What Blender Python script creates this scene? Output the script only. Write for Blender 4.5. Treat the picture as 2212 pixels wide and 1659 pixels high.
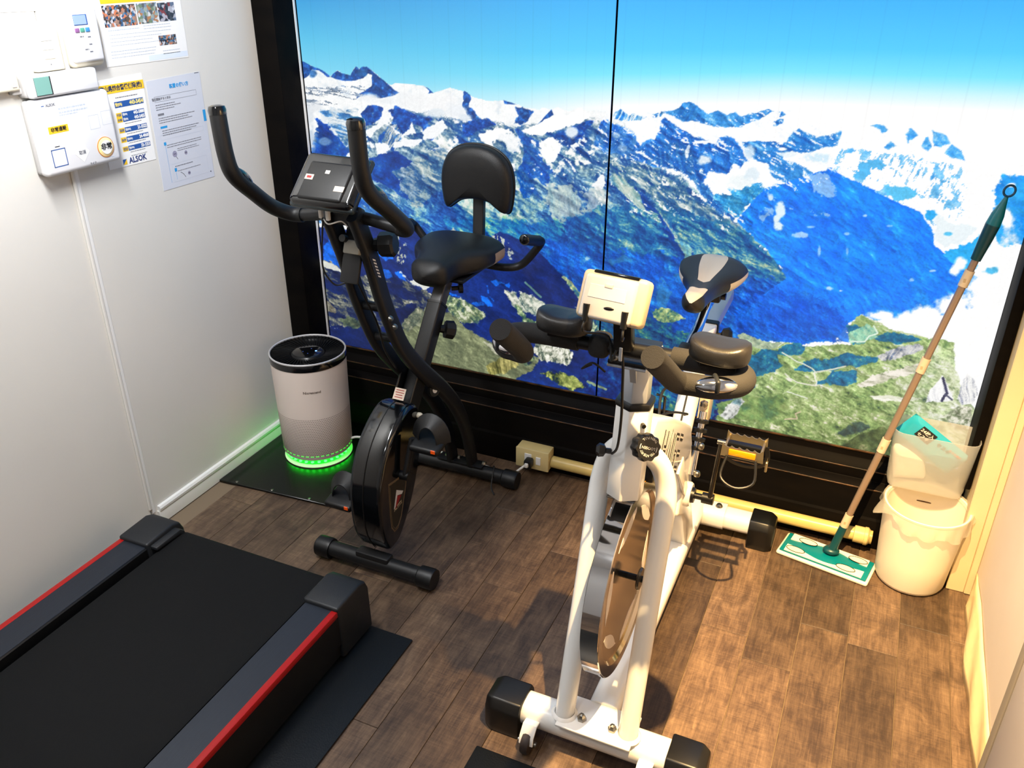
import bpy, bmesh, math, random
import numpy as np
from mathutils import Vector, Matrix

for _o in list(bpy.data.objects):
    bpy.data.objects.remove(_o, do_unlink=True)
SC = bpy.context.scene
COL = SC.collection
random.seed(7)

# ------------------------------------------------------------------ camera
_p, _y, _r = 0.473357, -0.418979, 0.0029817          # pitch down, yaw, roll
_f = Vector((math.sin(_y)*math.cos(_p), math.cos(_y)*math.cos(_p), -math.sin(_p)))
_rt = Vector((math.cos(_y), -math.sin(_y), 0))
_up = _rt.cross(_f)
_r2 = _rt*math.cos(_r) + _up*math.sin(_r)
_u2 = -_rt*math.sin(_r) + _up*math.cos(_r)
cam = bpy.data.cameras.new('camera')
cam.sensor_fit = 'HORIZONTAL'; cam.sensor_width = 36.0
cam.lens = 36.0*1838.0/2212.0
cam.clip_start = 0.02
camo = bpy.data.objects.new('camera', cam); COL.objects.link(camo)
camo.matrix_world = Matrix(((_r2.x, _u2.x, -_f.x, 1.9195), (_r2.y, _u2.y, -_f.y, -2.3586), (_r2.z, _u2.z, -_f.z, 1.63), (0, 0, 0, 1)))
SC.camera = camo

# ------------------------------------------------------------------ world, lights, exposure
w = bpy.data.worlds.new('world'); SC.world = w; w.use_nodes = True
w.node_tree.nodes['Background'].inputs[0].default_value = (0.55, 0.6, 0.7, 1)
w.node_tree.nodes['Background'].inputs[1].default_value = 0.05

def lamp(name, kind, loc, target, energy, col, **kw):
    l = bpy.data.lights.new(name, kind); l.energy = energy; l.color = col
    for k, v in kw.items(): setattr(l, k, v)
    o = bpy.data.objects.new(name, l); COL.objects.link(o); o.location = loc
    d = Vector(target)-Vector(loc)
    o.rotation_euler = d.to_track_quat('-Z', 'Y').to_euler()
    return o
# warm ceiling downlight over the white bike
lamp('warm_downlight', 'SPOT', (1.91, -1.33, 2.30), (2.22, -0.72, 0), 1080, (1.0, 0.66, 0.29), spot_size=math.radians(61), spot_blend=1.0, shadow_soft_size=0.012)
# cool lamp high on the left wall
lamp('cool_wall_lamp', 'AREA', (0.62, -1.35, 2.22), (0.0, -1.05, 1.60), 42, (0.97, 0.98, 1.0), shape='RECTANGLE', size=0.14, size_y=0.7)
# neutral ceiling lamp behind the camera
lamp('rear_ceiling_lamp', 'AREA', (1.25, -2.45, 2.36), (1.2, -1.5, 0), 10, (0.95, 0.97, 1.0), shape='DISK', size=0.22)

SC.view_settings.view_transform = 'Standard'
SC.view_settings.look = 'None'
SC.view_settings.gamma = 1.0
SC.view_settings.use_curve_mapping = False
SC.view_settings.exposure = 0.0

# ------------------------------------------------------------------ helpers
def lin(c):
    out = []
    for v in c[:3]:
        v = v/255.0
        out.append(v/12.92 if v <= 0.04045 else ((v+0.055)/1.055)**2.4)
    return (out[0], out[1], out[2], 1.0)

def M(name, col, rough=0.5, metal=0.0, bump=0.0, bscale=300.0, var=0.0, vscale=6.0, coat=0.0, spec=0.5, trans=0.0, emis=None, estr=0.0, alpha=1.0, col2=None, stretch=None, ior=1.45, bdist=0.001):
    m = bpy.data.materials.new(name); m.use_nodes = True
    nt = m.node_tree; N = nt.nodes; Lk = nt.links
    b = N['Principled BSDF']
    b.inputs['Base Color'].default_value = lin(col)
    b.inputs['Roughness'].default_value = rough
    b.inputs['Metallic'].default_value = metal
    b.inputs['Coat Weight'].default_value = coat
    b.inputs['Coat Roughness'].default_value = 0.12
    b.inputs['Specular IOR Level'].default_value = spec
    b.inputs['Transmission Weight'].default_value = trans
    b.inputs['IOR'].default_value = ior
    b.inputs['Alpha'].default_value = alpha
    if emis is not None:
        b.inputs['Emission Color'].default_value = lin(emis); b.inputs['Emission Strength'].default_value = estr
    tc = None
    if bump > 0 or var > 0 or col2 is not None:
        tc = N.new('ShaderNodeTexCoord')
    src = tc.outputs['Object'] if tc else None
    if stretch and tc:
        mp = N.new('ShaderNodeMapping'); mp.inputs['Scale'].default_value = stretch
        Lk.new(src, mp.inputs['Vector']); src = mp.outputs['Vector']
    if var > 0 or col2 is not None:
        n = N.new('ShaderNodeTexNoise'); n.inputs['Scale'].default_value = vscale; n.inputs['Detail'].default_value = 6
        Lk.new(src, n.inputs['Vector'])
        r = N.new('ShaderNodeValToRGB')
        c = lin(col)
        if col2 is not None: a, d = c, lin(col2)
        else:
            a = tuple(max(0, x*(1-var)) for x in c[:3])+(1,); d = tuple(min(1, x*(1+var)) for x in c[:3])+(1,)
        r.color_ramp.elements[0].color = a; r.color_ramp.elements[1].color = d
        r.color_ramp.elements[0].position = 0.35; r.color_ramp.elements[1].position = 0.65
        Lk.new(n.outputs['Fac'], r.inputs['Fac']); Lk.new(r.outputs['Color'], b.inputs['Base Color'])
    if bump > 0:
        n2 = N.new('ShaderNodeTexNoise'); n2.inputs['Scale'].default_value = bscale; n2.inputs['Detail'].default_value = 3
        Lk.new(src, n2.inputs['Vector'])
        bp = N.new('ShaderNodeBump'); bp.inputs['Strength'].default_value = bump; bp.inputs['Distance'].default_value = bdist
        Lk.new(n2.outputs['Fac'], bp.inputs['Height']); Lk.new(bp.outputs['Normal'], b.inputs['Normal'])
    return m

ROOT = {}
class MB:
    def __init__(s): s.v = []; s.f = []
    def add(s, vs, fs):
        o = len(s.v); s.v += [tuple(v) for v in vs]; s.f += [tuple(i+o for i in f) for f in fs]; return s
    def quad(s, a, b, c, d): return s.add([a, b, c, d], [(0, 1, 2, 3)])
    def box(s, x0, x1, y0, y1, z0, z1):
        return s.add([(x0,y0,z0),(x1,y0,z0),(x1,y1,z0),(x0,y1,z0),(x0,y0,z1),(x1,y0,z1),(x1,y1,z1),(x0,y1,z1)],
                     [(0,3,2,1),(4,5,6,7),(0,1,5,4),(1,2,6,5),(2,3,7,6),(3,0,4,7)])
    def frombm(s, bm, mat=None):
        bm.verts.ensure_lookup_table()
        if mat is not None: bmesh.ops.transform(bm, matrix=mat, verts=bm.verts)
        s.add([v.co[:] for v in bm.verts], [[v.index for v in f.verts] for f in bm.faces]); bm.free(); return s
    def rbox(s, c, size, r=0.005, seg=2, mat=None):
        bm = bmesh.new(); bmesh.ops.create_cube(bm, size=1.0)
        bmesh.ops.scale(bm, vec=size, verts=bm.verts)
        r = min(r, 0.49*min(size))
        bmesh.ops.bevel(bm, geom=bm.edges[:], offset=r, segments=seg, affect='EDGES', profile=0.5)
        bm.verts.index_update()
        mm = Matrix.Translation(c) @ (mat.to_4x4() if mat is not None else Matrix.Identity(4))
        return s.frombm(bm, mm)
    def bevel(s, r=0.004, seg=2, ang=30):
        bm = bmesh.new(); vs = [bm.verts.new(v) for v in s.v]
        for f in s.f:
            try: bm.faces.new([vs[i] for i in f])
            except ValueError: pass
        bmesh.ops.recalc_face_normals(bm, faces=bm.faces)
        es = [e for e in bm.edges if len(e.link_faces) == 2 and e.calc_face_angle(0) > math.radians(ang)]
        bmesh.ops.bevel(bm, geom=es, offset=r, segments=seg, affect='EDGES', profile=0.5, clamp_overlap=True)
        bm.verts.index_update(); s.v = []; s.f = []
        return s.frombm(bm)
    def sweep(s, prof, pts, up=(0, 0, 1), caps=True, closed=False, scale=None):
        P = [Vector(p) for p in pts]; n = len(P); k = len(prof); o = len(s.v); up = Vector(up)
        prev = None
        for i in range(n):
            if closed: t = P[(i+1) % n]-P[i-1]
            else: t = P[min(i+1, n-1)]-P[max(i-1, 0)]
            t.normalize()
            if prev is None:
                a = up-t*up.dot(t)
                if a.length < 1e-4: a = Vector((1, 0, 0))-t*t.x
            else:
                a = prev-t*prev.dot(t)
            a.normalize(); prev = a; b = t.cross(a)
            sc = 1.0 if scale is None else scale[i]
            for (x, y) in prof: s.v.append(tuple(P[i]+b*(x*sc)+a*(y*sc)))
        m = n if closed else n-1
        for i in range(m):
            for j in range(k):
                i2 = (i+1) % n; j2 = (j+1) % k
                s.f.append((o+i*k+j, o+i*k+j2, o+i2*k+j2, o+i2*k+j))
        if caps and not closed:
            s.f.append(tuple(o+j for j in range(k-1, -1, -1))); s.f.append(tuple(o+(n-1)*k+j for j in range(k)))
        return s
    def tube(s, pts, r, seg=12, caps=True, closed=False, scale=None):
        return s.sweep([(r*math.cos(2*math.pi*i/seg), r*math.sin(2*math.pi*i/seg)) for i in range(seg)], pts, caps=caps, closed=closed, scale=scale)
    def rtube(s, pts, wd, ht, up=(0, 0, 1), r=None, caps=True):
        r = min(wd, ht)*0.25 if r is None else r
        return s.sweep(rrect(wd, ht, r), pts, up=up, caps=caps)
    def cyl(s, a, b, r, seg=20, r2=None):
        r2 = r if r2 is None else r2
        return s.tube([a, b], 1.0, seg=seg, scale=[r, r2])
    def lathe(s, prof, c=(0, 0, 0), seg=32, axis=(0, 0, 1), cap0=False, cap1=False):
        ax = Vector(axis).normalized(); q = Vector((0, 0, 1)).rotation_difference(ax); o = len(s.v); c = Vector(c); n = len(prof)
        for (r, z) in prof:
            for i in range(seg):
                a = 2*math.pi*i/seg
                s.v.append(tuple(c+q @ Vector((r*math.cos(a), r*math.sin(a), z))))
        for i in range(n-1):
            for j in range(seg):
                j2 = (j+1) % seg
                s.f.append((o+i*seg+j, o+i*seg+j2, o+(i+1)*seg+j2, o+(i+1)*seg+j))
        if cap0: s.f.append(tuple(o+j for j in range(seg-1, -1, -1)))
        if cap1: s.f.append(tuple(o+(n-1)*seg+j for j in range(seg)))
        return s
    def prism(s, poly, axis, a0, a1):
        n = len(poly)
        def mk(u, v, a): return {'x': (a, u, v), 'y': (u, a, v), 'z': (u, v, a)}[axis]
        vs = [mk(u, v, a0) for u, v in poly]+[mk(u, v, a1) for u, v in poly]
        fs = [tuple(range(n-1, -1, -1)), tuple(range(n, 2*n))]+[(i, (i+1) % n, n+(i+1) % n, n+i) for i in range(n)]
        return s.add(vs, fs)
    def ell(s, c, rx, ry, rz, seg=20, rings=12, mat=None):
        bm = bmesh.new(); bmesh.ops.create_uvsphere(bm, u_segments=seg, v_segments=rings, radius=1.0)
        bm.verts.index_update()
        mm = Matrix.Translation(c) @ (mat.to_4x4() if mat is not None else Matrix.Identity(4)) @ Matrix.Diagonal((rx, ry, rz, 1))
        return s.frombm(bm, mm)
    def build(s, name, mat, parent=None, smooth=35, recalc=True):
        return obj(name, s, mat, parent, smooth, recalc)

def rrect(wd, ht, r, n=3):
    pts = []
    for (cx, cy, a0) in ((wd/2-r, ht/2-r, 0), (-wd/2+r, ht/2-r, 90), (-wd/2+r, -ht/2+r, 180), (wd/2-r, -ht/2+r, 270)):
        for i in range(n+1):
            a = math.radians(a0+90*i/n); pts.append((cx+r*math.cos(a), cy+r*math.sin(a)))
    return pts

def spline(pts, n=6):
    P = [Vector(p) for p in pts]; out = []
    for i in range(len(P)-1):
        p0 = P[max(i-1, 0)]; p1 = P[i]; p2 = P[i+1]; p3 = P[min(i+2, len(P)-1)]
        for k in range(n):
            t = k/n; t2 = t*t; t3 = t2*t
            out.append(0.5*((2*p1)+(p2-p0)*t+(2*p0-5*p1+4*p2-p3)*t2+(3*p1-p0-3*p2+p3)*t3))
    out.append(P[-1]); return out

def root_loc(o):
    while o.parent: o = o.parent
    return Vector(o.location)

def obj(name, mb, mat, parent=None, smooth=35, recalc=True):
    me = bpy.data.meshes.new(name)
    off = root_loc(parent) if parent else Vector((0, 0, 0))
    me.from_pydata([(v[0]-off.x, v[1]-off.y, v[2]-off.z) for v in mb.v], [], mb.f)
    if recalc:
        bm = bmesh.new(); bm.from_mesh(me); bmesh.ops.recalc_face_normals(bm, faces=bm.faces); bm.to_mesh(me); bm.free()
    if smooth:
        me.polygons.foreach_set('use_smooth', [True]*len(me.polygons))
        me.set_sharp_from_angle(angle=math.radians(smooth))
    me.materials.append(mat); me.update()
    o = bpy.data.objects.new(name, me); COL.objects.link(o)
    if parent: o.parent = parent
    return o

def thing(name, label, cat, loc, group=None):
    o = bpy.data.objects.new(name, None); COL.objects.link(o); o.location = loc; o.empty_display_size = 0.05
    o['label'] = label; o['category'] = cat
    if group: o['group'] = group
    return o
def tag(o, label, cat, group=None, kind=None):
    o['label'] = label; o['category'] = cat
    if group: o['group'] = group
    if kind: o['kind'] = kind
    return o
def struct(o, label=None, cat=None):
    o['kind'] = 'structure'
    if label: o['label'] = label
    if cat: o['category'] = cat
    return o

def text_mb(body, size, c, u, v, bold=0.0, align='CENTER', mb=None, sx=1.0, thick=0.0004, spacing=1.0, curve=None):
    """lettering as thin raised geometry: c centre, u reading direction, v up"""
    cu = bpy.data.curves.new('lettering', 'FONT'); cu.body = body; cu.size = size; cu.align_x = align; cu.align_y = 'CENTER'
    cu.extrude = thick/2; cu.offset = bold; cu.resolution_u = 2; cu.space_character = spacing
    to = bpy.data.objects.new('lettering', cu); COL.objects.link(to)
    dg = bpy.context.evaluated_depsgraph_get()
    me = bpy.data.meshes.new_from_object(to.evaluated_get(dg), depsgraph=dg)
    u = Vector(u).normalized(); v = Vector(v).normalized(); n = u.cross(v).normalized(); c = Vector(c)
    mb = mb or MB()
    if curve is None:
        vs = [tuple(c+u*(p.co.x*sx)+v*p.co.y+n*(p.co.z+thick/2)) for p in me.vertices]
    else:                       # lettering bent round a circle of radius |curve|; negative: along the bottom
        R = abs(curve); vs = []
        for p in me.vertices:
            a = p.co.x*sx/R
            if curve > 0: q = u*((R+p.co.y)*math.sin(a))+v*((R+p.co.y)*math.cos(a))
            else: q = u*((R-p.co.y)*math.sin(a))-v*((R-p.co.y)*math.cos(a))
            vs.append(tuple(c+q+n*(p.co.z+thick/2)))
    mb.add(vs, [tuple(p.vertices) for p in me.polygons])
    bpy.data.objects.remove(to, do_unlink=True); bpy.data.curves.remove(cu); bpy.data.meshes.remove(me)
    return mb

# ------------------------------------------------------------------ materials
m_wall = M('painted_wall', (216, 214, 208), 0.62, bump=0.12, bscale=160, var=0.02, vscale=2.5)
m_wall_warm = M('painted_wall_right', (206, 197, 190), 0.6, bump=0.1, bscale=160, var=0.03, vscale=3)
m_white = M('white_plastic', (232, 232, 230), 0.35)
m_offwhite = M('cream_paint', (196, 180, 146), 0.5, bump=0.08, bscale=120, var=0.03)
m_vinyl = M('cream_vinyl_skirting', (226, 208, 160), 0.32, var=0.05, vscale=20)
m_ceil = M('ceiling_paint', (225, 225, 222), 0.8)
m_lacq = M('black_lacquered_wood', (7, 6, 6), 0.6, bump=0.25, bscale=40, col2=(13, 10, 8), vscale=7, stretch=(0.6, 3, 3), spec=0.07)
m_lacq_edge = M('worn_lacquer_edge', (22, 17, 13), 0.3, col2=(88, 58, 32), vscale=26, bump=0.3, bscale=60)
m_groove = M('joint_backing', (120, 104, 84), 0.8)  # brown backing seen through the plank and panel joints

def wood_material():
    m = bpy.data.materials.new('vinyl_wood_plank'); m.use_nodes = True
    nt = m.node_tree; N = nt.nodes; L = nt.links; b = N['Principled BSDF']
    tc = N.new('ShaderNodeTexCoord'); oi = N.new('ShaderNodeObjectInfo')
    mul = N.new('ShaderNodeMath'); mul.operation = 'MULTIPLY'; mul.inputs[1].default_value = 37.0
    L.new(oi.outputs['Random'], mul.inputs[0])
    add = N.new('ShaderNodeVectorMath'); add.operation = 'ADD'
    L.new(tc.outputs['Object'], add.inputs[0]); L.new(mul.outputs[0], add.inputs[1])
    def noise(scale, det, rough, sx, sy):
        mp = N.new('ShaderNodeMapping'); mp.inputs['Scale'].default_value = (sx, sy, 1)
        L.new(add.outputs[0], mp.inputs['Vector'])
        n = N.new('ShaderNodeTexNoise'); n.inputs['Scale'].default_value = scale; n.inputs['Detail'].default_value = det; n.inputs['Roughness'].default_value = rough
        n.inputs['Distortion'].default_value = 0.6
        L.new(mp.outputs[0], n.inputs['Vector']); return n
    grain = noise(1.0, 10, 0.74, 120, 7)
    saw = noise(1.0, 8, 0.72, 10, 230)
    blot = noise(1.0, 7, 0.66, 20, 10)
    def mix(a, bb, f):
        x = N.new('ShaderNodeMix'); x.data_type = 'FLOAT'; x.inputs['Factor'].default_value = f
        L.new(a, x.inputs['A']); L.new(bb, x.inputs['B']); return x.outputs['Result']
    g = mix(mix(grain.outputs['Fac'], saw.outputs['Fac'], 0.36), blot.outputs['Fac'], 0.42)
    rp = N.new('ShaderNodeValToRGB'); cr = rp.color_ramp
    cr.elements[0].position = 0.33; cr.elements[0].color = lin((46, 36, 30))
    cr.elements[1].position = 0.69; cr.elements[1].color = lin((138, 114, 90))
    e = cr.elements.new(0.45); e.color = lin((76, 60, 48))
    e = cr.elements.new(0.55); e.color = lin((104, 84, 66))
    L.new(g, rp.inputs['Fac'])
    br = N.new('ShaderNodeMapRange'); br.inputs['To Min'].default_value = 0.55; br.inputs['To Max'].default_value = 1.28
    L.new(oi.outputs['Random'], br.inputs['Value'])
    vm = N.new('ShaderNodeVectorMath'); vm.operation = 'SCALE'
    L.new(rp.outputs['Color'], vm.inputs[0]); L.new(br.outputs[0], vm.inputs['Scale'])
    L.new(vm.outputs[0], b.inputs['Base Color'])
    b.inputs['Roughness'].default_value = 0.42; b.inputs['Specular IOR Level'].default_value = 0.4
    bp = N.new('ShaderNodeBump'); bp.inputs['Strength'].default_value = 0.35; bp.inputs['Distance'].default_value = 0.0012
    L.new(g, bp.inputs['Height']); L.new(bp.outputs['Normal'], b.inputs['Normal'])
    return m
m_wood = wood_material()

# ------------------------------------------------------------------ floor with separate planks
XL, XR, YN, ZC = 0.0, 2.345, -3.3, 2.42
floor = struct(MB().box(XL-0.1, XR+0.1, YN, 0.14, -0.06, -0.004).build('floor', m_groove, smooth=0), 'worn brown wood-look vinyl plank floor', 'floor')
PW, PL = 0.1228, 0.92
_pm = {}
def plank_mesh(wd, ln):
    k = (round(wd, 4), round(ln, 4))
    if k not in _pm:
        g = 0.0006
        mb = MB().box(g, wd-g, g, ln-g, -0.004, 0.0).bevel(0.0008, 1, 40)
        me = bpy.data.meshes.new('plank'); me.from_pydata(mb.v, [], mb.f); me.materials.append(m_wood); me.update(); _pm[k] = me
    return _pm[k]
rng = random.Random(11)
fixed = {0: -0.319, 1: -0.455, 9: -0.63, 8: -0.42, -1: -0.335, 3: -0.62, 5: -0.28}
for k in range(-2, 18):
    x1 = 2.166-PW*(k-1); x0 = x1-PW
    x0c, x1c = max(x0, XL), min(x1, XR)
    if x1c-x0c < 0.004: continue
    j = fixed.get(k, -rng.random()*PL)
    ys = [0.0]; y = j
    while y > 0: y -= PL
    while y > -0.06: y -= PL
    while y > YN: ys.append(y); y -= PL
    ys.append(YN)
    for a, bb in zip(ys[:-1], ys[1:]):
        if a < -2.9: continue
        o = bpy.data.objects.new('plank', plank_mesh(x1c-x0c, a-bb)); COL.objects.link(o)
        o.location = (x0c, bb, 0); o.parent = floor

# ------------------------------------------------------------------ walls, ceiling
wl = struct(MB().box(XL-0.1, XL-0.005, YN, 0.14, -0.06, ZC).build('wall_left', m_groove, smooth=0), 'white panelled wall with a vertical joint', 'wall')
MB().box(-0.005, 0.0, -0.8195, 0.13, 0.0, ZC).bevel(0.001, 1).build('wall_panel', m_wall, wl, 0)
MB().box(-0.005, 0.0, YN, -0.8225, 0.0, ZC).bevel(0.001, 1).build('wall_panel', m_wall, wl, 0)
MB().rtube([(0.001, -0.8125, 0.05), (0.001, -0.8125, ZC)], 0.011, 0.004, up=(1, 0, 0), r=0.001).build('joint_strip', m_white, wl)
struct(MB().box(XR, XR+0.1, YN, 0.14, -0.06, ZC).build('wall_right', m_wall_warm, smooth=0), 'beige-lit white wall beside the corner column', 'wall')
struct(MB().box(XL-0.1, XR+0.1, 0.12, 0.2, -0.06, ZC).build('wall_far', m_lacq, smooth=0))
struct(MB().box(XL-0.1, XR+0.1, YN-0.1, YN, -0.06, ZC).build('wall_near', m_wall, smooth=0))
struct(MB().box(XL-0.1, XR+0.1, YN-0.1, 0.2, ZC, ZC+0.1).build('ceiling', m_ceil, smooth=0))

# skirting on the left wall with the cable moulding along its top
bl = struct(MB().prism([(0.0, 0.0), (0.010, 0.0), (0.010, 0.040), (0.007, 0.046), (0.0, 0.046)], 'y', -0.8, -0.055).build('baseboard_left', m_wall), 'white skirting board along the left wall', 'skirting')
MB().prism([(0.0, 0.047), (0.012, 0.047), (0.013, 0.055), (0.009, 0.062), (0.0, 0.063)], 'y', -0.795, -0.055).build('cable_moulding', m_white, bl)

# black frame round the mural: posts and stepped plinth
t1 = struct(MB().box(0.0005, 0.083, -0.053, 0.118, 0.0, ZC-0.01).bevel(0.004, 2).build('trim_1', m_lacq), 'black lacquered post between white wall and mural', 'frame post')
MB().rtube([(0.0815, 0.055, 0.3), (0.0815, 0.055, ZC-0.02)], 0.005, 0.012, up=(0, 1, 0), r=0.0015).build('light_leak_strip', m_white, t1)  # white strip stands in for light leaking past the mural's left edge
struct(MB().box(2.252, 2.279, -0.053, 0.118, 0.30, ZC-0.01).bevel(0.003, 2).build('trim_2', m_lacq), 'narrow black frame post at the right edge of the mural', 'frame post')
prof = [(0.118, 0.0), (0.118, 0.291), (0.067, 0.291), (0.055, 0.297), (0.055, 0.270), (0.032, 0.2485), (0.028, 0.246), (0.030, 0.213), (0.002, 0.2035), (-0.001, 0.199), (0.0, 0.105), (-0.006, 0.098), (-0.006, 0.0)]
pl = struct(MB().prism(prof, 'x', 0.084, 2.279).bevel(0.0015, 1, 25).build('trim_3', m_lacq), 'stepped black lacquered plinth below the mural', 'plinth')
for (yy, zz, hh) in ((0.0538, 0.2945, 0.006), (0.0293, 0.2465, 0.004), (-0.0012, 0.2015, 0.004)):
    MB().rtube([(0.086, yy, zz), (2.277, yy, zz)], 0.003, hh, up=(0, 0, 1), r=0.001).build('worn_edge', m_lacq_edge, pl)

# cream corner column and right-hand casing
t4 = struct(MB().box(2.281, 2.327, -0.112, 0.1, 0.0, ZC-0.01).bevel(0.002, 1).build('trim_4', m_offwhite), 'cream painted corner column beside the bin', 'column')
MB().box(2.327, 2.3445, -0.118, 0.1, 0.002, ZC-0.01).bevel(0.002, 1).build('cover_strip', m_offwhite, t4)
t5 = struct(MB().box(2.302, 2.3445, -1.5, -0.905, 0.0, 2.1).bevel(0.004, 2).build('trim_5', m_wall_warm), 'pale door casing at the lower right edge', 'door casing')
MB().rtube([(2.3005, -0.925, 0.0), (2.3005, -0.925, 2.1)], 0.030, 0.004, up=(1, 0, 0), r=0.001).build('seal_strip', M('grey_rubber_seal', (128, 122, 116), 0.6), t5)

# loose cream vinyl skirting on the right wall: it bulges away from the wall
def skirting():
    mb = MB(); n = 40; nz = 6
    for i in range(n+1):
        y = -0.125-(0.905-0.125)*i/n
        for k in range(nz+1):
            h = k/nz
            bulge = 0.010+0.012*math.sin(math.pi*min(1, (i/n)*1.25))**2*(1-0.35*h)+0.004*math.sin(i*0.5+k)
            if i < 3: bulge *= i/3.0
            zt = 0.085+0.02*min(1, i/8)
            x = 2.3445-0.002-bulge*(1-h**2*0.9)
            mb.v.append((x, y, 0.001+h*zt))
    for i in range(n):
        for k in range(nz):
            a = i*(nz+1)+k; mb.f.append((a, a+1, a+nz+2, a+nz+1))
    o = mb.build('baseboard_right', m_vinyl, smooth=60)
    md = o.modifiers.new('thick', 'SOLIDIFY'); md.thickness = 0.0015; md.offset = 1
    return struct(o, 'cream vinyl skirting peeling off the right wall', 'skirting')
skirting()

# ------------------------------------------------------------------ backlit mural: the print, painted procedurally
# (flat artwork; the painter's shapes are laid out in image pixels of the camera view)
def _hash(ix, iy, seed):
    h = (ix.astype(np.int64)*374761393+iy.astype(np.int64)*668265263+seed*1442695041) & 0xFFFFFFFF
    h = ((h ^ (h >> 13))*1274126177) & 0xFFFFFFFF
    return ((h ^ (h >> 16)) & 0xFFFF).astype(np.float32)/65535.0
def vnoise(x, y, seed):
    ix = np.floor(x); iy = np.floor(y); fx = (x-ix).astype(np.float32); fy = (y-iy).astype(np.float32)
    fx = fx*fx*(3-2*fx); fy = fy*fy*(3-2*fy)
    ix = ix.astype(np.int64); iy = iy.astype(np.int64)
    a = _hash(ix, iy, seed); b = _hash(ix+1, iy, seed); c = _hash(ix, iy+1, seed); d = _hash(ix+1, iy+1, seed)
    return (a+(b-a)*fx)*(1-fy)+(c+(d-c)*fx)*fy
def fbm(x, y, seed, octv=5, gain=0.55):
    s = np.zeros_like(x, dtype=np.float32); amp = 1.0; tot = 0.0
    for o in range(octv):
        s += amp*vnoise(x*(2.03**o)+o*17.3, y*(2.03**o)-o*9.1, seed+o); tot += amp; amp *= gain
    return s/tot
def ridged(x, y, seed, octv=5, gain=0.6):
    s = np.zeros_like(x, dtype=np.float32); amp = 1.0; tot = 0.0
    for o in range(octv):
        s += amp*(1-np.abs(2*vnoise(x*(2.1**o)+o*7.7, y*(2.1**o)+o*3.1, seed+o)-1)); tot += amp; amp *= gain
    return s/tot

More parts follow.
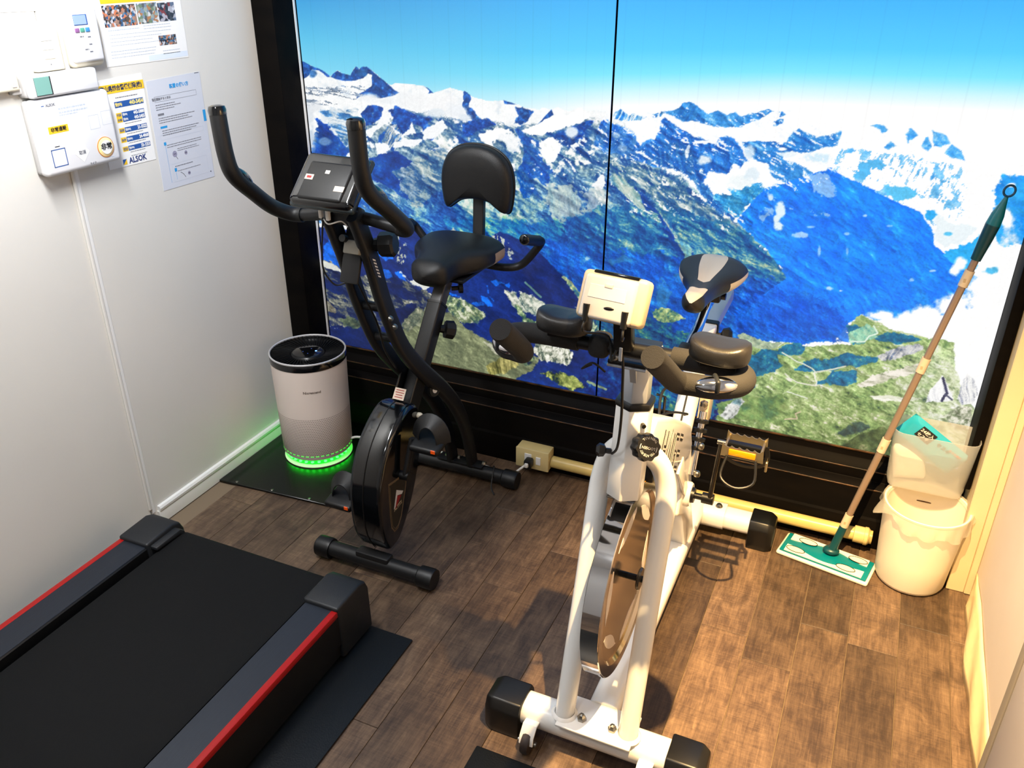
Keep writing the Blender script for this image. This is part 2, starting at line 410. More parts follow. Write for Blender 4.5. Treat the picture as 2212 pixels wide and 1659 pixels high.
class Paint:
    def __init__(s, x, y):
        s.x = x.astype(np.float32); s.y = y.astype(np.float32); n = x.size
        s.c = np.zeros((n, 3), np.float32)
        # warped coordinates: ragged, natural outlines
        a = fbm(s.x/34, s.y/34, 3, 5, 0.62); b = fbm(s.x/34, s.y/34, 57, 5, 0.62)
        s.w1 = (a-0.5)*2; s.w2 = (b-0.5)*2
        s.n1 = fbm(s.x/60, s.y/60, 11, 6, 0.58)
        s.n2 = fbm(s.x/22, s.y/22, 23, 5, 0.60)
        s.n3 = fbm(s.x/7, s.y/7, 31, 4, 0.62)
        # streaks falling to the lower right and to the lower left, and steep ones
        def rot(ang, lx, ly, seed):
            ca, sa = math.cos(math.radians(ang)), math.sin(math.radians(ang))
            u = s.x*ca+s.y*sa+6*s.w1; v = -s.x*sa+s.y*ca+6*s.w2
            return ridged(u/lx, v/ly, seed, 4, 0.62)
        s.sr = rot(52, 70, 9, 41); s.sl = rot(118, 60, 8, 43); s.sv = rot(80, 70, 7, 47); s.sh = rot(12, 60, 8, 53)
        # relief shading of a ridged height field, light from the upper right
        def hf(dx, dy, sc, seed, o, gn):
            u = (s.x+dx)*0.86+(s.y+dy)*0.5+5*s.w1; v = -(s.x+dx)*0.5+(s.y+dy)*0.86+5*s.w2
            return ridged(u/(sc*1.6), v/sc, seed, o, gn)
        s.rel = np.clip(0.5+2.9*(hf(-2.6, 2.0, 78, 83, 5, 0.50)-hf(2.6, -2.0, 78, 83, 5, 0.50)), 0, 1).astype(np.float32)
        s.relf = np.clip(0.5+2.0*(hf(-1.0, 0.8, 26, 91, 4, 0.52)-hf(1.0, -0.8, 26, 91, 4, 0.52)), 0, 1).astype(np.float32)
        s.edge = (0.9*(s.rel-0.5)+0.75*(s.n3-0.5)+1.5*(s.n2-0.5)+0.5*(s.relf-0.5)).astype(np.float32)
        s.grain = fbm(s.x/2.6, s.y/2.6, 71, 3, 0.7)
    def inside(s, pts, warp=6.0):
        """soft, ragged polygon mask (0..1)"""
        P = np.array(pts, np.float32); pad = warp*1.6+3
        x0, y0 = P.min(0)-pad; x1, y1 = P.max(0)+pad
        idx = np.nonzero((s.x > x0) & (s.x < x1) & (s.y > y0) & (s.y < y1))[0]
        m = np.zeros(s.x.size, np.float32)
        if idx.size == 0: return m
        qx = s.x[idx]+s.w1[idx]*min(warp, 5)*0.7; qy = s.y[idx]+s.w2[idx]*min(warp, 5)*0.7; r = np.zeros(idx.size, bool)
        d = np.full(idx.size, 1e9, np.float32)
        for i in range(len(P)):
            ax, ay = P[i]; bx, by = P[(i+1) % len(P)]
            if ay != by: r ^= ((ay > qy) != (by > qy)) & (qx < (bx-ax)*(qy-ay)/(by-ay)+ax)
            ex, ey = bx-ax, by-ay; l2 = max(1e-6, float(ex*ex+ey*ey))
            t = np.clip(((qx-ax)*ex+(qy-ay)*ey)/l2, 0, 1)
            d = np.minimum(d, (qx-ax-t*ex)**2+(qy-ay-t*ey)**2)
        sd = np.sqrt(d)*np.where(r, 1, -1)
        nz = s.edge[idx]
        m[idx] = np.clip(0.5+(sd+warp*1.5*nz)/(1.2+0.22*warp), 0, 1)
        return m
    def put(s, m, col, k=None):
        """m: boolean mask or 0..1 weight; col: colour or array of colours"""
        if m.dtype == bool:
            i = np.nonzero(m)[0]
            if i.size == 0: return
            cc = col[i] if isinstance(col, np.ndarray) and col.ndim == 2 else np.array(col, np.float32)
            if k is None: s.c[i] = cc
            else:
                kk = k[i][:, None] if isinstance(k, np.ndarray) else k
                s.c[i] = s.c[i]*(1-kk)+cc*kk
        else:
            i = np.nonzero(m > 0.003)[0]; kk = np.clip(m[i], 0, 1)[:, None]
            if k is not None: kk = kk*(k[i][:, None] if isinstance(k, np.ndarray) else k)
            cc = col[i] if isinstance(col, np.ndarray) and col.ndim == 2 else np.array(col, np.float32)
            s.c[i] = s.c[i]*(1-kk)+cc*kk
    def ramp(s, t, stops):
        t = np.clip(t, 0, 1); xs = [a for a, _ in stops]
        return np.stack([np.interp(t, xs, [c[k] for _, c in stops]) for k in range(3)], 1).astype(np.float32)
    def poly(s, pts, col, warp=6.0, k=None): s.put(s.inside(pts, warp), col, k)
    def rock(s, pts, stops, f, warp=6.0, con=1.6, k=None):
        """textured fill: f a noise field, con its contrast"""
        t = 0.5+(f-0.5)*con
        s.put(s.inside(pts, warp), s.ramp(t, stops), k)
    def blob(s, cx, cy, rx, ry, col, rough=0.5, k=1.0, ang=0.0):
        ca, sa = math.cos(ang), math.sin(ang)
        u = ((s.x-cx)*ca+(s.y-cy)*sa)/rx; v = (-(s.x-cx)*sa+(s.y-cy)*ca)/ry
        d = np.sqrt(u*u+v*v)+(s.n2-0.5)*2.2*rough+(s.n3-0.5)*0.7*rough
        s.put((k*np.clip((1.15-d)/0.5, 0, 1)).astype(np.float32), col)
    def stroke(s, pts, wd, col, warp=2.0, k=1.0):
        px = s.x+s.w1*warp; py = s.y+s.w2*warp
        P = np.array(pts, np.float32); m = (s.x > P[:, 0].min()-12) & (s.x < P[:, 0].max()+12) & (s.y > P[:, 1].min()-12) & (s.y < P[:, 1].max()+12)
        i = np.nonzero(m)[0]
        if i.size == 0: return
        d = np.full(i.size, 1e9, np.float32)
        for (a, b) in zip(P[:-1], P[1:]):
            ab = b-a; l2 = max(1e-6, float(ab @ ab))
            t = np.clip(((px[i]-a[0])*ab[0]+(py[i]-a[1])*ab[1])/l2, 0, 1)
            d = np.minimum(d, np.hypot(px[i]-a[0]-t*ab[0], py[i]-a[1]-t*ab[1]))
        kk = (k*np.clip(wd-d+0.5, 0, 1))[:, None]
        s.c[i] = s.c[i]*(1-kk)+np.array(col, np.float32)*kk

def mural_colors(x, y):
    p = Paint(x, y); X, Y = p.x, p.y
    W = (255, 255, 255); SN = (246, 248, 250)
    # --- sky
    SKY = [(560,118),(652,133),(668,140),(690,149),(702,156),(714,165),(722,157),(729,151),(738,157),(750,160),(757,163),(763,150),(769,143),(776,148),(781,147),(785,144),(789,149),(793,144),(803,152),(815,162),(826,172),(838,181),(846,184),(853,180),(880,181),(903,184),(915,186),(924,190),(935,201),(950,197),(971,189),(985,193),(1003,197),(1013,204),(1024,210),(1040,214),(1050,218),(1075,218),(1090,217),(1103,222),(1120,226),(1133,232),(1150,234),(1165,238),(1172,232),(1190,237),(1205,231),(1215,236),(1230,240),(1245,233),(1255,232),(1262,238),(1275,240),(1287,237),(1297,241),(1308,240),(1320,246),(1332,243),(1341,235),(1350,243),(1358,248),(1370,244),(1380,250),(1395,251),(1410,247),(1415,252),(1428,238),(1440,240),(1455,236),(1466,231),(1478,222),(1488,219),(1498,227),(1506,228),(1518,236),(1530,246),(1540,242),(1550,239),(1560,242),(1570,249),(1580,250),(1588,241),(1600,250),(1612,251),(1625,248),(1635,243),(1650,240),(1660,236),(1670,240),(1685,239),(1697,245),(1710,250),(1760,262),(1800,266),(1880,268),(1905,268),(1921,281),(1955,290),(1967,278),(1981,292),(2000,290),(2012,280),(2025,285),(2045,297),(2060,302),(2075,325),(2083,345),(2120,350),(2300,350)]
    yr = np.interp(X, [a for a, _ in SKY], [b for _, b in SKY]).astype(np.float32)
    ys = np.interp(X, [560, 850, 1100, 1350, 1700, 2212, 2400], [150, 205, 230, 222, 215, 235, 250])
    t = Y/ys
    L = p.ramp((t+1.2)/2.4, [(0.0, (24, 112, 190)), (0.5, (60, 163, 224)), (0.71, (92, 196, 236)), (0.85, (120, 212, 242)), (0.92, (150, 226, 247)), (1, (170, 232, 248))])
    R = p.ramp((t+1.2)/2.4, [(0.0, (30, 140, 235)), (0.5, (66, 184, 255)), (0.70, (86, 208, 255)), (0.80, (126, 232, 255)), (0.87, (205, 248, 255)), (0.93, (255, 255, 255)), (1, (255, 255, 255))])
    kx = np.clip((X-680)/720, 0, 1)[:, None]; kx = kx*kx*(3-2*kx)
    p.c[:] = L*(1-kx)+R*kx
    # --- everything below the skyline starts as snow
    below = (Y+p.w2*1.6) > yr
    sn = p.ramp(0.5+(p.n2-0.5)*1.5, [(0, (214, 226, 236)), (0.35, (246, 248, 248)), (1, (255, 255, 255))])
    p.put(below, sn); p.put(below & (X > 1350), W)
    # --- left: dark peaks and glacier
    NAVY = [(0, (14, 58, 132)), (0.5, (18, 76, 158)), (0.8, (28, 100, 190)), (1, (70, 140, 205))]
    p.rock([(640,126),(668,140),(690,149),(702,156),(714,166),(706,166),(690,152),(674,151),(668,162),(655,172),(640,182)], NAVY, p.n3, 1.5)
    p.rock([(714,166),(722,157),(729,151),(738,157),(750,160),(757,163),(763,150),(769,143),(776,148),(785,144),(793,144),(803,152),(815,162),(838,181),(852,195),(863,200),(845,208),(820,213),(798,209),(778,208),(770,214),(771,206),(788,196),(803,184),(803,163),(795,160),(785,169),(768,173),(745,174),(726,171)], NAVY, p.n3, 1.5)
    p.blob(676, 160, 8, 9, (26, 110, 200), 0.3, 0.8); p.blob(825, 180, 5, 9, (30, 100, 190), 0.4, 0.7, -0.8); p.blob(783, 158, 9, 8, (40, 120, 190), 0.6, 0.6)
    g = (p.inside([(650,185),(800,190),(770,215),(770,228),(700,232),(652,225)], 6) > 0.5) & (p.sh+0.25*p.n3 > 0.83)
    p.put(g, (128, 146, 168))
    p.rock([(928,196),(915,186),(924,190),(936,201),(925,202)], NAVY, p.n3, 1)
    # crevassed glacier
    p.rock([(694,240),(730,233),(772,233),(776,255),(790,275),(798,300),(775,335),(752,330),(735,300),(712,268)], [(0, (26, 92, 160)), (0.42, (70, 130, 184)), (0.6, (178, 200, 216)), (1, (246, 248, 248))], 0.6*p.sh+0.4*p.n2, 8, 2.6)
    ROCKB = [(0, (10, 62, 150)), (0.4, (14, 88, 184)), (0.62, (40, 112, 188)), (0.8, (108, 140, 168)), (1, (206, 214, 220))]
    DEEP = [(0, (8, 52, 138)), (0.55, (12, 76, 172)), (0.85, (24, 100, 196)), (1, (90, 140, 190))]
    # --- broad left and middle massif
    massif = [(780,262),(830,262),(880,240),(940,246),(1000,262),(1060,262),(1110,272),(1190,262),(1270,250),(1300,262),(1340,270),(1390,320),(1420,360),(1470,380),(1520,430),(1580,470),(1660,540),(1720,640),(1500,760),(1300,720),(1200,640),(1000,560),(860,500),(700,470),(690,330),(740,300)]
    tt = np.clip((Y-260)/300, 0, 1)
    mix = 0.44*p.rel+0.30*p.relf+0.14*p.n3+0.12*p.sr
    up_ = p.ramp(0.5+(mix-0.50)*1.7+(p.n1-0.5)*0.9+0.05, [(0, (10, 62, 148)), (0.3, (20, 90, 178)), (0.48, (70, 120, 166)), (0.62, (134, 160, 176)), (0.78, (204, 214, 218)), (0.9, (250, 250, 250)), (1, (252, 252, 250))])
    lo_ = p.ramp(0.5+(mix-0.50)*1.7+(p.n1-0.5)*0.9+(p.n2-0.5)*0.6+0.03, [(0, (8, 58, 150)), (0.38, (12, 84, 182)), (0.55, (24, 112, 190)), (0.68, (70, 146, 176)), (0.84, (130, 178, 160)), (1, (206, 216, 200))])
    p.put(p.inside(massif, 10), (up_*(1-tt[:, None])+lo_*tt[:, None]).astype(np.float32))
    sp_ = p.inside(massif, 10)*np.clip((470-Y)/120, 0, 1)*np.clip((0.55*p.n2+0.25*p.n3+0.2*p.rel-0.545)*14, 0, 1)
    p.put(sp_.astype(np.float32), (250, 250, 250))
    # left cloud and dark triangle
    p.rock([(686,258),(712,276),(735,305),(752,325),(790,345),(830,360),(760,372),(690,372),(676,330)], DEEP, p.n2, 6)
    p.rock([(655,350),(780,330),(800,380),(820,470),(690,480)], [(0, (10, 66, 160)), (0.6, (18, 92, 190)), (0.9, (90, 150, 200)), (1, (200, 214, 224))], 0.5*p.n2+0.5*p.sr, 8, 2.2)
    p.rock([(779,245),(795,227),(812,229),(829,232),(822,256),(806,270),(786,272)], DEEP, p.n3, 3)
    p.rock([(837,238),(856,230),(875,240),(905,251),(930,250),(936,258),(922,266),(945,288),(930,302),(912,278),(892,268),(880,292),(858,292),(846,274),(850,254)], DEEP, p.n3, 4)
    p.rock([(838,275),(856,268),(868,290),(852,330),(832,325),(815,318),(812,296)], ROCKB, p.sl, 5, 2)
    for q in ([(790,282),(812,268),(828,250),(846,240),(840,262),(828,272),(812,284),(798,300)], [(845,272),(856,282),(864,288),(856,290)], [(872,290),(884,282),(889,266),(896,280),(902,290),(886,292),(868,295)], [(912,300),(918,282),(935,270),(956,254),(968,276),(950,290),(930,298),(915,302)], [(850,306),(884,302),(914,300),(905,312),(880,318),(850,318)], [(796,302),(806,310),(816,322),(800,322)], [(808,310),(830,306),(842,320),(835,340),(822,345),(812,330)], [(752,330),(762,328),(758,348),(746,346)]):
        p.poly(q, SN, 4)
    p.rock([(790,345),(830,326),(846,320),(868,330),(890,345),(900,360),(910,375),(930,400),(905,420),(880,430),(850,410),(815,395),(792,380)], DEEP, p.n2, 6)
    p.rock([(852,372),(905,340),(955,325),(965,345),(960,420),(900,440),(870,410)], [(0, (16, 80, 165)), (0.4, (60, 116, 165)), (0.6, (140, 160, 166)), (1, (220, 222, 214))], 0.5*p.rel+0.5*p.relf, 14, 1.6, 0.8)
    # shadowed ridges and snow, centre
    p.rock([(1003,196),(1014,204),(1016,215),(1012,228),(1022,240),(1030,252),(1046,262),(1060,268),(1035,268),(1010,250),(998,228)], NAVY, p.n3, 3)
    p.rock([(1000,268),(1030,262),(1056,258),(1068,268),(1050,276),(1020,292),(1000,296)], DEEP, p.n3, 5)
    p.rock([(1088,217),(1105,222),(1116,226),(1090,224)], NAVY, p.n3, 1)
    p.rock([(1115,232),(1128,230),(1140,236),(1150,242),(1142,262),(1125,272),(1110,268),(1120,250)], NAVY, p.n3, 4)
    p.rock([(1160,270),(1175,254),(1191,237),(1196,248),(1180,258),(1168,272)], NAVY, p.n3, 1.5)
    p.poly([(1125,284),(1160,268),(1200,250),(1250,240),(1277,248),(1262,260),(1218,278),(1190,288),(1150,292)], W, 4)
    p.rock([(1190,292),(1230,278),(1266,260),(1280,262),(1262,286),(1256,300),(1226,302),(1200,302)], DEEP, p.n3, 4)
    p.rock([(1288,280),(1300,264),(1312,262),(1335,272),(1362,288),(1378,306),(1392,330),(1396,352),(1365,345),(1335,332),(1308,334),(1284,312)], [(0, (8, 74, 172)), (0.5, (20, 104, 204)), (0.8, (70, 140, 210)), (1, (150, 180, 200))], 0.5*p.sl+0.5*p.relf, 5, 1.6)
    p.poly([(1030,292),(1060,278),(1100,280),(1088,296),(1070,306),(1040,304)], W, 5); p.blob(1088, 296, 18, 9, SN, 0.6)
    p.poly([(1088,296),(1110,290),(1128,302),(1130,312),(1108,330),(1094,322)], SN, 6, 0.8)
    NAV2 = [(0, (10, 58, 146)), (0.5, (14, 80, 178)), (0.8, (40, 112, 190)), (1, (150, 170, 186))]
    p.rock([(1112,280),(1120,276),(1134,292),(1166,304),(1168,318),(1160,318),(1172,348),(1195,372),(1186,378),(1188,390),(1180,402),(1170,396),(1158,380),(1150,388),(1160,410),(1175,430),(1170,435),(1150,418),(1140,428),(1128,428),(1122,400),(1115,372),(1128,352),(1133,318),(1124,296)], NAV2, 0.5*p.sr+0.5*p.n3, 5, 1.5)
    p.poly([(1163,308),(1180,298),(1194,297),(1203,308),(1212,322),(1206,340),(1196,352),(1182,352),(1172,332)], W, 4)
    for q in ([(1230,314),(1245,308),(1252,316),(1238,322)], [(1256,350),(1270,345),(1282,352),(1262,358)], [(1279,404),(1290,384),(1304,372),(1310,396),(1300,412)], [(1140,404),(1154,404),(1152,410)], [(1183,398),(1196,400),(1190,404)], [(1147,302),(1158,308),(1158,316),(1148,310)], [(1102,352),(1112,352),(1116,368),(1108,374)], [(1218,340),(1232,348),(1246,372),(1240,372)], [(1270,312),(1310,330),(1316,330),(1290,318)]):
        p.poly(q, SN, 3)
    p.blob(1237, 286, 14, 12, (236, 244, 250), 0.5, 0.95); p.blob(1330, 292, 12, 8, (180, 210, 236), 0.5, 0.7); p.blob(1344, 320, 10, 8, (190, 212, 232), 0.5, 0.6)
    # pale scree fans
    p.rock([(1175,405),(1225,395),(1240,380),(1250,420),(1262,450),(1270,470),(1220,478),(1190,470),(1178,440)], [(0, (96, 140, 160)), (0.5, (160, 182, 184)), (1, (206, 214, 206))], p.sv, 14, 1.6, 0.75)
    p.rock([(1250,412),(1300,410),(1322,420),(1312,450),(1290,470),(1265,460)], [(0, (80, 128, 160)), (0.5, (170, 186, 192)), (1, (214, 218, 216))], p.sr, 14, 1.7, 0.7)
    # --- right of the seam: jagged blue ridges
    BR = [(0, (14, 92, 200)), (0.4, (30, 128, 220)), (0.7, (70, 160, 228)), (0.9, (170, 214, 240)), (1, (250, 252, 255))]
    p.rock([(1428,242),(1455,237),(1466,231),(1478,222),(1488,219),(1506,228),(1530,246),(1550,239),(1570,249),(1588,241),(1600,250),(1635,243),(1660,236),(1668,240),(1650,252),(1622,262),(1600,272),(1560,275),(1535,272),(1505,264),(1475,262),(1460,255)], BR, 0.4*p.rel+0.3*p.relf+0.3*p.sl, 3, 1.5)
    p.rock([(1320,246),(1332,243),(1341,235),(1350,243),(1358,248),(1370,244),(1382,251),(1396,252),(1385,260),(1350,262),(1325,256)], BR, p.sl, 2, 1.6)
    p.rock([(1408,248),(1436,241),(1428,252),(1412,254)], BR, p.sl, 2); p.rock([(1672,262),(1692,256),(1690,268),(1672,272)], BR, p.n3, 3); p.rock([(1666,240),(1690,240),(1697,247),(1686,254),(1676,246)], BR, p.sl, 2, 2.4)
    BD = [(0, (6, 72, 186)), (0.4, (16, 104, 214)), (0.7, (46, 136, 220)), (0.9, (120, 176, 214)), (1, (216, 230, 238))]
    p.rock([(1437,251),(1455,264),(1472,278),(1500,294),(1518,300),(1540,305),(1556,296),(1570,294),(1585,300),(1600,318),(1610,345),(1640,365),(1625,380),(1590,385),(1560,372),(1530,370),(1520,395),(1500,392),(1470,366),(1440,360),(1410,362),(1395,352),(1378,330),(1385,310),(1412,300),(1426,282),(1430,262)], BD, 0.35*p.rel+0.35*p.relf+0.3*p.sv, 4, 1.4)
    p.rock([(1378,330),(1395,310),(1420,306),(1450,308),(1480,306),(1500,330),(1520,350),(1520,395),(1560,440),(1590,478),(1560,470),(1520,425),(1480,375),(1440,362),(1400,352)], [(0, (6, 66, 166)), (0.5, (20, 100, 190)), (0.8, (60, 132, 196)), (1, (150, 180, 196))], 0.4*p.sv+0.6*p.relf, 6, 1.5)
    p.poly([(1500,305),(1530,302),(1552,298),(1545,310),(1520,312),(1498,312)], W, 3); p.poly([(1488,310),(1492,318),(1484,345),(1480,330)], SN, 3, 0.8)
    p.rock([(1600,306),(1640,304),(1672,302),(1690,310),(1706,296),(1728,276),(1740,288),(1764,298),(1790,293),(1816,286),(1808,312),(1790,318),(1770,322),(1740,332),(1700,330),(1690,345),(1740,362),(1790,392),(1820,410),(1700,400),(1660,372),(1635,350),(1612,325)], BR, 0.4*p.rel+0.3*p.relf+0.3*p.n2, 5, 1.6)
    p.blob(1618, 330, 12, 18, (210, 232, 248), 0.6, 0.9); p.blob(1690, 322, 10, 4, W, 0.4); p.blob(1700, 334, 22, 7, (236, 246, 252), 0.5, 0.9); p.blob(1762, 342, 36, 12, (200, 232, 250), 0.7, 0.8); p.blob(1750, 362, 10, 8, W, 0.4)
    # snow basin
    p.poly([(1536,388),(1556,392),(1572,372),(1584,352),(1600,362),(1612,352),(1630,348),(1655,352),(1662,372),(1640,388),(1612,402),(1585,412),(1560,406)], W, 5)
    p.blob(1520, 345, 16, 10, (232, 242, 248), 0.6, 0.95, -0.5); p.blob(1600, 395, 30, 14, (240, 248, 250), 0.6, 0.9); p.blob(1625, 375, 14, 14, (220, 236, 246), 0.8, 0.8)
    p.rock([(1540,420),(1580,412),(1640,395),(1650,412),(1620,440),(1595,470),(1570,455)], [(0, (16, 110, 200)), (0.6, (40, 150, 214)), (1, (130, 196, 210))], 0.4*p.sl+0.6*p.relf, 10, 1.5)
    # left-centre rib: light broken rock right of the seam
    LR = [(0, (10, 64, 158)), (0.28, (24, 94, 178)), (0.48, (70, 126, 166)), (0.66, (168, 188, 190)), (0.85, (228, 232, 228)), (1, (252, 252, 250))]
    p.rock([(1310,345),(1340,352),(1382,360),(1420,372),(1446,384),(1470,398),(1500,425),(1530,445),(1560,470),(1610,490),(1600,505),(1540,500),(1490,505),(1450,480),(1420,440),(1390,415),(1350,400),(1316,385)], LR, 0.4*p.rel+0.4*p.relf+0.2*p.sr, 9, 1.7)
    p.rock([(1318,372),(1350,385),(1385,420),(1420,455),(1460,500),(1500,545),(1480,555),(1440,510),(1400,470),(1360,430),(1325,400)], [(0, (40, 110, 160)), (0.5, (120, 168, 172)), (1, (206, 216, 204))], p.sr, 5, 1.6)
    p.rock([(1380,412),(1396,425),(1420,455),(1450,500),(1480,550),(1460,545),(1420,490),(1388,440)], [(0, (10, 60, 150)), (1, (16, 84, 172))], p.n2, 3)
    GB = [(0, (8, 64, 156)), (0.32, (18, 92, 172)), (0.5, (36, 120, 170)), (0.66, (110, 160, 160)), (0.82, (176, 192, 160)), (1, (232, 228, 208))]
    p.rock([(1420,440),(1500,455),(1560,478),(1620,500),(1680,560),(1720,620),(1640,600),(1560,580),(1520,560),(1470,530)], GB, 0.35*p.rel+0.4*p.relf+0.25*p.n2, 14, 1.6)
    p.rock([(1220,470),(1300,450),(1360,440),(1420,470),(1460,540),(1400,560),(1300,540),(1240,520)], GB, 0.35*p.rel+0.4*p.relf+0.25*p.n2-0.06, 14, 1.6)
    p.rock([(960,470),(1100,478),(1200,478),(1230,500),(1200,535),(1120,530),(1050,510),(960,520)], [(0, (8, 70, 166)), (0.35, (16, 104, 186)), (0.55, (40, 134, 176)), (0.75, (120, 170, 140)), (1, (206, 212, 160))], 0.3*p.rel+0.4*p.relf+0.3*p.n2-0.05, 12, 1.7)
    # wooded blue slopes in the middle
    FB = [(0, (6, 60, 160)), (0.4, (8, 80, 190)), (0.62, (16, 102, 200)), (0.8, (40, 136, 200)), (1, (110, 180, 200))]
    p.rock([(1150,520),(1240,520),(1330,545),(1420,550),(1490,556),(1560,590),(1640,600),(1720,620),(1780,680),(1760,740),(1640,735),(1560,750),(1420,760),(1340,730),(1280,680),(1220,600)], FB, 0.3*p.n2+0.25*p.sv+0.45*p.relf-0.05, 14, 1.5)
    for (cx, cy, rx, ry) in ((1266, 560, 16, 10), (1262, 548, 5, 8), (1600, 600, 20, 12), (1350, 560, 26, 8), (1480, 600, 22, 12), (1430, 640, 14, 24)): p.blob(cx, cy, rx, ry, (60, 146, 196), 1.3, 0.6)
    p.blob(1268, 560, 11, 9, (170, 206, 220), 1.4, 0.9)
    p.rock([(1470,520),(1488,530),(1500,560),(1505,590),(1490,600),(1478,570)], [(0, (40, 120, 180)), (1, (140, 196, 190))], p.sv, 4, 1.6)
    # --- big bright blue mountain on the right
    MB_ = [(0, (6, 92, 236)), (0.4, (14, 120, 252)), (0.65, (24, 146, 255)), (0.85, (44, 178, 255)), (1, (120, 214, 252))]
    p.rock([(1590,478),(1620,440),(1650,410),(1690,396),(1730,385),(1760,372),(1795,362),(1818,378),(1850,395),(1880,405),(1905,422),(1940,440),(1965,448),(1990,458),(1996,475),(2010,490),(2018,505),(2018,528),(2040,545),(2070,570),(2110,600),(2120,660),(2000,690),(1890,690),(1860,680),(1830,700),(1800,740),(1730,742),(1640,735),(1600,700),(1640,640),(1700,600),(1660,540)], MB_, 0.30*p.n1+0.25*p.n2+0.25*p.sr+0.2*p.relf-0.02, 4, 1.7)
    p.rock([(1600,640),(1680,620),(1740,640),(1790,650),(1820,680),(1835,705),(1828,740),(1750,742),(1640,735),(1590,720)], [(0, (4, 66, 186)), (0.5, (8, 86, 212)), (0.8, (20, 112, 226)), (1, (60, 150, 230))], 0.4*p.n2+0.3*p.relf+0.3*p.sv, 22, 1.6, 0.85)
    for q in ([(1756,375),(1790,366),(1794,380),(1796,400),(1806,420),(1800,432),(1786,425),(1760,412)], [(1640,470),(1662,450),(1676,442),(1670,456),(1648,478)], [(1660,420),(1690,440),(1712,452),(1700,452),(1672,435)], [(1756,455),(1800,462),(1790,468),(1758,462)]):
        p.poly(q, (176, 206, 240), 12, 0.7)
    for (cx, cy, rx, ry, k) in ((1684, 455, 9, 14, 1), (1678, 470, 8, 9, 1), (1683, 489, 11, 9, 1), (1664, 426, 7, 6, 0.9), (1730, 508, 18, 6, 0.7), (1752, 490, 10, 4, 0.6), (1868, 466, 6, 3, 0.7), (1830, 505, 7, 4, 0.6), (1925, 488, 8, 3, 0.5), (1792, 622, 9, 6, 0.8), (1816, 628, 6, 3, 0.8), (1970, 605, 6, 4, 0.6), (2015, 585, 8, 3, 0.7), (1830, 545, 4, 12, 0.5), (1770, 540, 4, 14, 0.6)): p.blob(cx, cy, rx, ry, (226, 244, 252), 0.9, k)
    # --- white snowfields far right with scattered blue rock
    sf = p.inside([(1820,322),(1900,330),(2000,345),(2080,360),(2090,420),(2060,500),(2030,530),(2022,500),(1998,456),(1940,436),(1880,400),(1830,375),(1795,358)], 8)
    p.put((sf > 0.5) & (0.5*p.n2+0.3*p.sl+0.2*p.n3 > 0.585), p.ramp(p.n3, [(0, (60, 160, 236)), (0.5, (120, 200, 246)), (1, (210, 236, 252))]))
    p.put(p.inside([(1850,350),(1900,345),(1930,365),(1905,385),(1880,395),(1850,380),(1832,365)], 8)*(p.n2 > 0.44), (86, 186, 242))
    p.put(p.inside([(1910,400),(1960,405),(1985,420),(1960,432),(1930,432)], 6)*(p.n2 > 0.40), (90, 196, 244))
    for q in ([(1880,270),(1902,267),(1920,280),(1906,285),(1902,280)], [(1960,290),(1968,277),(1981,292),(1974,297),(1966,300),(1962,308)], [(1992,316),(2003,296),(2016,318),(2005,323)], [(2012,280),(2026,285),(2046,298),(2052,310),(2030,316),(2016,318),(2018,300)], [(2044,330),(2058,312),(2075,326),(2085,348),(2060,342)], [(1912,318),(1926,306),(1936,314),(1920,322)], [(1826,330),(1842,318),(1846,326)], [(2010,380),(2018,374),(2020,384),(2010,394)]):
        p.rock(q, [(0, (40, 146, 236)), (0.6, (84, 180, 245)), (1, (170, 220, 250))], p.n3, 4, 1.5)
    p.put(p.inside([(2000,460),(2014,470),(2022,490),(2018,520),(2040,535),(2090,520),(2110,490),(2050,480),(2015,452)], 6), (236, 246, 250))
    p.put(p.inside([(1998,452),(2016,455),(2024,464),(2010,478),(2000,470)], 4), (40, 170, 240)); p.blob(2048, 505, 9, 4, (70, 190, 240), 0.4, 0.9)
    # right blue gap and clouds
    p.rock([(2148,395),(2175,380),(2230,380),(2230,540),(2185,525),(2160,530),(2140,480),(2150,440)], [(0, (14, 130, 236)), (1, (60, 190, 250))], p.n2, 8)
    p.rock([(2036,542),(2100,520),(2125,500),(2110,580),(2090,590),(2060,570)], [(0, (24, 160, 250)), (1, (60, 200, 255))], p.n2, 6)
    for (cx, cy, rx, ry) in ((2170, 470, 18, 22), (2185, 400, 10, 5), (2200, 300, 60, 60), (2160, 555, 30, 40), (2150, 610, 40, 50), (2180, 620, 34, 120), (2120, 640, 40, 60), (2140, 700, 40, 70), (2062, 585, 12, 10), (2075, 570, 14, 14), (2060, 660, 40, 26), (2000, 680, 40, 22), (1960, 690, 50, 16), (1905, 682, 30, 12), (1930, 700, 46, 12), (2020, 715, 60, 20), (2060, 760, 14, 30), (2090, 760, 30, 70), (2096, 820, 18, 30)):
        p.blob(cx, cy, rx, ry, W, 0.55)
    p.blob(2140, 585, 14, 8, (40, 180, 240), 0.8, 0.8); p.blob(2128, 525, 14, 10, (120, 210, 250), 0.8, 0.7)
    # --- meadow and forest at lower right
    MG = [(0, (64, 104, 96)), (0.2, (116, 148, 92)), (0.5, (156, 182, 116)), (0.75, (184, 200, 144)), (0.9, (214, 216, 194)), (1, (244, 242, 232))]
    gm = 0.32*p.n2+0.22*p.n3+0.24*p.sh+0.22*p.relf
    mead = [(1580,745),(1605,722),(1625,728),(1650,738),(1700,742),(1745,748),(1800,744),(1838,742),(1842,726),(1832,704),(1846,690),(1862,676),(1880,690),(1905,700),(1930,716),(1980,726),(2040,735),(2062,740),(2060,790),(2080,850),(2120,900),(2100,1000),(1500,1000),(1520,880),(1560,860),(1600,830),(1610,780)]
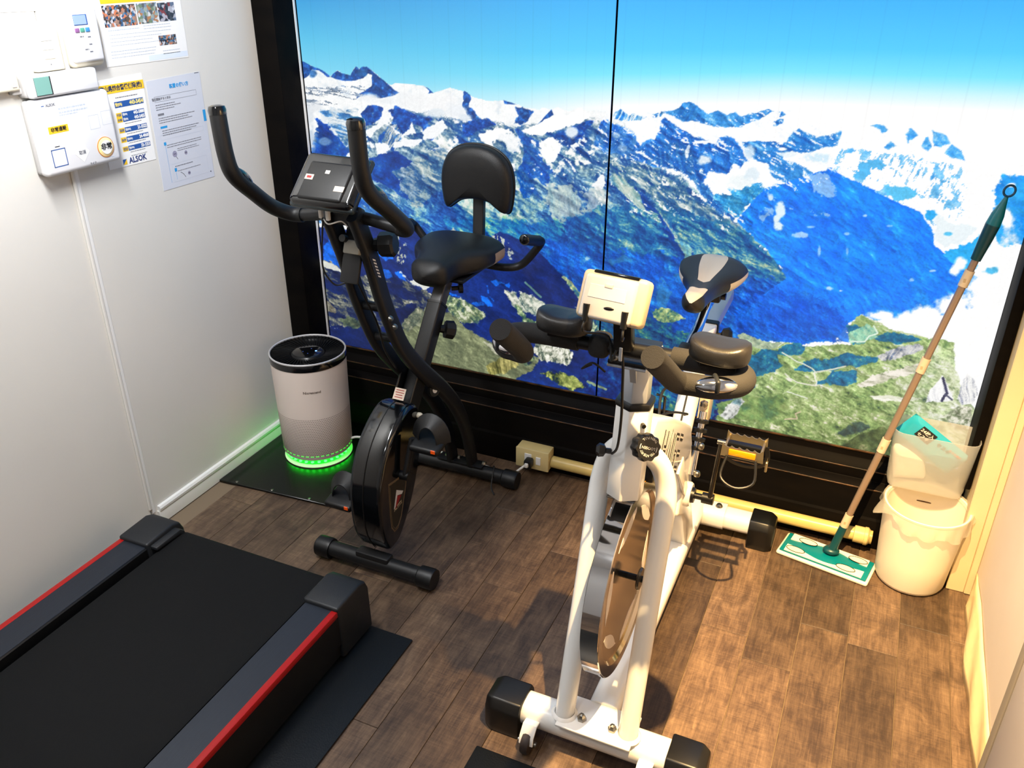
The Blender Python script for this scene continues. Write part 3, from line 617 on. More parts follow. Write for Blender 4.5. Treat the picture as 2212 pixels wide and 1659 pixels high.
    p.put(p.inside(mead, 5), p.ramp(0.5+(gm-0.52)*2.6, MG))
    low = np.clip((Y-840)/130, 0, 1)*np.clip((2060-X)/160, 0, 1)
    p.put(p.inside(mead, 5), p.ramp(0.5+(gm-0.52)*2.8, [(0, (60, 84, 60)), (0.35, (104, 130, 74)), (0.65, (138, 160, 96)), (0.85, (172, 178, 132)), (1, (222, 214, 186))]), (low*0.85).astype(np.float32))
    bright = np.clip((X-1900)/160, 0, 1)*np.clip((Y-740)/40, 0, 1)
    p.put(p.inside(mead, 5), p.ramp(0.5+(gm-0.50)*2.6, [(0, (70, 90, 110)), (0.3, (160, 176, 140)), (0.6, (206, 214, 178)), (1, (252, 252, 248))]), (bright*0.8).astype(np.float32))
    FO = [(0, (10, 84, 130)), (0.5, (20, 108, 150)), (0.8, (40, 128, 150)), (1, (110, 160, 140))]
    for q in ([(1612,770),(1650,752),(1680,756),(1720,742),(1742,748),(1730,765),(1700,768),(1682,768),(1688,784),(1700,790),(1660,806),(1625,820),(1612,812)], [(1715,800),(1740,778),(1790,776),(1830,762),(1850,768),(1900,772),(1896,782),(1850,792),(1800,798),(1770,802),(1730,802)], [(1768,828),(1800,806),(1850,800),(1848,826),(1820,834)], [(1880,726),(1920,718),(1990,734),(1950,742),(1900,740)], [(1830,705),(1850,700),(1880,716),(1870,740),(1840,746)]):
        p.rock(q, FO, p.n3, 5, 1.4)
    p.rock([(1832,722),(1850,712),(1872,700),(1900,716),(1890,732),(1860,742),(1836,742)], [(0, (60, 150, 170)), (0.4, (140, 200, 170)), (1, (190, 222, 190))], p.n3, 4, 1.2)
    p.rock([(1592,726),(1606,716),(1622,726),(1650,738),(1690,742),(1670,754),(1640,752),(1610,742)], [(0, (130, 160, 140)), (1, (196, 204, 170))], p.n3, 3, 1.3)
    p.rock([(1895,770),(1930,752),(1985,742),(2000,752),(1960,768),(1910,782)], [(0, (40, 84, 140)), (0.45, (150, 156, 170)), (1, (226, 224, 220))], 0.5*p.sl+0.5*p.n3, 4, 2.2)
    p.rock([(1850,832),(1880,812),(1960,792),(2000,782),(1990,800),(1920,822),(1870,838)], [(0, (130, 148, 110)), (0.5, (200, 198, 176)), (1, (246, 240, 228))], p.sh, 5, 2)
    p.rock([(1870,852),(1960,858),(2010,860),(1960,866),(1890,864)], [(0, (190, 196, 160)), (1, (250, 248, 238))], p.sh, 3, 1.4)
    p.rock([(1808,938),(1830,918),(1862,912),(1878,926),(1850,940),(1820,946)], [(0, (38, 62, 70)), (1, (80, 108, 84))], p.n3, 6, 1.4)
    p.rock([(1810,965),(1850,940),(1900,925),(1950,930),(1960,960),(1930,985),(1840,980)], [(0, (44, 62, 44)), (0.6, (92, 110, 66)), (1, (166, 160, 116))], p.n2, 6, 2)
    # limestone towers
    p.rock([(1998,872),(2004,848),(2020,832),(2034,812),(2042,818),(2050,842),(2058,862),(2040,868),(2016,868)], [(0, (120, 128, 150)), (0.4, (206, 208, 214)), (1, (250, 250, 250))], p.sv, 3, 2)
    p.stroke([(2036, 818), (2042, 836), (2046, 850), (2040, 856), (2034, 866)], 3.0, (52, 58, 92)); p.stroke([(2042, 852), (2056, 864)], 2.0, (70, 76, 104))
    p.rock([(2068,860),(2078,830),(2090,808),(2106,824),(2112,850),(2100,872),(2076,872)], [(0, (72, 78, 110)), (0.45, (170, 174, 186)), (1, (246, 246, 244))], p.sv, 3, 2.2)
    p.rock([(2040,900),(2070,880),(2100,880),(2098,930),(2060,930)], [(0, (110, 124, 96)), (0.5, (190, 192, 170)), (1, (244, 240, 228))], p.n3, 6, 2.4)
    # roads and streams
    RD = (226, 232, 214)
    p.stroke([(1690, 762), (1704, 770), (1720, 780), (1738, 788), (1752, 796), (1762, 806)], 1.3, RD)
    p.stroke([(1758, 806), (1760, 818), (1764, 826), (1762, 834)], 1.6, (240, 240, 226))
    p.stroke([(1722, 828), (1706, 842), (1690, 852), (1674, 862), (1668, 876), (1656, 884), (1652, 896), (1640, 908), (1630, 914)], 1.3, (190, 208, 156))
    p.stroke([(1762, 834), (1738, 830), (1722, 826), (1706, 818), (1696, 808)], 1.4, (226, 226, 206)); p.stroke([(1700, 846), (1725, 854), (1744, 860)], 1.1, RD)
    p.stroke([(1762, 804), (1790, 800), (1826, 792)], 1.6, (214, 216, 196)); p.stroke([(1838, 738), (1868, 738), (1878, 726), (1896, 720), (1888, 704)], 1.5, (226, 244, 226))
    p.stroke([(1696, 906), (1722, 904), (1718, 894), (1728, 890)], 1.4, (208, 192, 160)); p.stroke([(1682, 748), (1694, 740)], 1.0, RD)
    p.blob(1704, 820, 8, 3, (240, 236, 226), 0.4, 1, 0.5)
    # --- lower middle: dark wooded slopes and lit crags
    LN = [(0, (10, 26, 84)), (0.45, (14, 40, 116)), (0.75, (16, 66, 140)), (1, (30, 110, 150))]
    p.rock([(1060,690),(1180,640),(1290,690),(1360,730),(1450,760),(1540,750),(1600,800),(1625,835),(1600,855),(1560,870),(1520,1000),(1000,1000),(1050,800)], LN, 0.6*p.n2+0.4*p.n3, 8, 1.8)
    TG = [(0, (12, 50, 120)), (0.3, (18, 84, 140)), (0.5, (40, 112, 120)), (0.7, (108, 146, 100)), (0.88, (170, 180, 110)), (1, (214, 214, 160))]
    p.rock([(1280,680),(1340,670),(1400,672),(1450,700),(1500,730),(1560,740),(1600,770),(1580,830),(1540,840),(1490,810),(1420,800),(1370,770),(1300,740)], TG, 0.3*p.n2+0.3*p.n3+0.4*p.relf-0.08, 16, 1.8)
    p.rock([(1400,672),(1430,664),(1462,676),(1480,690),(1450,700),(1420,692)], [(0, (40, 100, 110)), (0.5, (130, 160, 110)), (1, (196, 200, 140))], p.n3, 6, 1.8)
    p.rock([(1380,840),(1440,820),(1500,830),(1560,860),(1540,910),(1440,900),(1390,870)], TG, 0.3*p.n2+0.3*p.n3+0.4*p.relf-0.08, 14, 1.8)
    p.rock([(1560,900),(1545,872),(1580,866),(1612,852),(1640,860),(1690,850),(1700,880),(1660,915),(1600,905)], [(0, (70, 110, 80)), (0.5, (120, 150, 88)), (1, (170, 184, 120))], p.n2, 5, 1.6)
    p.rock([(1556,898),(1566,880),(1590,864),(1602,856),(1608,868),(1596,884),(1586,904),(1570,908)], [(0, (130, 134, 130)), (0.5, (206, 208, 204)), (1, (240, 240, 236))], p.n3, 3, 2)
    p.blob(1590, 868, 12, 8, (70, 116, 130), 0.8, 0.7)
    # --- big shadowed mountain in the left foreground
    SH = [(0, (10, 28, 84)), (0.5, (14, 42, 118)), (0.8, (20, 54, 136)), (1, (40, 74, 150))]
    big = [(640,470),(700,492),(760,498),(830,482),(870,476),(905,492),(930,520),(962,508),(975,496),(1000,512),(1030,528),(1050,530),(1062,512),(1080,500),(1096,506),(1120,516),(1146,536),(1160,540),(1180,562),(1198,580),(1212,590),(1232,612),(1256,644),(1276,676),(1300,720),(1280,800),(1160,860),(640,860)]
    p.rock(big, SH, p.n1, 3, 1.3)
    shade = np.clip((Y-560)/260, 0, 1)*np.clip((1000-X)/260, 0, 1)
    p.put(p.inside(big, 3), (9, 20, 62), (shade*0.75).astype(np.float32))
    RK = [(0, (14, 40, 106)), (0.5, (50, 80, 124)), (0.7, (150, 164, 160)), (1, (222, 222, 206))]
    for q in ([(1050,520),(1072,508),(1094,520),(1112,545),(1104,560),(1088,540),(1070,525)], [(845,498),(862,500),(862,530),(848,528)], [(860,532),(874,528),(878,560),(870,580),(860,566)], [(1014,508),(1036,520),(1040,540),(1026,530)], [(956,498),(980,494),(996,508),(984,520),(972,512)]):
        m_ = p.inside(q, 6)*(0.5*p.sv+0.5*p.n3 > 0.56); p.put(m_, (178, 186, 178))
    BP = (18, 104, 226)
    for q in ([(700,530),(716,514),(732,530),(740,560),(734,590),(700,575)], [(810,540),(824,545),(838,556),(850,548),(850,560),(832,564),(815,552)], [(820,580),(838,584),(850,600),(832,602),(820,594)], [(856,590),(868,586),(878,606),(864,600)], [(888,594),(906,590),(916,602),(896,600)], [(1060,608),(1074,604),(1090,612),(1078,614),(1070,618)], [(1052,618),(1058,640),(1066,650),(1056,640)], [(1040,640),(1054,640),(1062,662),(1052,662)], [(1014,656),(1034,648),(1056,662),(1030,664)], [(966,630),(984,634),(994,642),(976,640)], [(1092,616),(1100,612),(1100,620)]):
        p.poly(q, BP, 3)
    # lit rocks low on the left
    GK = [(0, (14, 28, 74)), (0.34, (22, 40, 92)), (0.5, (84, 90, 92)), (0.68, (140, 140, 124)), (0.86, (196, 194, 176)), (1, (236, 234, 222))]
    p.rock([(690,562),(730,575),(760,590),(800,600),(840,606),(880,610),(930,640),(960,660),(930,672),(880,700),(820,705),(760,700),(720,705),(690,690)], GK, 0.4*p.rel+0.4*p.relf+0.2*p.n2-0.03, 10, 1.7)
    p.poly([(866,588),(884,606),(900,600),(920,604),(936,614),(924,620),(916,624),(890,612)], (226, 228, 220), 4)
    p.poly([(694,564),(720,570),(748,590),(730,588),(700,578)], (214, 216, 208), 3)
    p.rock([(690,598),(730,608),(760,640),(720,632),(692,612)], [(0, (10, 22, 66)), (1, (16, 40, 104))], p.n2, 5); p.rock([(832,610),(860,614),(890,634),(904,650),(870,644),(836,630)], [(0, (10, 22, 66)), (1, (16, 40, 104))], p.n2, 5)
    p.rock([(800,660),(850,672),(900,655),(905,690),(870,700),(820,690)], [(0, (8, 18, 60)), (1, (14, 36, 96))], p.n2, 6)
    p.rock([(696,640),(712,652),(732,676),(722,680),(700,668)], [(0, (96, 92, 78)), (1, (190, 186, 168))], p.n3, 4)
    p.rock([(730,688),(760,684),(790,700),(770,712),(740,700)], [(0, (40, 60, 60)), (1, (120, 130, 96))], p.n3, 5)
    # crags and the long pale hill
    p.rock([(962,636),(1000,644),(1030,664),(1052,684),(1030,700),(1004,700),(975,680),(958,660)], [(0, (24, 50, 84)), (0.45, (70, 98, 84)), (0.75, (140, 156, 112)), (1, (220, 222, 200))], 0.5*p.n3+0.5*p.sr, 6, 2.4)
    HL = [(0, (84, 96, 74)), (0.5, (116, 124, 92)), (0.8, (142, 148, 112)), (1, (186, 186, 154))]
    p.rock([(862,716),(880,700),(898,686),(915,664),(935,656),(952,662),(975,676),(1005,706),(1040,728),(1076,748),(1110,764),(1150,768),(1164,772),(1150,800),(1110,820),(1060,830),(900,830),(850,780)], HL, 0.3*p.rel+0.35*p.relf+0.35*p.sr-0.03, 4, 1.2)
    p.rock([(862,704),(884,676),(905,660),(925,668),(905,700),(880,720)], [(0, (60, 76, 70)), (0.6, (120, 126, 104)), (1, (170, 166, 140))], p.n3, 6, 1.6)
    p.rock([(1046,738),(1080,750),(1112,766),(1100,778),(1070,766)], [(0, (140, 146, 120)), (1, (206, 204, 180))], p.sr, 3)
    p.rock([(1052,790),(1078,772),(1104,768),(1130,770),(1116,792),(1090,806),(1060,810)], [(0, (70, 74, 36)), (0.5, (130, 126, 70)), (1, (190, 180, 112))], p.sv, 4, 2)
    p.rock([(1092,628),(1114,634),(1118,650),(1124,630),(1150,640),(1172,656),(1196,668),(1190,680),(1150,682),(1120,668),(1104,660)], [(0, (40, 70, 90)), (0.4, (120, 140, 130)), (0.7, (186, 192, 176)), (1, (232, 232, 218))], 0.5*p.n3+0.5*p.sr, 5, 2.6)
    p.rock([(1112,660),(1130,674),(1150,690),(1180,712),(1150,714),(1128,694)], [(0, (40, 84, 80)), (0.6, (110, 140, 100)), (1, (190, 200, 160))], p.n3, 6, 2)
    p.stroke([(1134, 610), (1150, 624), (1168, 642)], 2.0, (96, 140, 140)); p.stroke([(1216, 600), (1232, 612), (1252, 638), (1262, 652)], 3.2, (150, 170, 140), 5)
    p.rock([(1210,594),(1226,604),(1250,630),(1264,660),(1250,646),(1232,622)], [(0, (40, 110, 150)), (0.5, (130, 160, 120)), (1, (206, 204, 150))], p.n3, 4, 2)
    p.rock([(1242,664),(1262,668),(1290,700),(1310,720),(1330,740),(1290,730),(1262,700)], [(0, (16, 60, 120)), (0.5, (90, 130, 110)), (1, (200, 206, 170))], p.n3, 7, 2.4)
    p.rock([(1158,740),(1190,742),(1230,752),(1240,770),(1226,790),(1196,784),(1168,778),(1154,760)], [(0, (40, 60, 70)), (0.35, (110, 122, 104)), (0.65, (196, 198, 178)), (1, (248, 246, 234))], 0.6*p.n3+0.4*p.sv, 5, 2.8)
    p.rock([(1166,806),(1190,800),(1230,812),(1270,836),(1230,842),(1200,826)], [(0, (24, 50, 60)), (0.4, (90, 104, 50)), (1, (170, 176, 100))], p.n3, 6, 2.4)
    p.rock([(1210,812),(1236,812),(1262,830),(1240,840),(1216,830)], [(0, (110, 126, 60)), (1, (186, 190, 110))], p.n3, 4, 1.5)
    p.rock([(1128,760),(1150,764),(1150,786),(1134,790)], [(0, (20, 40, 70)), (0.5, (90, 110, 80)), (1, (150, 160, 110))], p.n3, 6, 2.2)
    p.stroke([(1270, 822), (1290, 834), (1310, 842)], 2.5, (130, 150, 120), 5)
    # snow dusting along the lit flanks of the high ridges
    hi = p.inside([(1290,262),(1440,240),(1700,240),(1800,290),(1820,372),(1700,400),(1600,400),(1500,400),(1400,370),(1300,330)], 16)
    p.put((hi*np.clip((0.45*p.relf+0.30*p.n3+0.25*p.n2-0.575)*16, 0, 1)).astype(np.float32), (246, 250, 255))
    mid = p.inside([(1180,300),(1330,330),(1460,390),(1600,480),(1560,500),(1450,480),(1350,440),(1240,420),(1150,400)], 18)
    p.put((mid*np.clip((0.40*p.relf+0.35*p.n3+0.25*p.n2-0.585)*18, 0, 1)).astype(np.float32), (244, 246, 244))
    lum = p.c.max(1)*0.3+p.c.min(1)*0.7
    sh_ = np.where(below, 1.0, 0.0)*np.clip((225-lum)/70, 0, 1)*(1-0.55*np.clip((X-1600)/150, 0, 1)*np.clip((760-Y)/60, 0, 1))
    p.c *= (1+sh_*(0.42*(p.relf-0.5)+0.38*(p.rel-0.5)+0.22*(p.n3-0.5)))[:, None].astype(np.float32)
    # --- clouds on the left
    for (cx, cy, rx, ry, c, k) in ((664, 250, 16, 34, (222, 228, 234), 0.95), (668, 300, 18, 30, (196, 210, 226), 0.9), (680, 232, 16, 14, (228, 232, 236), 0.8), (700, 306, 16, 8, (150, 190, 226), 0.6), (800, 212, 22, 10, (240, 243, 245), 0.9), (838, 218, 24, 9, (236, 240, 243), 0.95), (870, 214, 26, 16, (240, 243, 245), 1), (905, 222, 34, 20, (243, 245, 246), 1), (950, 226, 40, 22, (245, 246, 247), 1), (985, 240, 26, 16, (238, 242, 246), 1), (940, 244, 30, 10, (226, 234, 240), 0.9), (1006, 254, 16, 9, (220, 230, 240), 0.8)):
        p.blob(cx, cy, rx, ry, c, 0.5, k)
    # --- fine printed grain and the faint vertical joints of the light box in the sky
    gr = 1+(p.grain-0.5)*np.where(below, 0.08+0.14*sh_, 0.012)
    p.c *= gr[:, None]
    return np.clip(p.c, 0, 255)

def mural_panels():
    m = bpy.data.materials.new('backlit_print'); m.use_nodes = True
    nt = m.node_tree; N = nt.nodes; L = nt.links; b = N['Principled BSDF']
    at = N.new('ShaderNodeAttribute'); at.attribute_name = 'print'
    b.inputs['Base Color'].default_value = (0.02, 0.02, 0.02, 1); b.inputs['Roughness'].default_value = 0.35; b.inputs['Specular IOR Level'].default_value = 0.15
    L.new(at.outputs['Color'], b.inputs['Emission Color']); b.inputs['Emission Strength'].default_value = 1.0
    m.cycles.emission_sampling = 'NONE'
    K = 1838.0
    def image_px(X, Z, Yp=0.065):
        """metres on the panel -> image pixels of the camera view, as the painter uses them"""
        d = np.stack([X-1.9195, np.full_like(X, Yp+2.3586), Z-1.63], 1)
        R_ = np.array([list(_r2), list(_u2), list(_f)])
        c = d @ R_.T
        return 1106+K*c[:, 0]/c[:, 2], 829.5-K*c[:, 1]/c[:, 2]
    zs = np.concatenate([np.linspace(0.2925, 1.50, 590), np.linspace(1.51, 2.36, 30)])
    for i, (a, bb, lab) in enumerate(((0.0850, 1.1470, 'left half of the backlit mountain mural'), (1.1530, 2.2510, 'right half of the backlit mountain mural'))):
        xs = np.linspace(a, bb, 520); nx, nz = len(xs), len(zs)
        Xg, Zg = np.meshgrid(xs, zs)
        px, py = image_px(Xg.ravel(), Zg.ravel())
        c = mural_colors(px, py)/255.0
        c = np.where(c <= 0.04045, c/12.92, ((c+0.055)/1.055)**2.4)
        # joints between the light-box slats show as faint darker lines in the sky
        fx = np.abs(((Xg.ravel()-0.085)/0.0545) % 1.0-0.5)
        sky = np.clip((330-py)/80, 0, 1)
        c *= (1-0.05*sky*(fx > 0.475))[:, None]
        # thin slab: front grid plus back face
        V_ = np.stack([Xg.ravel(), np.full(nx*nz, 0.065), Zg.ravel()], 1)
        idx = np.arange(nx*nz).reshape(nz, nx)
        q = np.stack([idx[:-1, :-1], idx[:-1, 1:], idx[1:, 1:], idx[1:, :-1]], -1).reshape(-1, 4)
        me = bpy.data.meshes.new('mural_panel')
        nv = len(V_); nf = len(q)
        bk = np.array([(a, 0.069, zs[0]), (bb, 0.069, zs[0]), (bb, 0.069, zs[-1]), (a, 0.069, zs[-1])])
        V_ = np.concatenate([V_, bk]); cor = [idx[0, 0], idx[0, -1], idx[-1, -1], idx[-1, 0]]
        extra = [[nv+3, nv+2, nv+1, nv]]+[[int(cor[k]), nv+k, nv+(k+1) % 4, int(cor[(k+1) % 4])] for k in range(4)]
        q = np.concatenate([q, np.array(extra)])
        me.vertices.add(len(V_)); me.vertices.foreach_set('co', V_.astype(np.float32).ravel())
        me.loops.add(q.size); me.loops.foreach_set('vertex_index', q.astype(np.int32).ravel())
        me.polygons.add(len(q)); me.polygons.foreach_set('loop_start', np.arange(0, q.size, 4, dtype=np.int32))
        me.update(calc_edges=True)
        ca = me.color_attributes.new('print', 'FLOAT_COLOR', 'POINT')
        col = np.ones((len(V_), 4), np.float32); col[:nv, :3] = c; col[nv:, :3] = 0.0
        ca.data.foreach_set('color', col.ravel())
        me.materials.append(m)
        o = bpy.data.objects.new('mural_panel', me); COL.objects.link(o); tag(o, lab, 'mural')
mural_panels()

# ------------------------------------------------------------------ treadmill on its mat
m_rubber = M('black_rubber', (20, 20, 21), 0.75, bump=0.3, bscale=500)
m_mat = M('black_pvc_mat', (9, 10, 10), 0.45, bump=0.5, bscale=260)
m_belt = M('treadmill_belt', (9, 10, 11), 0.85, spec=0.25, bump=0.5, bscale=420, var=0.12, vscale=3)
m_tmgrey = M('charcoal_plastic', (22, 25, 29), 0.5, bump=0.35, bscale=420)
m_tmblack = M('satin_black_plastic', (8, 8, 9), 0.45, bump=0.15, bscale=300)
m_rail = M('brushed_grey_rail', (36, 42, 52), 0.42, metal=0.35, bump=0.35, bscale=60, stretch=(14, 0.5, 14), var=0.08, vscale=40)
m_red = M('red_stripe', (158, 14, 12), 0.4)

tmat = MB().rbox((0.545, -1.90, 0.0035), (0.90, 1.96, 0.0064), 0.003, 2).build('exercise_mat', m_mat)
tag(tmat, 'large black mat lying under the treadmill', 'mat')
tm = thing('treadmill', 'low black treadmill with red side stripes beside the white wall', 'treadmill', (0.51, -1.8, 0.0068))
y0, y1 = -2.75, -0.955
MB().box(0.262, 0.766, y0, -0.948, 0.030, 0.135).bevel(0.008, 2).build('deck', m_tmblack, tm)
bm_ = MB()
ring = []
for i in range(9):
    a = math.radians(90-180*i/8); ring.append((-0.958+0.034*math.cos(a), 0.116+0.034*math.sin(a)))
ring = [(y0, 0.150)]+ring+[(y0, 0.082)]
for i, (yy, zz) in enumerate(ring):
    bm_.v += [(0.268, yy, zz), (0.760, yy, zz)]
for i in range(len(ring)-1):
    bm_.f.append((2*i, 2*i+1, 2*i+3, 2*i+2))
bm_.build('belt', m_belt, tm, smooth=40)
MB().cyl((0.264, -0.958, 0.116), (0.764, -0.958, 0.116), 0.031, 24).build('roller', m_tmblack, tm)
for sgn in (-1, 1):
    xo = 0.51+sgn*0.359; xi = 0.51+sgn*0.262
    a, b = min(xo, xi), max(xo, xi)
    rail = MB().prism([(a, 0.060), (b, 0.060), (b, 0.1615), (b-0.003, 0.165), (a+0.003, 0.165), (a, 0.1615)], 'y', y0, -1.045).build('side_rail', m_tmblack, tm, 30)
    MB().box(a+0.003, b-0.003, y0, -1.047, 0.1645, 0.1672).bevel(0.001, 1).build('rail_cover', m_rail, rail)
    e0, e1 = (xo-0.0165, xo+0.0012) if sgn > 0 else (xo-0.0012, xo+0.0165)
    MB().box(e0, e1, y0, -1.048, 0.150, 0.1685).bevel(0.003, 2).build('red_stripe', m_red, rail)
    # end cap with raised shoulder, closed to the floor
    c0, c1 = (a-0.003, b+0.004)
    cap = MB().prism([(-1.062, 0.178), (-0.962, 0.182), (-0.936, 0.172), (-0.925, 0.145), (-0.921, 0.012), (-1.055, 0.012)], 'x', c0, c1).bevel(0.007, 3).build('end_cap', m_tmgrey, tm)
    s0, s1 = (xi-0.012, xi+0.042) if sgn > 0 else (xi-0.030, xi+0.026)
    MB().prism([(-1.050, 0.167), (-0.958, 0.168), (-0.944, 0.155), (-0.944, 0.120), (-0.956, 0.118), (-0.962, 0.152), (-1.050, 0.155)], 'x', s0, s1).bevel(0.004, 2).build('belt_guard', m_tmgrey, cap)
    MB().box(a+0.02, b-0.02, -1.02, -0.95, 0.0003, 0.013).bevel(0.002, 1).build('rubber_foot', m_rubber, tm)
    MB().box(a+0.006, b-0.006, y0, -1.05, 0.020, 0.061).build('side_skirt', m_tmblack, tm, 0)
    MB().box(a+0.02, b-0.02, y0+0.1, y0+0.2, 0.0003, 0.021).bevel(0.002, 1).build('rubber_foot', m_rubber, tm)
smat = MB().rbox((1.62, -1.46, 0.004), (0.648, 0.618, 0.0075), 0.0035, 2).build('floor_mat', m_mat)
tag(smat, 'black mat on the floor in front of the white bike', 'mat')

# ------------------------------------------------------------------ black folding exercise bike
m_bkmetal = M('graphite_painted_steel', (24, 24, 25), 0.45, metal=0.15, bump=0.05, bscale=600)
m_bkgloss = M('gloss_black_plastic', (8, 9, 11), 0.10, coat=0.6)
m_bkmatte = M('matte_black_plastic', (9, 9, 10), 0.45, bump=0.1, bscale=400)
m_foam = M('black_foam_grip', (11, 11, 12), 0.5, bump=0.25, bscale=600)
m_leather = M('black_vinyl_leather', (12, 12, 13), 0.45, bump=0.45, bscale=520)
m_beige = M('beige_vinyl', (168, 150, 126), 0.45, bump=0.2, bscale=600)
m_chrome = M('chrome', (215, 215, 218), 0.07, metal=1.0)
m_steel = M('zinc_bolt', (150, 146, 138), 0.28, metal=1.0)
m_olive = M('dark_decal', (40, 35, 24), 0.45)
m_gold = M('bronze_print', (104, 84, 60), 0.5)
m_print_w = M('white_print', (214, 208, 200), 0.5)
m_print_k = M('black_print', (28, 28, 30), 0.6)
m_sticker = M('sticker_paper', (206, 188, 170), 0.55)
m_redp = M('red_print', (150, 26, 24), 0.5)
m_orange = M('orange_reflector', (232, 84, 18), 0.25, coat=0.5)
m_wire_w = M('white_cable', (222, 220, 214), 0.45)
m_wire_k = M('black_cable', (14, 14, 15), 0.5)

BX = 0.75
eb = thing('exercise_bike', 'black folding exercise bike with backrest standing by the mural', 'exercise bike', (BX, -0.44, 0))
# stabilisers
fs = MB().cyl((0.597, -0.715, 0.034), (0.903, -0.715, 0.034), 0.0235, 24).build('front_stabilizer', m_bkmetal, eb)
for x0, x1 in ((0.551, 0.603), (0.897, 0.949)):
    MB().lathe([(0.0, 0), (0.024, 0.0), (0.031, 0.006), (0.032, 0.046), (0.030, 0.052), (0.0, 0.052)], (x0, -0.715, 0.0322), 24, (1, 0, 0)).build('end_cap', m_bkmatte, fs)
MB().rbox((0.75, -0.715, 0.055), (0.11, 0.036, 0.022), 0.006).build('mounting_saddle', m_bkmetal, eb)
rs = MB().cyl((0.56, -0.155, 0.034), (0.94, -0.155, 0.034), 0.0235, 24).build('rear_stabilizer', m_bkmetal, eb)
for x0, x1 in ((0.535, 0.585), (0.905, 0.960)):
    MB().lathe([(0.0, 0), (0.024, 0.0), (0.0315, 0.006), (0.032, x1-x0-0.006), (0.029, x1-x0), (0.0, x1-x0)], (x0, -0.155, 0.0322), 24, (1, 0, 0)).build('end_cap', m_bkmatte, rs)
MB().rbox((0.75, -0.155, 0.060), (0.17, 0.044, 0.006), 0.002).build('bracket_plate', m_bkmetal, rs)
for x in (0.69, 0.735, 0.83):
    MB().lathe([(0, 0.009), (0.006, 0.008), (0.009, 0.003), (0.0095, 0)], (x, -0.148, 0.062), 12).build('bolt', m_steel, rs)
# curved front mast: two flat-oval tubes
mast = spline([(-0.728, 1.075), (-0.714, 1.047), (-0.671, 0.945), (-0.637, 0.840), (-0.596, 0.743), (-0.545, 0.650), (-0.454, 0.546), (-0.337, 0.430), (-0.251, 0.323), (-0.191, 0.206), (-0.160, 0.100), (-0.153, 0.058)] and
              [(0, -0.728, 1.075), (0, -0.714, 1.047), (0, -0.671, 0.945), (0, -0.637, 0.840), (0, -0.596, 0.743), (0, -0.545, 0.650), (0, -0.454, 0.546), (0, -0.337, 0.430), (0, -0.251, 0.323), (0, -0.191, 0.206), (0, -0.160, 0.100), (0, -0.153, 0.058)], 5)
for x in (0.712, 0.788):
    MB().sweep(rrect(0.026, 0.050, 0.011, 4), [(x, p.y, p.z) for p in mast], up=(0, -0.9, -0.4)).build('mast_tube', m_bkmetal, eb)
for (yy, zz) in ((-0.622, 0.800), (-0.578, 0.695)):
    MB().cyl((0.712, yy, zz), (0.788, yy, zz), 0.0125, 16).build('cross_tube', m_bkmetal, eb)
for (yy, zz) in ((-0.625, 0.775), (-0.607, 0.745)):
    MB().lathe([(0, 0.008), (0.006, 0.007), (0.008, 0.003), (0.009, 0)], (0.801, yy, zz), 12, (1, 0, 0)).build('bolt', m_steel, eb)
# gusset and sensor box between the tubes
gp = MB().rbox((0.75, -0.690, 0.965), (0.052, 0.012, 0.150), 0.004, mat=Matrix.Rotation(math.radians(-22), 3, 'X')).build('gusset_plate', m_bkmetal, eb)
MB().rbox((0.762, -0.705, 0.985), (0.046, 0.020, 0.034), 0.004, mat=Matrix.Rotation(math.radians(-22), 3, 'X')).build('sensor_box', M('grey_sensor_box', (120, 116, 106), 0.5), eb)
MB().cyl((0.742, -0.72, 1.010), (0.742, -0.705, 1.004), 0.009, 14).build('socket', m_bkmatte, gp)
kb = MB().lathe([(0, 0.0), (0.016, 0.0), (0.017, 0.010), (0.030, 0.016), (0.032, 0.048), (0.026, 0.054), (0, 0.054)], (0.797, -0.665, 0.985), 8, (1, 0.25, 0.1)).build('adjust_knob', m_bkmatte, eb, smooth=20)
MB().quad((0.8015, -0.700, 0.965), (0.8015, -0.672, 0.952), (0.8015, -0.650, 0.895), (0.8015, -0.678, 0.908)).build('warning_sticker', m_print_k, eb, 0)
mb = MB()
for i in range(6):
    t = i/6.0; yy = -0.697+0.022*t; zz = 0.958-0.058*t
    mb.quad((0.8018, yy+0.011, zz-0.002), (0.8018, yy+0.023, zz-0.008), (0.8018, yy+0.025, zz-0.013), (0.8018, yy+0.013, zz-0.007))
mb.build('sticker_print', m_print_w, eb, 0)
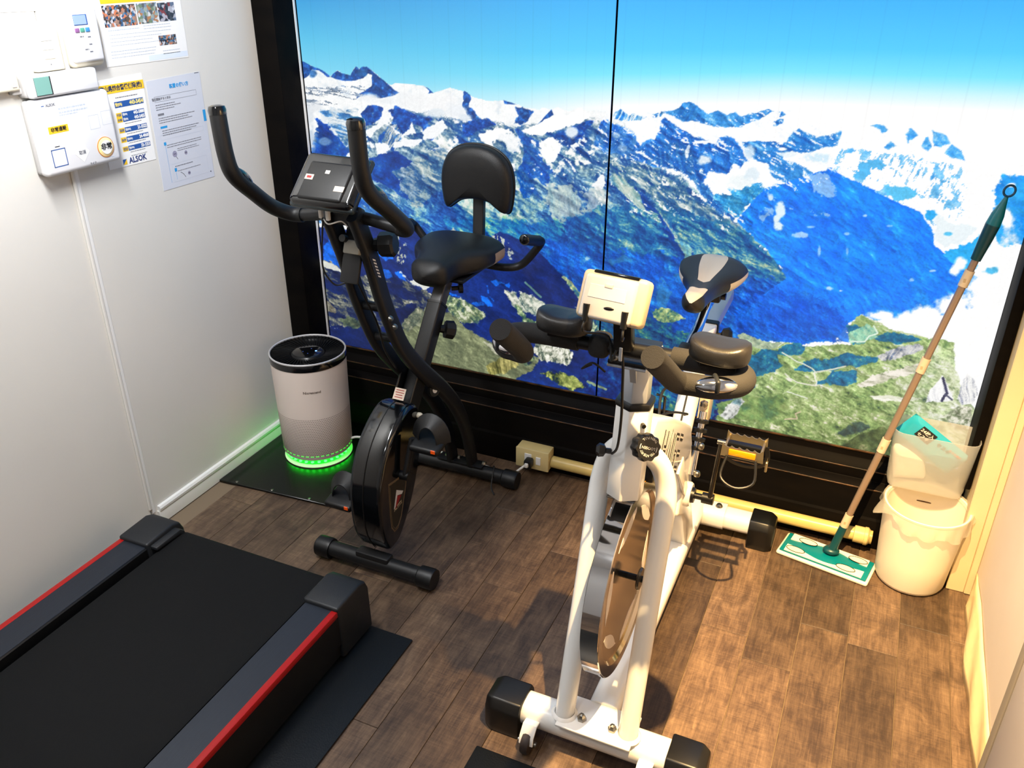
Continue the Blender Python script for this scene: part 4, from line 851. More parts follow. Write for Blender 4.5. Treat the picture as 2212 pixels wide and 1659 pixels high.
# handlebar: one bent bar with foam grips
barR = [(0.75, -0.705, 1.062), (0.80, -0.700, 1.060), (0.87, -0.690, 1.046), (0.905, -0.698, 1.045), (0.930, -0.738, 1.068), (0.928, -0.80, 1.120), (0.920, -0.858, 1.172), (0.920, -0.880, 1.222), (0.921, -0.888, 1.318)]
barL = [(0.75, -0.705, 1.062), (0.70, -0.700, 1.060), (0.63, -0.690, 1.046), (0.585, -0.698, 1.045), (0.560, -0.738, 1.070), (0.560, -0.80, 1.120), (0.563, -0.858, 1.172), (0.560, -0.872, 1.222), (0.551, -0.868, 1.315)]
hb = MB().tube(spline(barL[::-1][2:]+barR[1:-2], 6), 0.0150, 16).build('handlebar', m_bkmetal, eb)
for bar in (barR, barL):
    sp = spline(bar, 8)
    g = sp[int(len(sp)*0.30):]
    MB().tube(g, 0.0185, 18, scale=[1.0]*(len(g)-1)+[1.0]).build('foam_grip', m_foam, hb)
    d = (sp[-1]-sp[-4]).normalized()
    MB().lathe([(0.0190, -0.010), (0.0200, 0.0), (0.0175, 0.008), (0.009, 0.011), (0, 0.0115)], sp[-1], 18, d).build('end_cap', m_bkgloss, hb)
    i = int(len(sp)*0.70); c = sp[i]; tdir = (sp[i+3]-sp[i-3]).normalized()
    q = Vector((0, 0, 1)).rotation_difference(tdir).to_matrix()
    nrm = (Vector((0.1, 0.75, 0.65))-tdir*tdir.dot(Vector((0.1, 0.75, 0.65)))).normalized()
    MB().ell(c+nrm*0.010, 0.015, 0.017, 0.040, 16, 10, q).build('pulse_sensor', m_bkgloss, hb)
cl = MB().rbox((0.75, -0.708, 1.062), (0.095, 0.040, 0.040), 0.010, 3).build('handlebar_clamp', m_bkmetal, eb)
for x in (0.72, 0.78):
    MB().cyl((x, -0.708, 1.07), (x, -0.708, 1.092), 0.006, 12).build('bolt', m_bkmatte, cl)
# console, seen from behind
cm = Matrix.Rotation(math.radians(-47), 3, 'X')
cc = Vector((0.752, -0.755, 1.152))
cons = MB().rbox(cc, (0.170, 0.036, 0.136), 0.014, 4, cm).build('console', m_bkgloss, eb)
MB().rbox(cc+cm @ Vector((0, 0.004, 0)), (0.175, 0.016, 0.141), 0.007, 3, cm).build('console_bezel', M('grey_console_rim', (52, 58, 60), 0.25, metal=0.3), cons)
MB().rbox(cc+cm @ Vector((0, -0.016, -0.01)), (0.120, 0.014, 0.100), 0.008, 3, cm).build('back_cover', m_bkmatte, cons)
MB().rbox(cc+cm @ Vector((0.0, 0.019, 0.012)), (0.130, 0.004, 0.085), 0.002, 1, cm).build('display', M('dark_display', (18, 24, 26), 0.1), cons)
for (x, z, sx, sz, mt) in ((-0.045, -0.005, 0.022, 0.014, m_sticker), (0.045, -0.028, 0.026, 0.014, m_sticker), (-0.002, 0.012, 0.012, 0.009, m_print_w)):
    MB().rbox(cc+cm @ Vector((x, -0.0235, z)), (sx, 0.0006, sz), 0.0002, 1, cm).build('sticker', mt, cons)
MB().rbox(cc+cm @ Vector((-0.045, -0.0240, -0.005)), (0.012, 0.0006, 0.006), 0.0002, 1, cm).build('sticker_print', m_redp, cons)
MB().rbox((0.75, -0.722, 1.098), (0.040, 0.030, 0.040), 0.006).build('console_bracket', m_bkmatte, eb)
for (a, bb) in (((0.716, -0.752, 1.092), (0.712, -0.758, 1.064)), ((0.738, -0.752, 1.090), (0.732, -0.762, 1.060))):
    MB().rbox((Vector(a)+Vector(bb))/2, (0.009, 0.010, 0.026), 0.002, 2).build('cable_plug', m_print_w, eb)
MB().tube(spline([(0.720, -0.757, 1.066), (0.706, -0.745, 1.03), (0.690, -0.735, 0.97), (0.676, -0.715, 0.915), (0.690, -0.695, 0.875), (0.712, -0.68, 0.878)], 6), 0.0022, 8).build('signal_cable', m_wire_k, eb)
MB().tube(spline([(0.722, -0.757, 1.064), (0.738, -0.762, 1.055), (0.762, -0.745, 1.060), (0.772, -0.735, 1.045)], 6), 0.0018, 8).build('signal_cable', m_wire_w, eb)
MB().tube(spline([(0.750, -0.690, 0.90), (0.752, -0.650, 0.82), (0.758, -0.62, 0.75), (0.752, -0.585, 0.66), (0.748, -0.53, 0.58)], 6), 0.0028, 8).build('signal_cable', m_wire_k, eb)
# seat post
sd = Vector((0, 0.40, 0.37)).normalized()
P0 = Vector((0.75, -0.560, 0.325)); P1 = Vector((0.75, -0.283, 0.683)); P2 = Vector((0.75, -0.205, 0.775))
MB().sweep(rrect(0.046, 0.050, 0.006, 3), [P0, P1], up=(0, -1, 0.5)).build('seat_tube', m_bkmetal, eb)
MB().sweep(rrect(0.038, 0.042, 0.005, 3), [P1-(P1-P0)*0.05, P2], up=(0, -1, 0.5)).build('seat_post', M('grey_seat_post', (66, 66, 66), 0.4, metal=0.3), eb)
MB().sweep(rrect(0.049, 0.053, 0.006, 3), [P1-(P2-P1)*0.02, P1+(P2-P1)*0.03], up=(0, -1, 0.5)).build('collar', m_bkmatte, eb)
k2 = MB().lathe([(0, 0), (0.012, 0), (0.013, 0.012), (0.027, 0.016), (0.029, 0.040), (0.022, 0.046), (0, 0.046)], (0.768, -0.305, 0.615), 9, (0.75, 0.62, -0.25)).build('seat_knob', m_bkmatte, eb, smooth=20)
MB().lathe([(0, 0), (0.007, 0), (0.007, 0.02), (0.016, 0.022), (0.017, 0.034), (0, 0.036)], (0.768, -0.225, 0.715), 10, (0.8, 0.6, 0)).build('lock_knob', m_bkmatte, eb, smooth=20)
# folding pin and plates at the crossing
for x in (0.722, 0.778):
    MB().rbox((x, -0.474, 0.475), (0.006, 0.06, 0.11), 0.002, 1, Matrix.Rotation(math.radians(-38), 3, 'X')).build('hinge_plate', m_bkmatte, eb)
MB().cyl((0.700, -0.513, 0.432), (0.795, -0.513, 0.432), 0.0055, 12).build('lock_pin', m_chrome, eb)
MB().ell((0.806, -0.513, 0.432), 0.012, 0.009, 0.009).build('pin_knob', M('cream_pin_knob', (196, 188, 168), 0.35), eb)
MB().ell((0.696, -0.513, 0.432), 0.006, 0.007, 0.007).build('pin_end', m_chrome, eb)
su = sd; sn = Vector((0, -0.72, 0.69))
st = Vector((0.75, -0.496, 0.470))+Vector((0, -0.023, 0.021))
mb = MB(); u = Vector((1, 0, 0)); v = Vector((0, 0.613, 0.79))
def stk(cx, cy, w_, h_, off): 
    c = st+u*cx+v*cy+Vector((0, -0.79, 0.613))*off
    return [tuple(c+u*a+v*b) for a, b in ((-w_/2, -h_/2), (w_/2, -h_/2), (w_/2, h_/2), (-w_/2, h_/2))]
mb.add(stk(0, 0, 0.036, 0.034, 0.006), [(0, 1, 2, 3)]); mb.build('caution_sticker', m_sticker, eb, 0)
mb = MB()
for i, w_ in enumerate((0.026, 0.028, 0.022, 0.026)): mb.add(stk(0, 0.011-0.007*i, w_, 0.0022, 0.0065), [(0, 1, 2, 3)])
mb.build('sticker_print', m_redp, eb, 0)
# oval badge disc low on the post
MB().lathe([(0, 0.004), (0.020, 0.004), (0.022, 0.0), (0.022, -0.004)], (0.790, -0.395, 0.455), 24, (1, -0.3, 0.2)).build('pivot_cover', m_bkmatte, eb)
MB().lathe([(0, 0.0045), (0.009, 0.0045), (0.009, 0.0)], (0.7905, -0.395, 0.455), 20, (1, -0.3, 0.2)).build('pivot_badge', m_print_w, eb)

# padded seat: lofted so that the nose points to the handlebar
def loft(name, secs, nu, splitter, mats, parent, close=True):
    """secs: list of rings (lists of points); faces sorted into parts by splitter(i,j)"""
    parts = {}
    for i in range(len(secs)-1):
        for j in range(nu):
            j2 = (j+1) % nu if close else j+1
            key = splitter(i, j)
            mb = parts.setdefault(key, MB())
            mb.add([secs[i][j], secs[i][j2], secs[i+1][j2], secs[i+1][j]], [(0, 1, 2, 3)])
    for ends, i in ((secs[0], 0), (secs[-1], len(secs)-2)):
        key = splitter(i, 0); mb = parts.setdefault(key, MB()); c = sum((Vector(p) for p in ends), Vector())/len(ends)
        for j in range(nu):
            mb.add([ends[j], ends[(j+1) % nu], tuple(c)], [(0, 1, 2)])
    out = {}
    first = None
    for key in sorted(parts):
        mb = parts[key]
        bm = bmesh.new(); vs = [bm.verts.new(v) for v in mb.v]
        for f in mb.f:
            try: bm.faces.new([vs[i] for i in f])
            except ValueError: pass
        bmesh.ops.remove_doubles(bm, verts=bm.verts, dist=1e-5); bm.verts.index_update()
        mb2 = MB(); mb2.frombm(bm)
        out[key] = mb2
    return out
def seat_rings(y_nose, y_rear, n, nu, wfun, ztop, thick, xc, groove=0.0, tilt=0.0, pw=2.6):
    secs = []
    for i in range(n+1):
        t = i/n; y = y_nose+(y_rear-y_nose)*t; hw = wfun(t); th = thick(t); zt = ztop(t)+tilt*(t-0.5)
        ring = []
        for j in range(nu):
            a = 2*math.pi*j/nu
            ca, sa = math.cos(a), math.sin(a)
            x = hw*math.copysign(abs(ca)**(2/pw), ca); zz = 0.5*th*math.copysign(abs(sa)**(2/pw), sa)
            z = zt-th/2+zz
            if sa > 0 and groove: z -= groove*math.exp(-(x/0.016)**2)*math.sin(math.pi*min(1, max(0, (t-0.08)/0.9)))
            ring.append((xc+x, y, z))
        secs.append(ring)
    return secs
def wf(t):
    base = 0.058+0.082*(1/(1+math.exp(-(t-0.42)*13)))
    e = min(1.0, (t/0.10))**0.5 if t < 0.10 else (min(1.0, (1-t)/0.14)**0.45 if t > 0.86 else 1.0)
    return max(0.004, base*e)
def th(t):
    e = min(1.0, (t/0.12))**0.5 if t < 0.12 else (min(1.0, (1-t)/0.12)**0.5 if t > 0.88 else 1.0)
    return max(0.006, 0.085*e)
secs = seat_rings(-0.330, -0.012, 26, 36, wf, lambda t: 0.828+0.006*math.sin(math.pi*t)-(0.085-th(t))*0.45, th, BX-0.018, 0.0, 0.02, 2.9)
parts = loft('seat', secs, 36, lambda i, j: 1 if (i >= 17 and (j in (33, 34, 35, 0) or j in (15, 16, 17, 18, 19)) and i < 25) else 0, None, eb)
seat = parts[0].build('seat', m_leather, eb, 60)
if 1 in parts: parts[1].build('seat_side_panel', m_beige, seat, 60)
MB().rbox((0.75, -0.165, 0.745), (0.13, 0.15, 0.012), 0.004).build('seat_plate', m_bkmatte, eb)
# backrest on its square post
MB().rtube([(0.75, -0.02, 0.748), (0.75, 0.004, 0.80), (0.75, 0.016, 1.00)], 0.036, 0.022, up=(0, 1, 0), r=0.004).build('backrest_post', m_bkmetal, eb)
MB().rtube([(0.75, -0.16, 0.748), (0.75, -0.01, 0.748)], 0.036, 0.018, r=0.003).build('backrest_arm', m_bkmetal, eb)
def backrest():
    out = [(0.0, -0.052), (-0.03, -0.054), (-0.06, -0.062), (-0.085, -0.080), (-0.100, -0.090), (-0.112, -0.080), (-0.119, -0.045), (-0.122, 0.0), (-0.116, 0.045), (-0.098, 0.082), (-0.068, 0.106), (-0.035, 0.118), (0, 0.121)]
    pts = out+[(-x, z) for x, z in out[-2:0:-1]]
    pts = [(p.x, p.z) for p in spline([(x, 0, z) for x, z in pts+[pts[0]]], 3)][:-1]
    secs = []
    for (s, yy) in ((0.90, 0.014), (0.985, 0.010), (1.0, 0.0), (1.0, -0.012), (0.975, -0.024), (0.90, -0.034), (0.72, -0.040), (0.4, -0.043)):
        secs.append([(BX+0.002+x*s, 0.006+yy-0.10*(z/1.0)*0.0, 0.985+z*s*0.96) for x, z in pts])
    p = loft('backrest', secs, len(pts), lambda i, j: 0, None, eb)
    o = p[0].build('backrest', m_leather, eb, 60)
    MB().tube([(BX+0.002+x*1.004, 0.0005, 0.985+z*0.96*1.004) for x, z in pts], 0.0035, 8, closed=True, caps=False).build('piping', m_bkmatte, o)
backrest()
# side handles of the seat
for sg in (-1, 1):
    pts = [(BX+sg*0.05, -0.045, 0.738), (BX+sg*0.11, -0.030, 0.733), (BX+sg*0.155, -0.010, 0.742), (BX+sg*0.205, -0.010, 0.800), (BX+sg*0.225, -0.020, 0.830), (BX+sg*0.222, -0.055, 0.842), (BX+sg*0.218, -0.135, 0.868)]
    sp = spline(pts, 6)
    h = MB().tube(sp, 0.0125, 14).build('seat_handle', m_bkmetal, eb)
    g = sp[-9:]
    MB().tube(g, 0.0165, 16).build('foam_grip', m_foam, h)
    MB().ell(sp[-1], 0.0165, 0.007, 0.0165).build('grip_end', m_bkgloss, h)
# flywheel housing
ho = [(-0.700, 0.075), (-0.732, 0.140), (-0.741, 0.230), (-0.728, 0.315), (-0.690, 0.392), (-0.630, 0.447), (-0.560, 0.478), (-0.508, 0.462), (-0.492, 0.400), (-0.502, 0.315), (-0.535, 0.225), (-0.585, 0.145), (-0.645, 0.085)]
hp = [(p.x, p.y) for p in spline([(a, b, 0) for a, b in ho+[ho[0]]], 3)][:-1]
hs = MB().prism(hp, 'x', 0.700, 0.800).bevel(0.020, 4, 50).build('flywheel_housing', m_bkgloss, eb, 50)
MB().prism([((a+0.625)*0.985-0.625, (b-0.28)*0.985+0.28) for a, b in hp], 'x', 0.7010, 0.7240).bevel(0.004, 2, 50).build('housing_side', m_tmgrey, hs, 50)
# seam groove ridge
MB().tube([(0.745, a-0.001 if a < -0.62 else a+0.001, b+0.0005) for a, b in hp], 0.0016, 6, closed=True, caps=False).build('housing_seam', m_bkmatte, hs)
# decal on the right side
dk = [(-0.690, 0.300), (-0.693, 0.200), (-0.690, 0.150), (-0.676, 0.128), (-0.655, 0.130), (-0.634, 0.155), (-0.600, 0.240), (-0.588, 0.285)]
def inset(p, k): 
    cx = sum(a for a, b in p)/len(p); cy = sum(b for a, b in p)/len(p)
    return [((a-cx)*k+cx, (b-cy)*k+cy) for a, b in p]
dec = MB().prism(dk, 'x', 0.8000, 0.8008).build('side_decal', m_gold, hs, 0)
MB().prism(inset(dk, 0.93), 'x', 0.8006, 0.8012).build('decal_field', m_olive, dec, 0)
mb = MB(); sp_ = [(0.8014, a, b) for a, b in inset(dk, 0.86)]
MB().tube(sp_, 0.0008, 5).build('decal_line', m_gold, dec)
mb = MB().prism([(-0.652, 0.259), (-0.672, 0.205), (-0.664, 0.208), (-0.650, 0.240), (-0.626, 0.230), (-0.618, 0.236)], 'x', 0.8012, 0.8018); mb.build('peak_mark', m_print_w, dec, 0)
MB().prism([(-0.650, 0.238), (-0.664, 0.207), (-0.664, 0.201), (-0.629, 0.229)], 'x', 0.8012, 0.8017).build('peak_shade', m_redp, dec, 0)
text_mb('ALTITS', 0.0155, (0.8012, -0.650, 0.203), (0, 0.050, 0.006), (0, -0.006, 0.050), bold=0.0003, sx=0.9).build('lettering', M('gold_print', (186, 164, 130), 0.5), dec, 0)
# cranks and strapped pedals
AX = Vector((0.80, -0.622, 0.292))
for sg, ex, ang in ((1, 0.815, 1.0), (-1, 0.685, -1.0)):
    a = Vector((ex, AX.y, AX.z)); tip = a+Vector((sg*0.012, 0.030*ang, 0.112*ang))
    MB().cyl((ex-sg*0.02, AX.y, AX.z), (ex+sg*0.012, AX.y, AX.z), 0.013, 16).build('crank_axle', m_bkmatte, eb)
    MB().rtube([a, tip], 0.024, 0.013, up=(1, 0, 0), r=0.005).build('crank', m_bkmetal, eb)
    pc = tip+Vector((sg*0.055, 0, 0.0))
    pd = MB().rbox(pc, (0.092, 0.088, 0.022), 0.009, 3, Matrix.Rotation(math.radians(12), 3, 'X')).build('pedal', m_bkmatte, eb)
    for yy in (-0.0445, 0.0445):
        MB().rbox(pc+Vector((0.034, yy, 0.0)), (0.014, 0.003, 0.012), 0.0015, 1).build('reflector', m_orange, pd)
    arc = [pc+Vector((sg*0.044*math.cos(t_)*1.0, 0.004*math.sin(t_), 0.006+0.060*math.sin(t_))) for t_ in [math.pi*i/14 for i in range(15)]]
    MB().sweep(rrect(0.046, 0.004, 0.0015, 1), arc, up=(0, 0, 1)).build('strap', m_foam, pd)

# ------------------------------------------------------------------ white spin bike
m_wpaint = M('white_gloss_paint', (226, 224, 220), 0.24, coat=0.3, var=0.015, vscale=8)
m_silver = M('silver_post', (186, 190, 196), 0.34, metal=0.55)
m_sbfoam = M('dark_grey_foam', (32, 31, 31), 0.85, bump=0.6, bscale=700)
m_pad = M('black_elbow_pad', (24, 23, 23), 0.40, bump=0.2, bscale=500)
m_sbblack = M('black_plastic', (10, 10, 11), 0.38)
m_copper = M('polished_steel_flywheel', (190, 184, 178), 0.13, metal=1.0)
m_rim = M('chrome_rim', (222, 222, 224), 0.06, metal=1.0)
m_flame = M('grey_decal', (214, 204, 196), 0.4)
m_saddle = M('black_saddle_vinyl', (24, 23, 23), 0.34, bump=0.5, bscale=900)
m_sadbeige = M('grey_saddle_vinyl', (196, 186, 172), 0.4, bump=0.25, bscale=900)
m_amber = M('amber_reflector', (222, 140, 10), 0.12, coat=0.8)
m_alu = M('cast_aluminium', (150, 138, 112), 0.35, metal=0.8)
m_cwhite = M('white_console_plastic', (196, 191, 186), 0.38)
m_ccream = M('cream_console_plastic', (200, 180, 150), 0.38)
SX = 1.546
sb = thing('spin_bike', 'white spin bike with chrome flywheel and padded handlebar in mid floor', 'exercise bike', (SX, -0.57, 0))
# front stabiliser
f1 = MB().rtube([(1.365, -1.045, 0.058), (1.720, -1.045, 0.058)], 0.074, 0.060, r=0.024).build('front_stabilizer', m_wpaint, sb)
def bigcap(x0, x1, yc, parent, out):
    """moulded end cap; the outer end is chamfered"""
    a, b = min(x0, x1), max(x0, x1)
    mb = MB()
    prof = [(-0.050, 0.0), (0.050, 0.0), (0.052, 0.020), (0.050, 0.070), (0.036, 0.094), (-0.036, 0.094), (-0.050, 0.070), (-0.052, 0.020)]
    ins = [(p*0.80, 0.004+q*0.86) for p, q in prof]
    L_ = b-a
    rings = []
    order = ((a, prof), (b-0.018, prof), (b, ins)) if out > 0 else ((b, prof), (a+0.018, prof), (a, ins))
    for x, pf in order: rings.append([(x, yc+p, q) for p, q in pf])
    n = len(prof)
    for r in rings: mb.v += r
    for i in range(2):
        for j in range(n): mb.f.append((i*n+j, i*n+(j+1) % n, (i+1)*n+(j+1) % n, (i+1)*n+j))
    mb.f.append(tuple(range(n))); mb.f.append(tuple(2*n+j for j in range(n)))
    return mb.bevel(0.004, 2, 25).build('end_cap', m_sbblack, parent, 40)
bigcap(1.285, 1.374, -1.045, f1, -1); bigcap(1.711, 1.796, -1.045, f1, 1)
for x in (1.405, 1.672):
    br = MB().rtube([(x, -1.074, 0.062), (x, -1.098, 0.066), (x, -1.118, 0.048), (x, -1.122, 0.030)], 0.034, 0.005, up=(0, -0.5, 1), r=0.002).build('wheel_bracket', m_wpaint, f1)
    wh = MB().lathe([(0.0, -0.010), (0.014, -0.010), (0.026, -0.009), (0.0275, -0.004), (0.0275, 0.004), (0.026, 0.009), (0.014, 0.010), (0.0, 0.010)], (x, -1.112, 0.0275), 24, (1, 0, 0)).build('transport_wheel', M('dark_rubber_wheel', (44, 34, 30), 0.6), f1)
    MB().cyl((x-0.022, -1.112, 0.0275), (x+0.022, -1.112, 0.0275), 0.006, 12).build('wheel_bolt', m_steel, f1)
plate = MB().rbox((SX+0.003, -1.046, 0.0905), (0.172, 0.098, 0.006), 0.002).build('mount_plate', m_wpaint, sb)
for x, y in ((1.513, -1.058), (1.585, -1.058)):
    MB().lathe([(0.0100, 0), (0.0105, 0.007), (0.0085, 0.009), (0.006, 0.015), (0.0, 0.017)], (x, y, 0.0935), 6).build('dome_nut', m_steel, plate, smooth=20)
# fork
for sg in (-1, 1):
    pts = [(SX+sg*0.074, -1.055, 0.090), (SX+sg*0.0735, -1.010, 0.240), (SX+sg*0.073, -0.960, 0.400), (SX+sg*0.073, -0.912, 0.560), (SX+sg*0.071, -0.895, 0.630), (SX+sg*0.056, -0.897, 0.690), (SX+sg*0.030, -0.915, 0.730), (SX+sg*0.012, -0.93, 0.742)]
    MB().tube(spline(pts, 7), 0.0220, 20).build('fork_leg', m_wpaint, sb)
    MB().lathe([(0.030, 0.0), (0.027, 0.004), (0.023, 0.007)], (SX+sg*0.074, -1.056, 0.0930), 20).build('weld_collar', m_wpaint, plate)
# main beam and rear stabiliser
MB().rtube([(SX, -1.00, 0.074), (SX, -0.10, 0.072)], 0.072, 0.052, r=0.018).build('main_beam', m_wpaint, sb)
r1 = MB().rtube([(1.345, -0.110, 0.058), (1.735, -0.110, 0.058)], 0.070, 0.056, r=0.020).build('rear_stabilizer', m_wpaint, sb)
bigcap(1.722, 1.797, -0.110, r1, 1); bigcap(1.295, 1.372, -0.110, r1, -1)
MB().rtube([(1.50, -0.110, 0.060), (1.645, -0.110, 0.060)], 0.082, 0.064, r=0.022).build('rear_sleeve', m_wpaint, sb)
MB().lathe([(0, 0.010), (0.007, 0.009), (0.011, 0.003), (0.0115, 0)], (1.622, -0.110, 0.0915), 14).build('bolt', m_steel, r1)
# hexagonal head sleeve, inner post
def hexp(w_, d_, a): return [(0, -d_/2), (w_/2, -d_/2+a), (w_/2, d_/2-a), (0, d_/2), (-w_/2, d_/2-a), (-w_/2, -d_/2+a)]
def hexpost(name, p0, p1, w_, d_, a, mat, parent, bev=0.002, cap=True):
    mb = MB(); P = hexp(w_, d_, a)
    for p in (p0, p1): mb.v += [(p[0]+x, p[1]+y, p[2]) for x, y in P]
    mb.f = [tuple(range(5, -1, -1)), tuple(range(6, 12))]+[(i, (i+1) % 6, 6+(i+1) % 6, 6+i) for i in range(6)]
    return mb.bevel(bev, 2, 25).build(name, mat, parent)
hs_ = hexpost('head_sleeve', (SX, -0.958, 0.652), (SX, -0.930, 0.846), 0.066, 0.076, 0.018, m_wpaint, sb)
MB().rbox((SX, -0.958, 0.6515), (0.058, 0.060, 0.003), 0.001, 1).build('sleeve_plug', m_sbblack, hs_)
hexpost('handlebar_post', (SX, -0.932, 0.835), (SX, -0.925, 0.950), 0.052, 0.060, 0.014, m_silver, sb)
hexpost('post_collar', (SX, -0.9305, 0.842), (SX, -0.930, 0.856), 0.070, 0.080, 0.019, m_sbblack, hs_, 0.003)
MB().cyl((SX+0.024, -0.957, 0.815), (SX+0.030, -0.965, 0.815), 0.0045, 12).build('vent_hole', m_sbblack, hs_)
tp = MB().rbox((SX, -0.955, 0.956), (0.074, 0.120, 0.006), 0.002).build('clamp_plate', m_silver, sb)
MB().rbox((SX, -0.955, 0.963), (0.072, 0.118, 0.008), 0.002).build('clamp_rubber', m_sbblack, tp)
for x, y in ((1.520, -1.005), (1.585, -0.985)):
    MB().lathe([(0.010, 0), (0.010, 0.004), (0.006, 0.008), (0, 0.009)], (x, y, 0.966), 16).build('screw', m_steel, tp)
MB().prism([(-0.975, 0.948), (-0.958, 0.948), (-0.958, 0.900)], 'x', SX-0.006, SX+0.006).build('gusset', m_silver, tp)
# big adjusting knob with lettering
ka = Vector((0.62, -0.70, 0.36)).normalized(); kc = Vector((1.570, -0.972, 0.778))
mb = MB(); lob = 10; seg = 60; pr = [(0.012, 0.0), (0.013, 0.014), (0.0245, 0.018), (0.0262, 0.021), (0.0262, 0.040), (0.0240, 0.0435), (0.0, 0.0435)]
q = Vector((0, 0, 1)).rotation_difference(ka)
for (r, z) in pr:
    for i in range(seg):
        a = 2*math.pi*i/seg; rr = r*(1+(0.055*math.cos(lob*a) if r > 0.02 else 0))
        mb.v.append(tuple(kc+q @ Vector((rr*math.cos(a), rr*math.sin(a), z))))
for i in range(len(pr)-1):
    for j in range(seg): mb.f.append((i*seg+j, i*seg+(j+1) % seg, (i+1)*seg+(j+1) % seg, (i+1)*seg+j))
knob = mb.build('adjust_knob', m_sbblack, sb, 45)
ft = kc+ka*0.0436
ku = Vector((0, 0, 1)).cross(ka).normalized(); kv = ka.cross(ku).normalized()
# the knob is turned: the lettering reads upside down, tilted
ang = math.radians(160); u2 = ku*math.cos(ang)+kv*math.sin(ang); v2 = -ku*math.sin(ang)+kv*math.cos(ang)
mb = MB()
text_mb('LOOSEN', 0.0074, ft, u2, v2, bold=0.0001, mb=mb)
text_mb('TO ADJUST', 0.0066, ft, u2, v2, bold=0.0001, mb=mb, curve=0.0148)
text_mb('THEN PULL', 0.0066, ft, u2, v2, bold=0.0001, mb=mb, curve=-0.0195)
mb.build('knob_lettering', M('grey_print', (176, 174, 170), 0.5), knob, 0)
for s0 in (0, 1):
    arc = [ft+ka*0.0003+(u2*math.cos(t_)+v2*math.sin(t_))*0.0175 for t_ in [math.radians(-18+180*s0+4*i) for i in range(9)]]
    MB().tube(arc, 0.0008, 6).build('arrow_arc', m_print_w, knob)
MB().lathe([(0, 0.0), (0.006, 0), (0.006, 0.010), (0.013, 0.014), (0.015, 0.024), (0.008, 0.030), (0, 0.030)], (SX-0.032, -0.965, 0.745), 5, (-1, -0.35, 0.1)).build('wing_knob', m_sbblack, sb, smooth=20)
# flywheel
FC = Vector((1.540, -0.902, 0.398)); FR = 0.222
fw = MB().lathe([(0.196, -0.020), (FR-0.002, -0.020), (FR, -0.018), (FR, 0.018), (FR-0.002, 0.020), (0.196, 0.020), (0.188, 0.0125), (0.0, 0.0125)], FC, 96, (1, 0, 0)).build('flywheel', m_copper, sb, 30)
MB().lathe([(FR-0.0005, -0.0195), (FR+0.0012, -0.0185), (FR+0.0012, 0.0185), (FR-0.0005, 0.0195)], FC, 96, (1, 0, 0)).build('flywheel_rim', m_rim, fw, 30)
MB().lathe([(0.0, -0.0125), (0.188, -0.0125), (0.196, -0.020)], FC, 96, (1, 0, 0)).build('flywheel_back', m_copper, fw, 30)
for k in range(6):
    a0 = math.radians(60*k+20)
    pts = []
    n = 10
    for i in range(n+1):
        t = i/n; a = a0+math.radians(46)*t; r_ = 0.168-0.012*t; pts.append((r_, a))
    inner = []
    for i in range(n+1):
        t = 1-i/n; a = a0+math.radians(46)*t; wdt = 0.030*math.sin(math.pi*min(1, t*0.9+0.12))**0.8*(1 if t < 0.85 else 0.7)
        inner.append((0.168-0.012*t-wdt, a))
    poly = [(FC.y+r_*math.cos(a), FC.z+r_*math.sin(a)) for r_, a in pts+inner]
    MB().prism(poly, 'x', FC.x+0.0125, FC.x+0.0131).build('flame_decal', m_flame, fw, 0)
MB().cyl((FC.x+0.012, FC.y, FC.z), (SX+0.070, FC.y, FC.z), 0.0075, 16).build('axle', m_sbblack, fw)
MB().lathe([(0, 0), (0.024, 0), (0.026, 0.003), (0.024, 0.007), (0, 0.008)], (FC.x+0.036, FC.y, FC.z), 24, (1, 0, 0)).build('axle_flange', M('dark_steel', (92, 92, 92), 0.3, metal=0.8), fw)
MB().cyl((SX-0.070, FC.y, FC.z), (FC.x-0.012, FC.y, FC.z), 0.0075, 16).build('axle', m_sbblack, fw)
# brake block above the wheel
bk = MB().rbox((1.545, -0.800, 0.622), (0.050, 0.040, 0.060), 0.006).build('brake_block', m_sbblack, sb)
MB().cyl((1.545, -0.805, 0.645), (1.545, -0.850, 0.735), 0.010, 14).build('brake_rod', m_chrome, bk)
MB().ell((1.570, -0.815, 0.628), 0.008, 0.008, 0.008).build('brake_bolt', M('brass', (196, 140, 70), 0.25, metal=1.0), bk)
# frame: wide sheet-metal body from head to seat tube, stays down to the beam
body = MB().prism([(-0.905, 0.772), (-0.870, 0.786), (-0.700, 0.700), (-0.560, 0.615), (-0.490, 0.570), (-0.452, 0.500), (-0.470, 0.470), (-0.560, 0.500), (-0.640, 0.545), (-0.760, 0.620), (-0.875, 0.690), (-0.905, 0.720)], 'x', SX-0.034, SX+0.034).bevel(0.009, 3, 25).build('frame_body', m_wpaint, sb)
MB().prism([(-0.600, 0.545), (-0.470, 0.560), (-0.430, 0.470), (-0.330, 0.230), (-0.250, 0.090), (-0.345, 0.090), (-0.405, 0.215), (-0.450, 0.265), (-0.520, 0.310), (-0.500, 0.370), (-0.540, 0.470)], 'x', SX-0.030, SX+0.030).bevel(0.008, 3, 25).build('rear_stay', m_wpaint, sb)
MB().prism([(-0.560, 0.52), (-0.455, 0.365), (-0.485, 0.355), (-0.600, 0.49)], 'x', SX+0.028, SX+0.036).bevel(0.003, 2).build('stay_rib', m_wpaint, sb)
MB().lathe([(0.030, -0.046), (0.034, -0.040), (0.034, 0.040), (0.030, 0.046), (0.0, 0.046)], (SX, -0.447, 0.338), 28, (1, 0, 0)).build('bottom_bracket', m_wpaint, sb)
MB().lathe([(0.022, 0.0), (0.020, 0.010), (0.0, 0.010)], (SX+0.044, -0.447, 0.338), 24, (1, 0, 0)).build('bearing_cup', m_sbblack, sb)
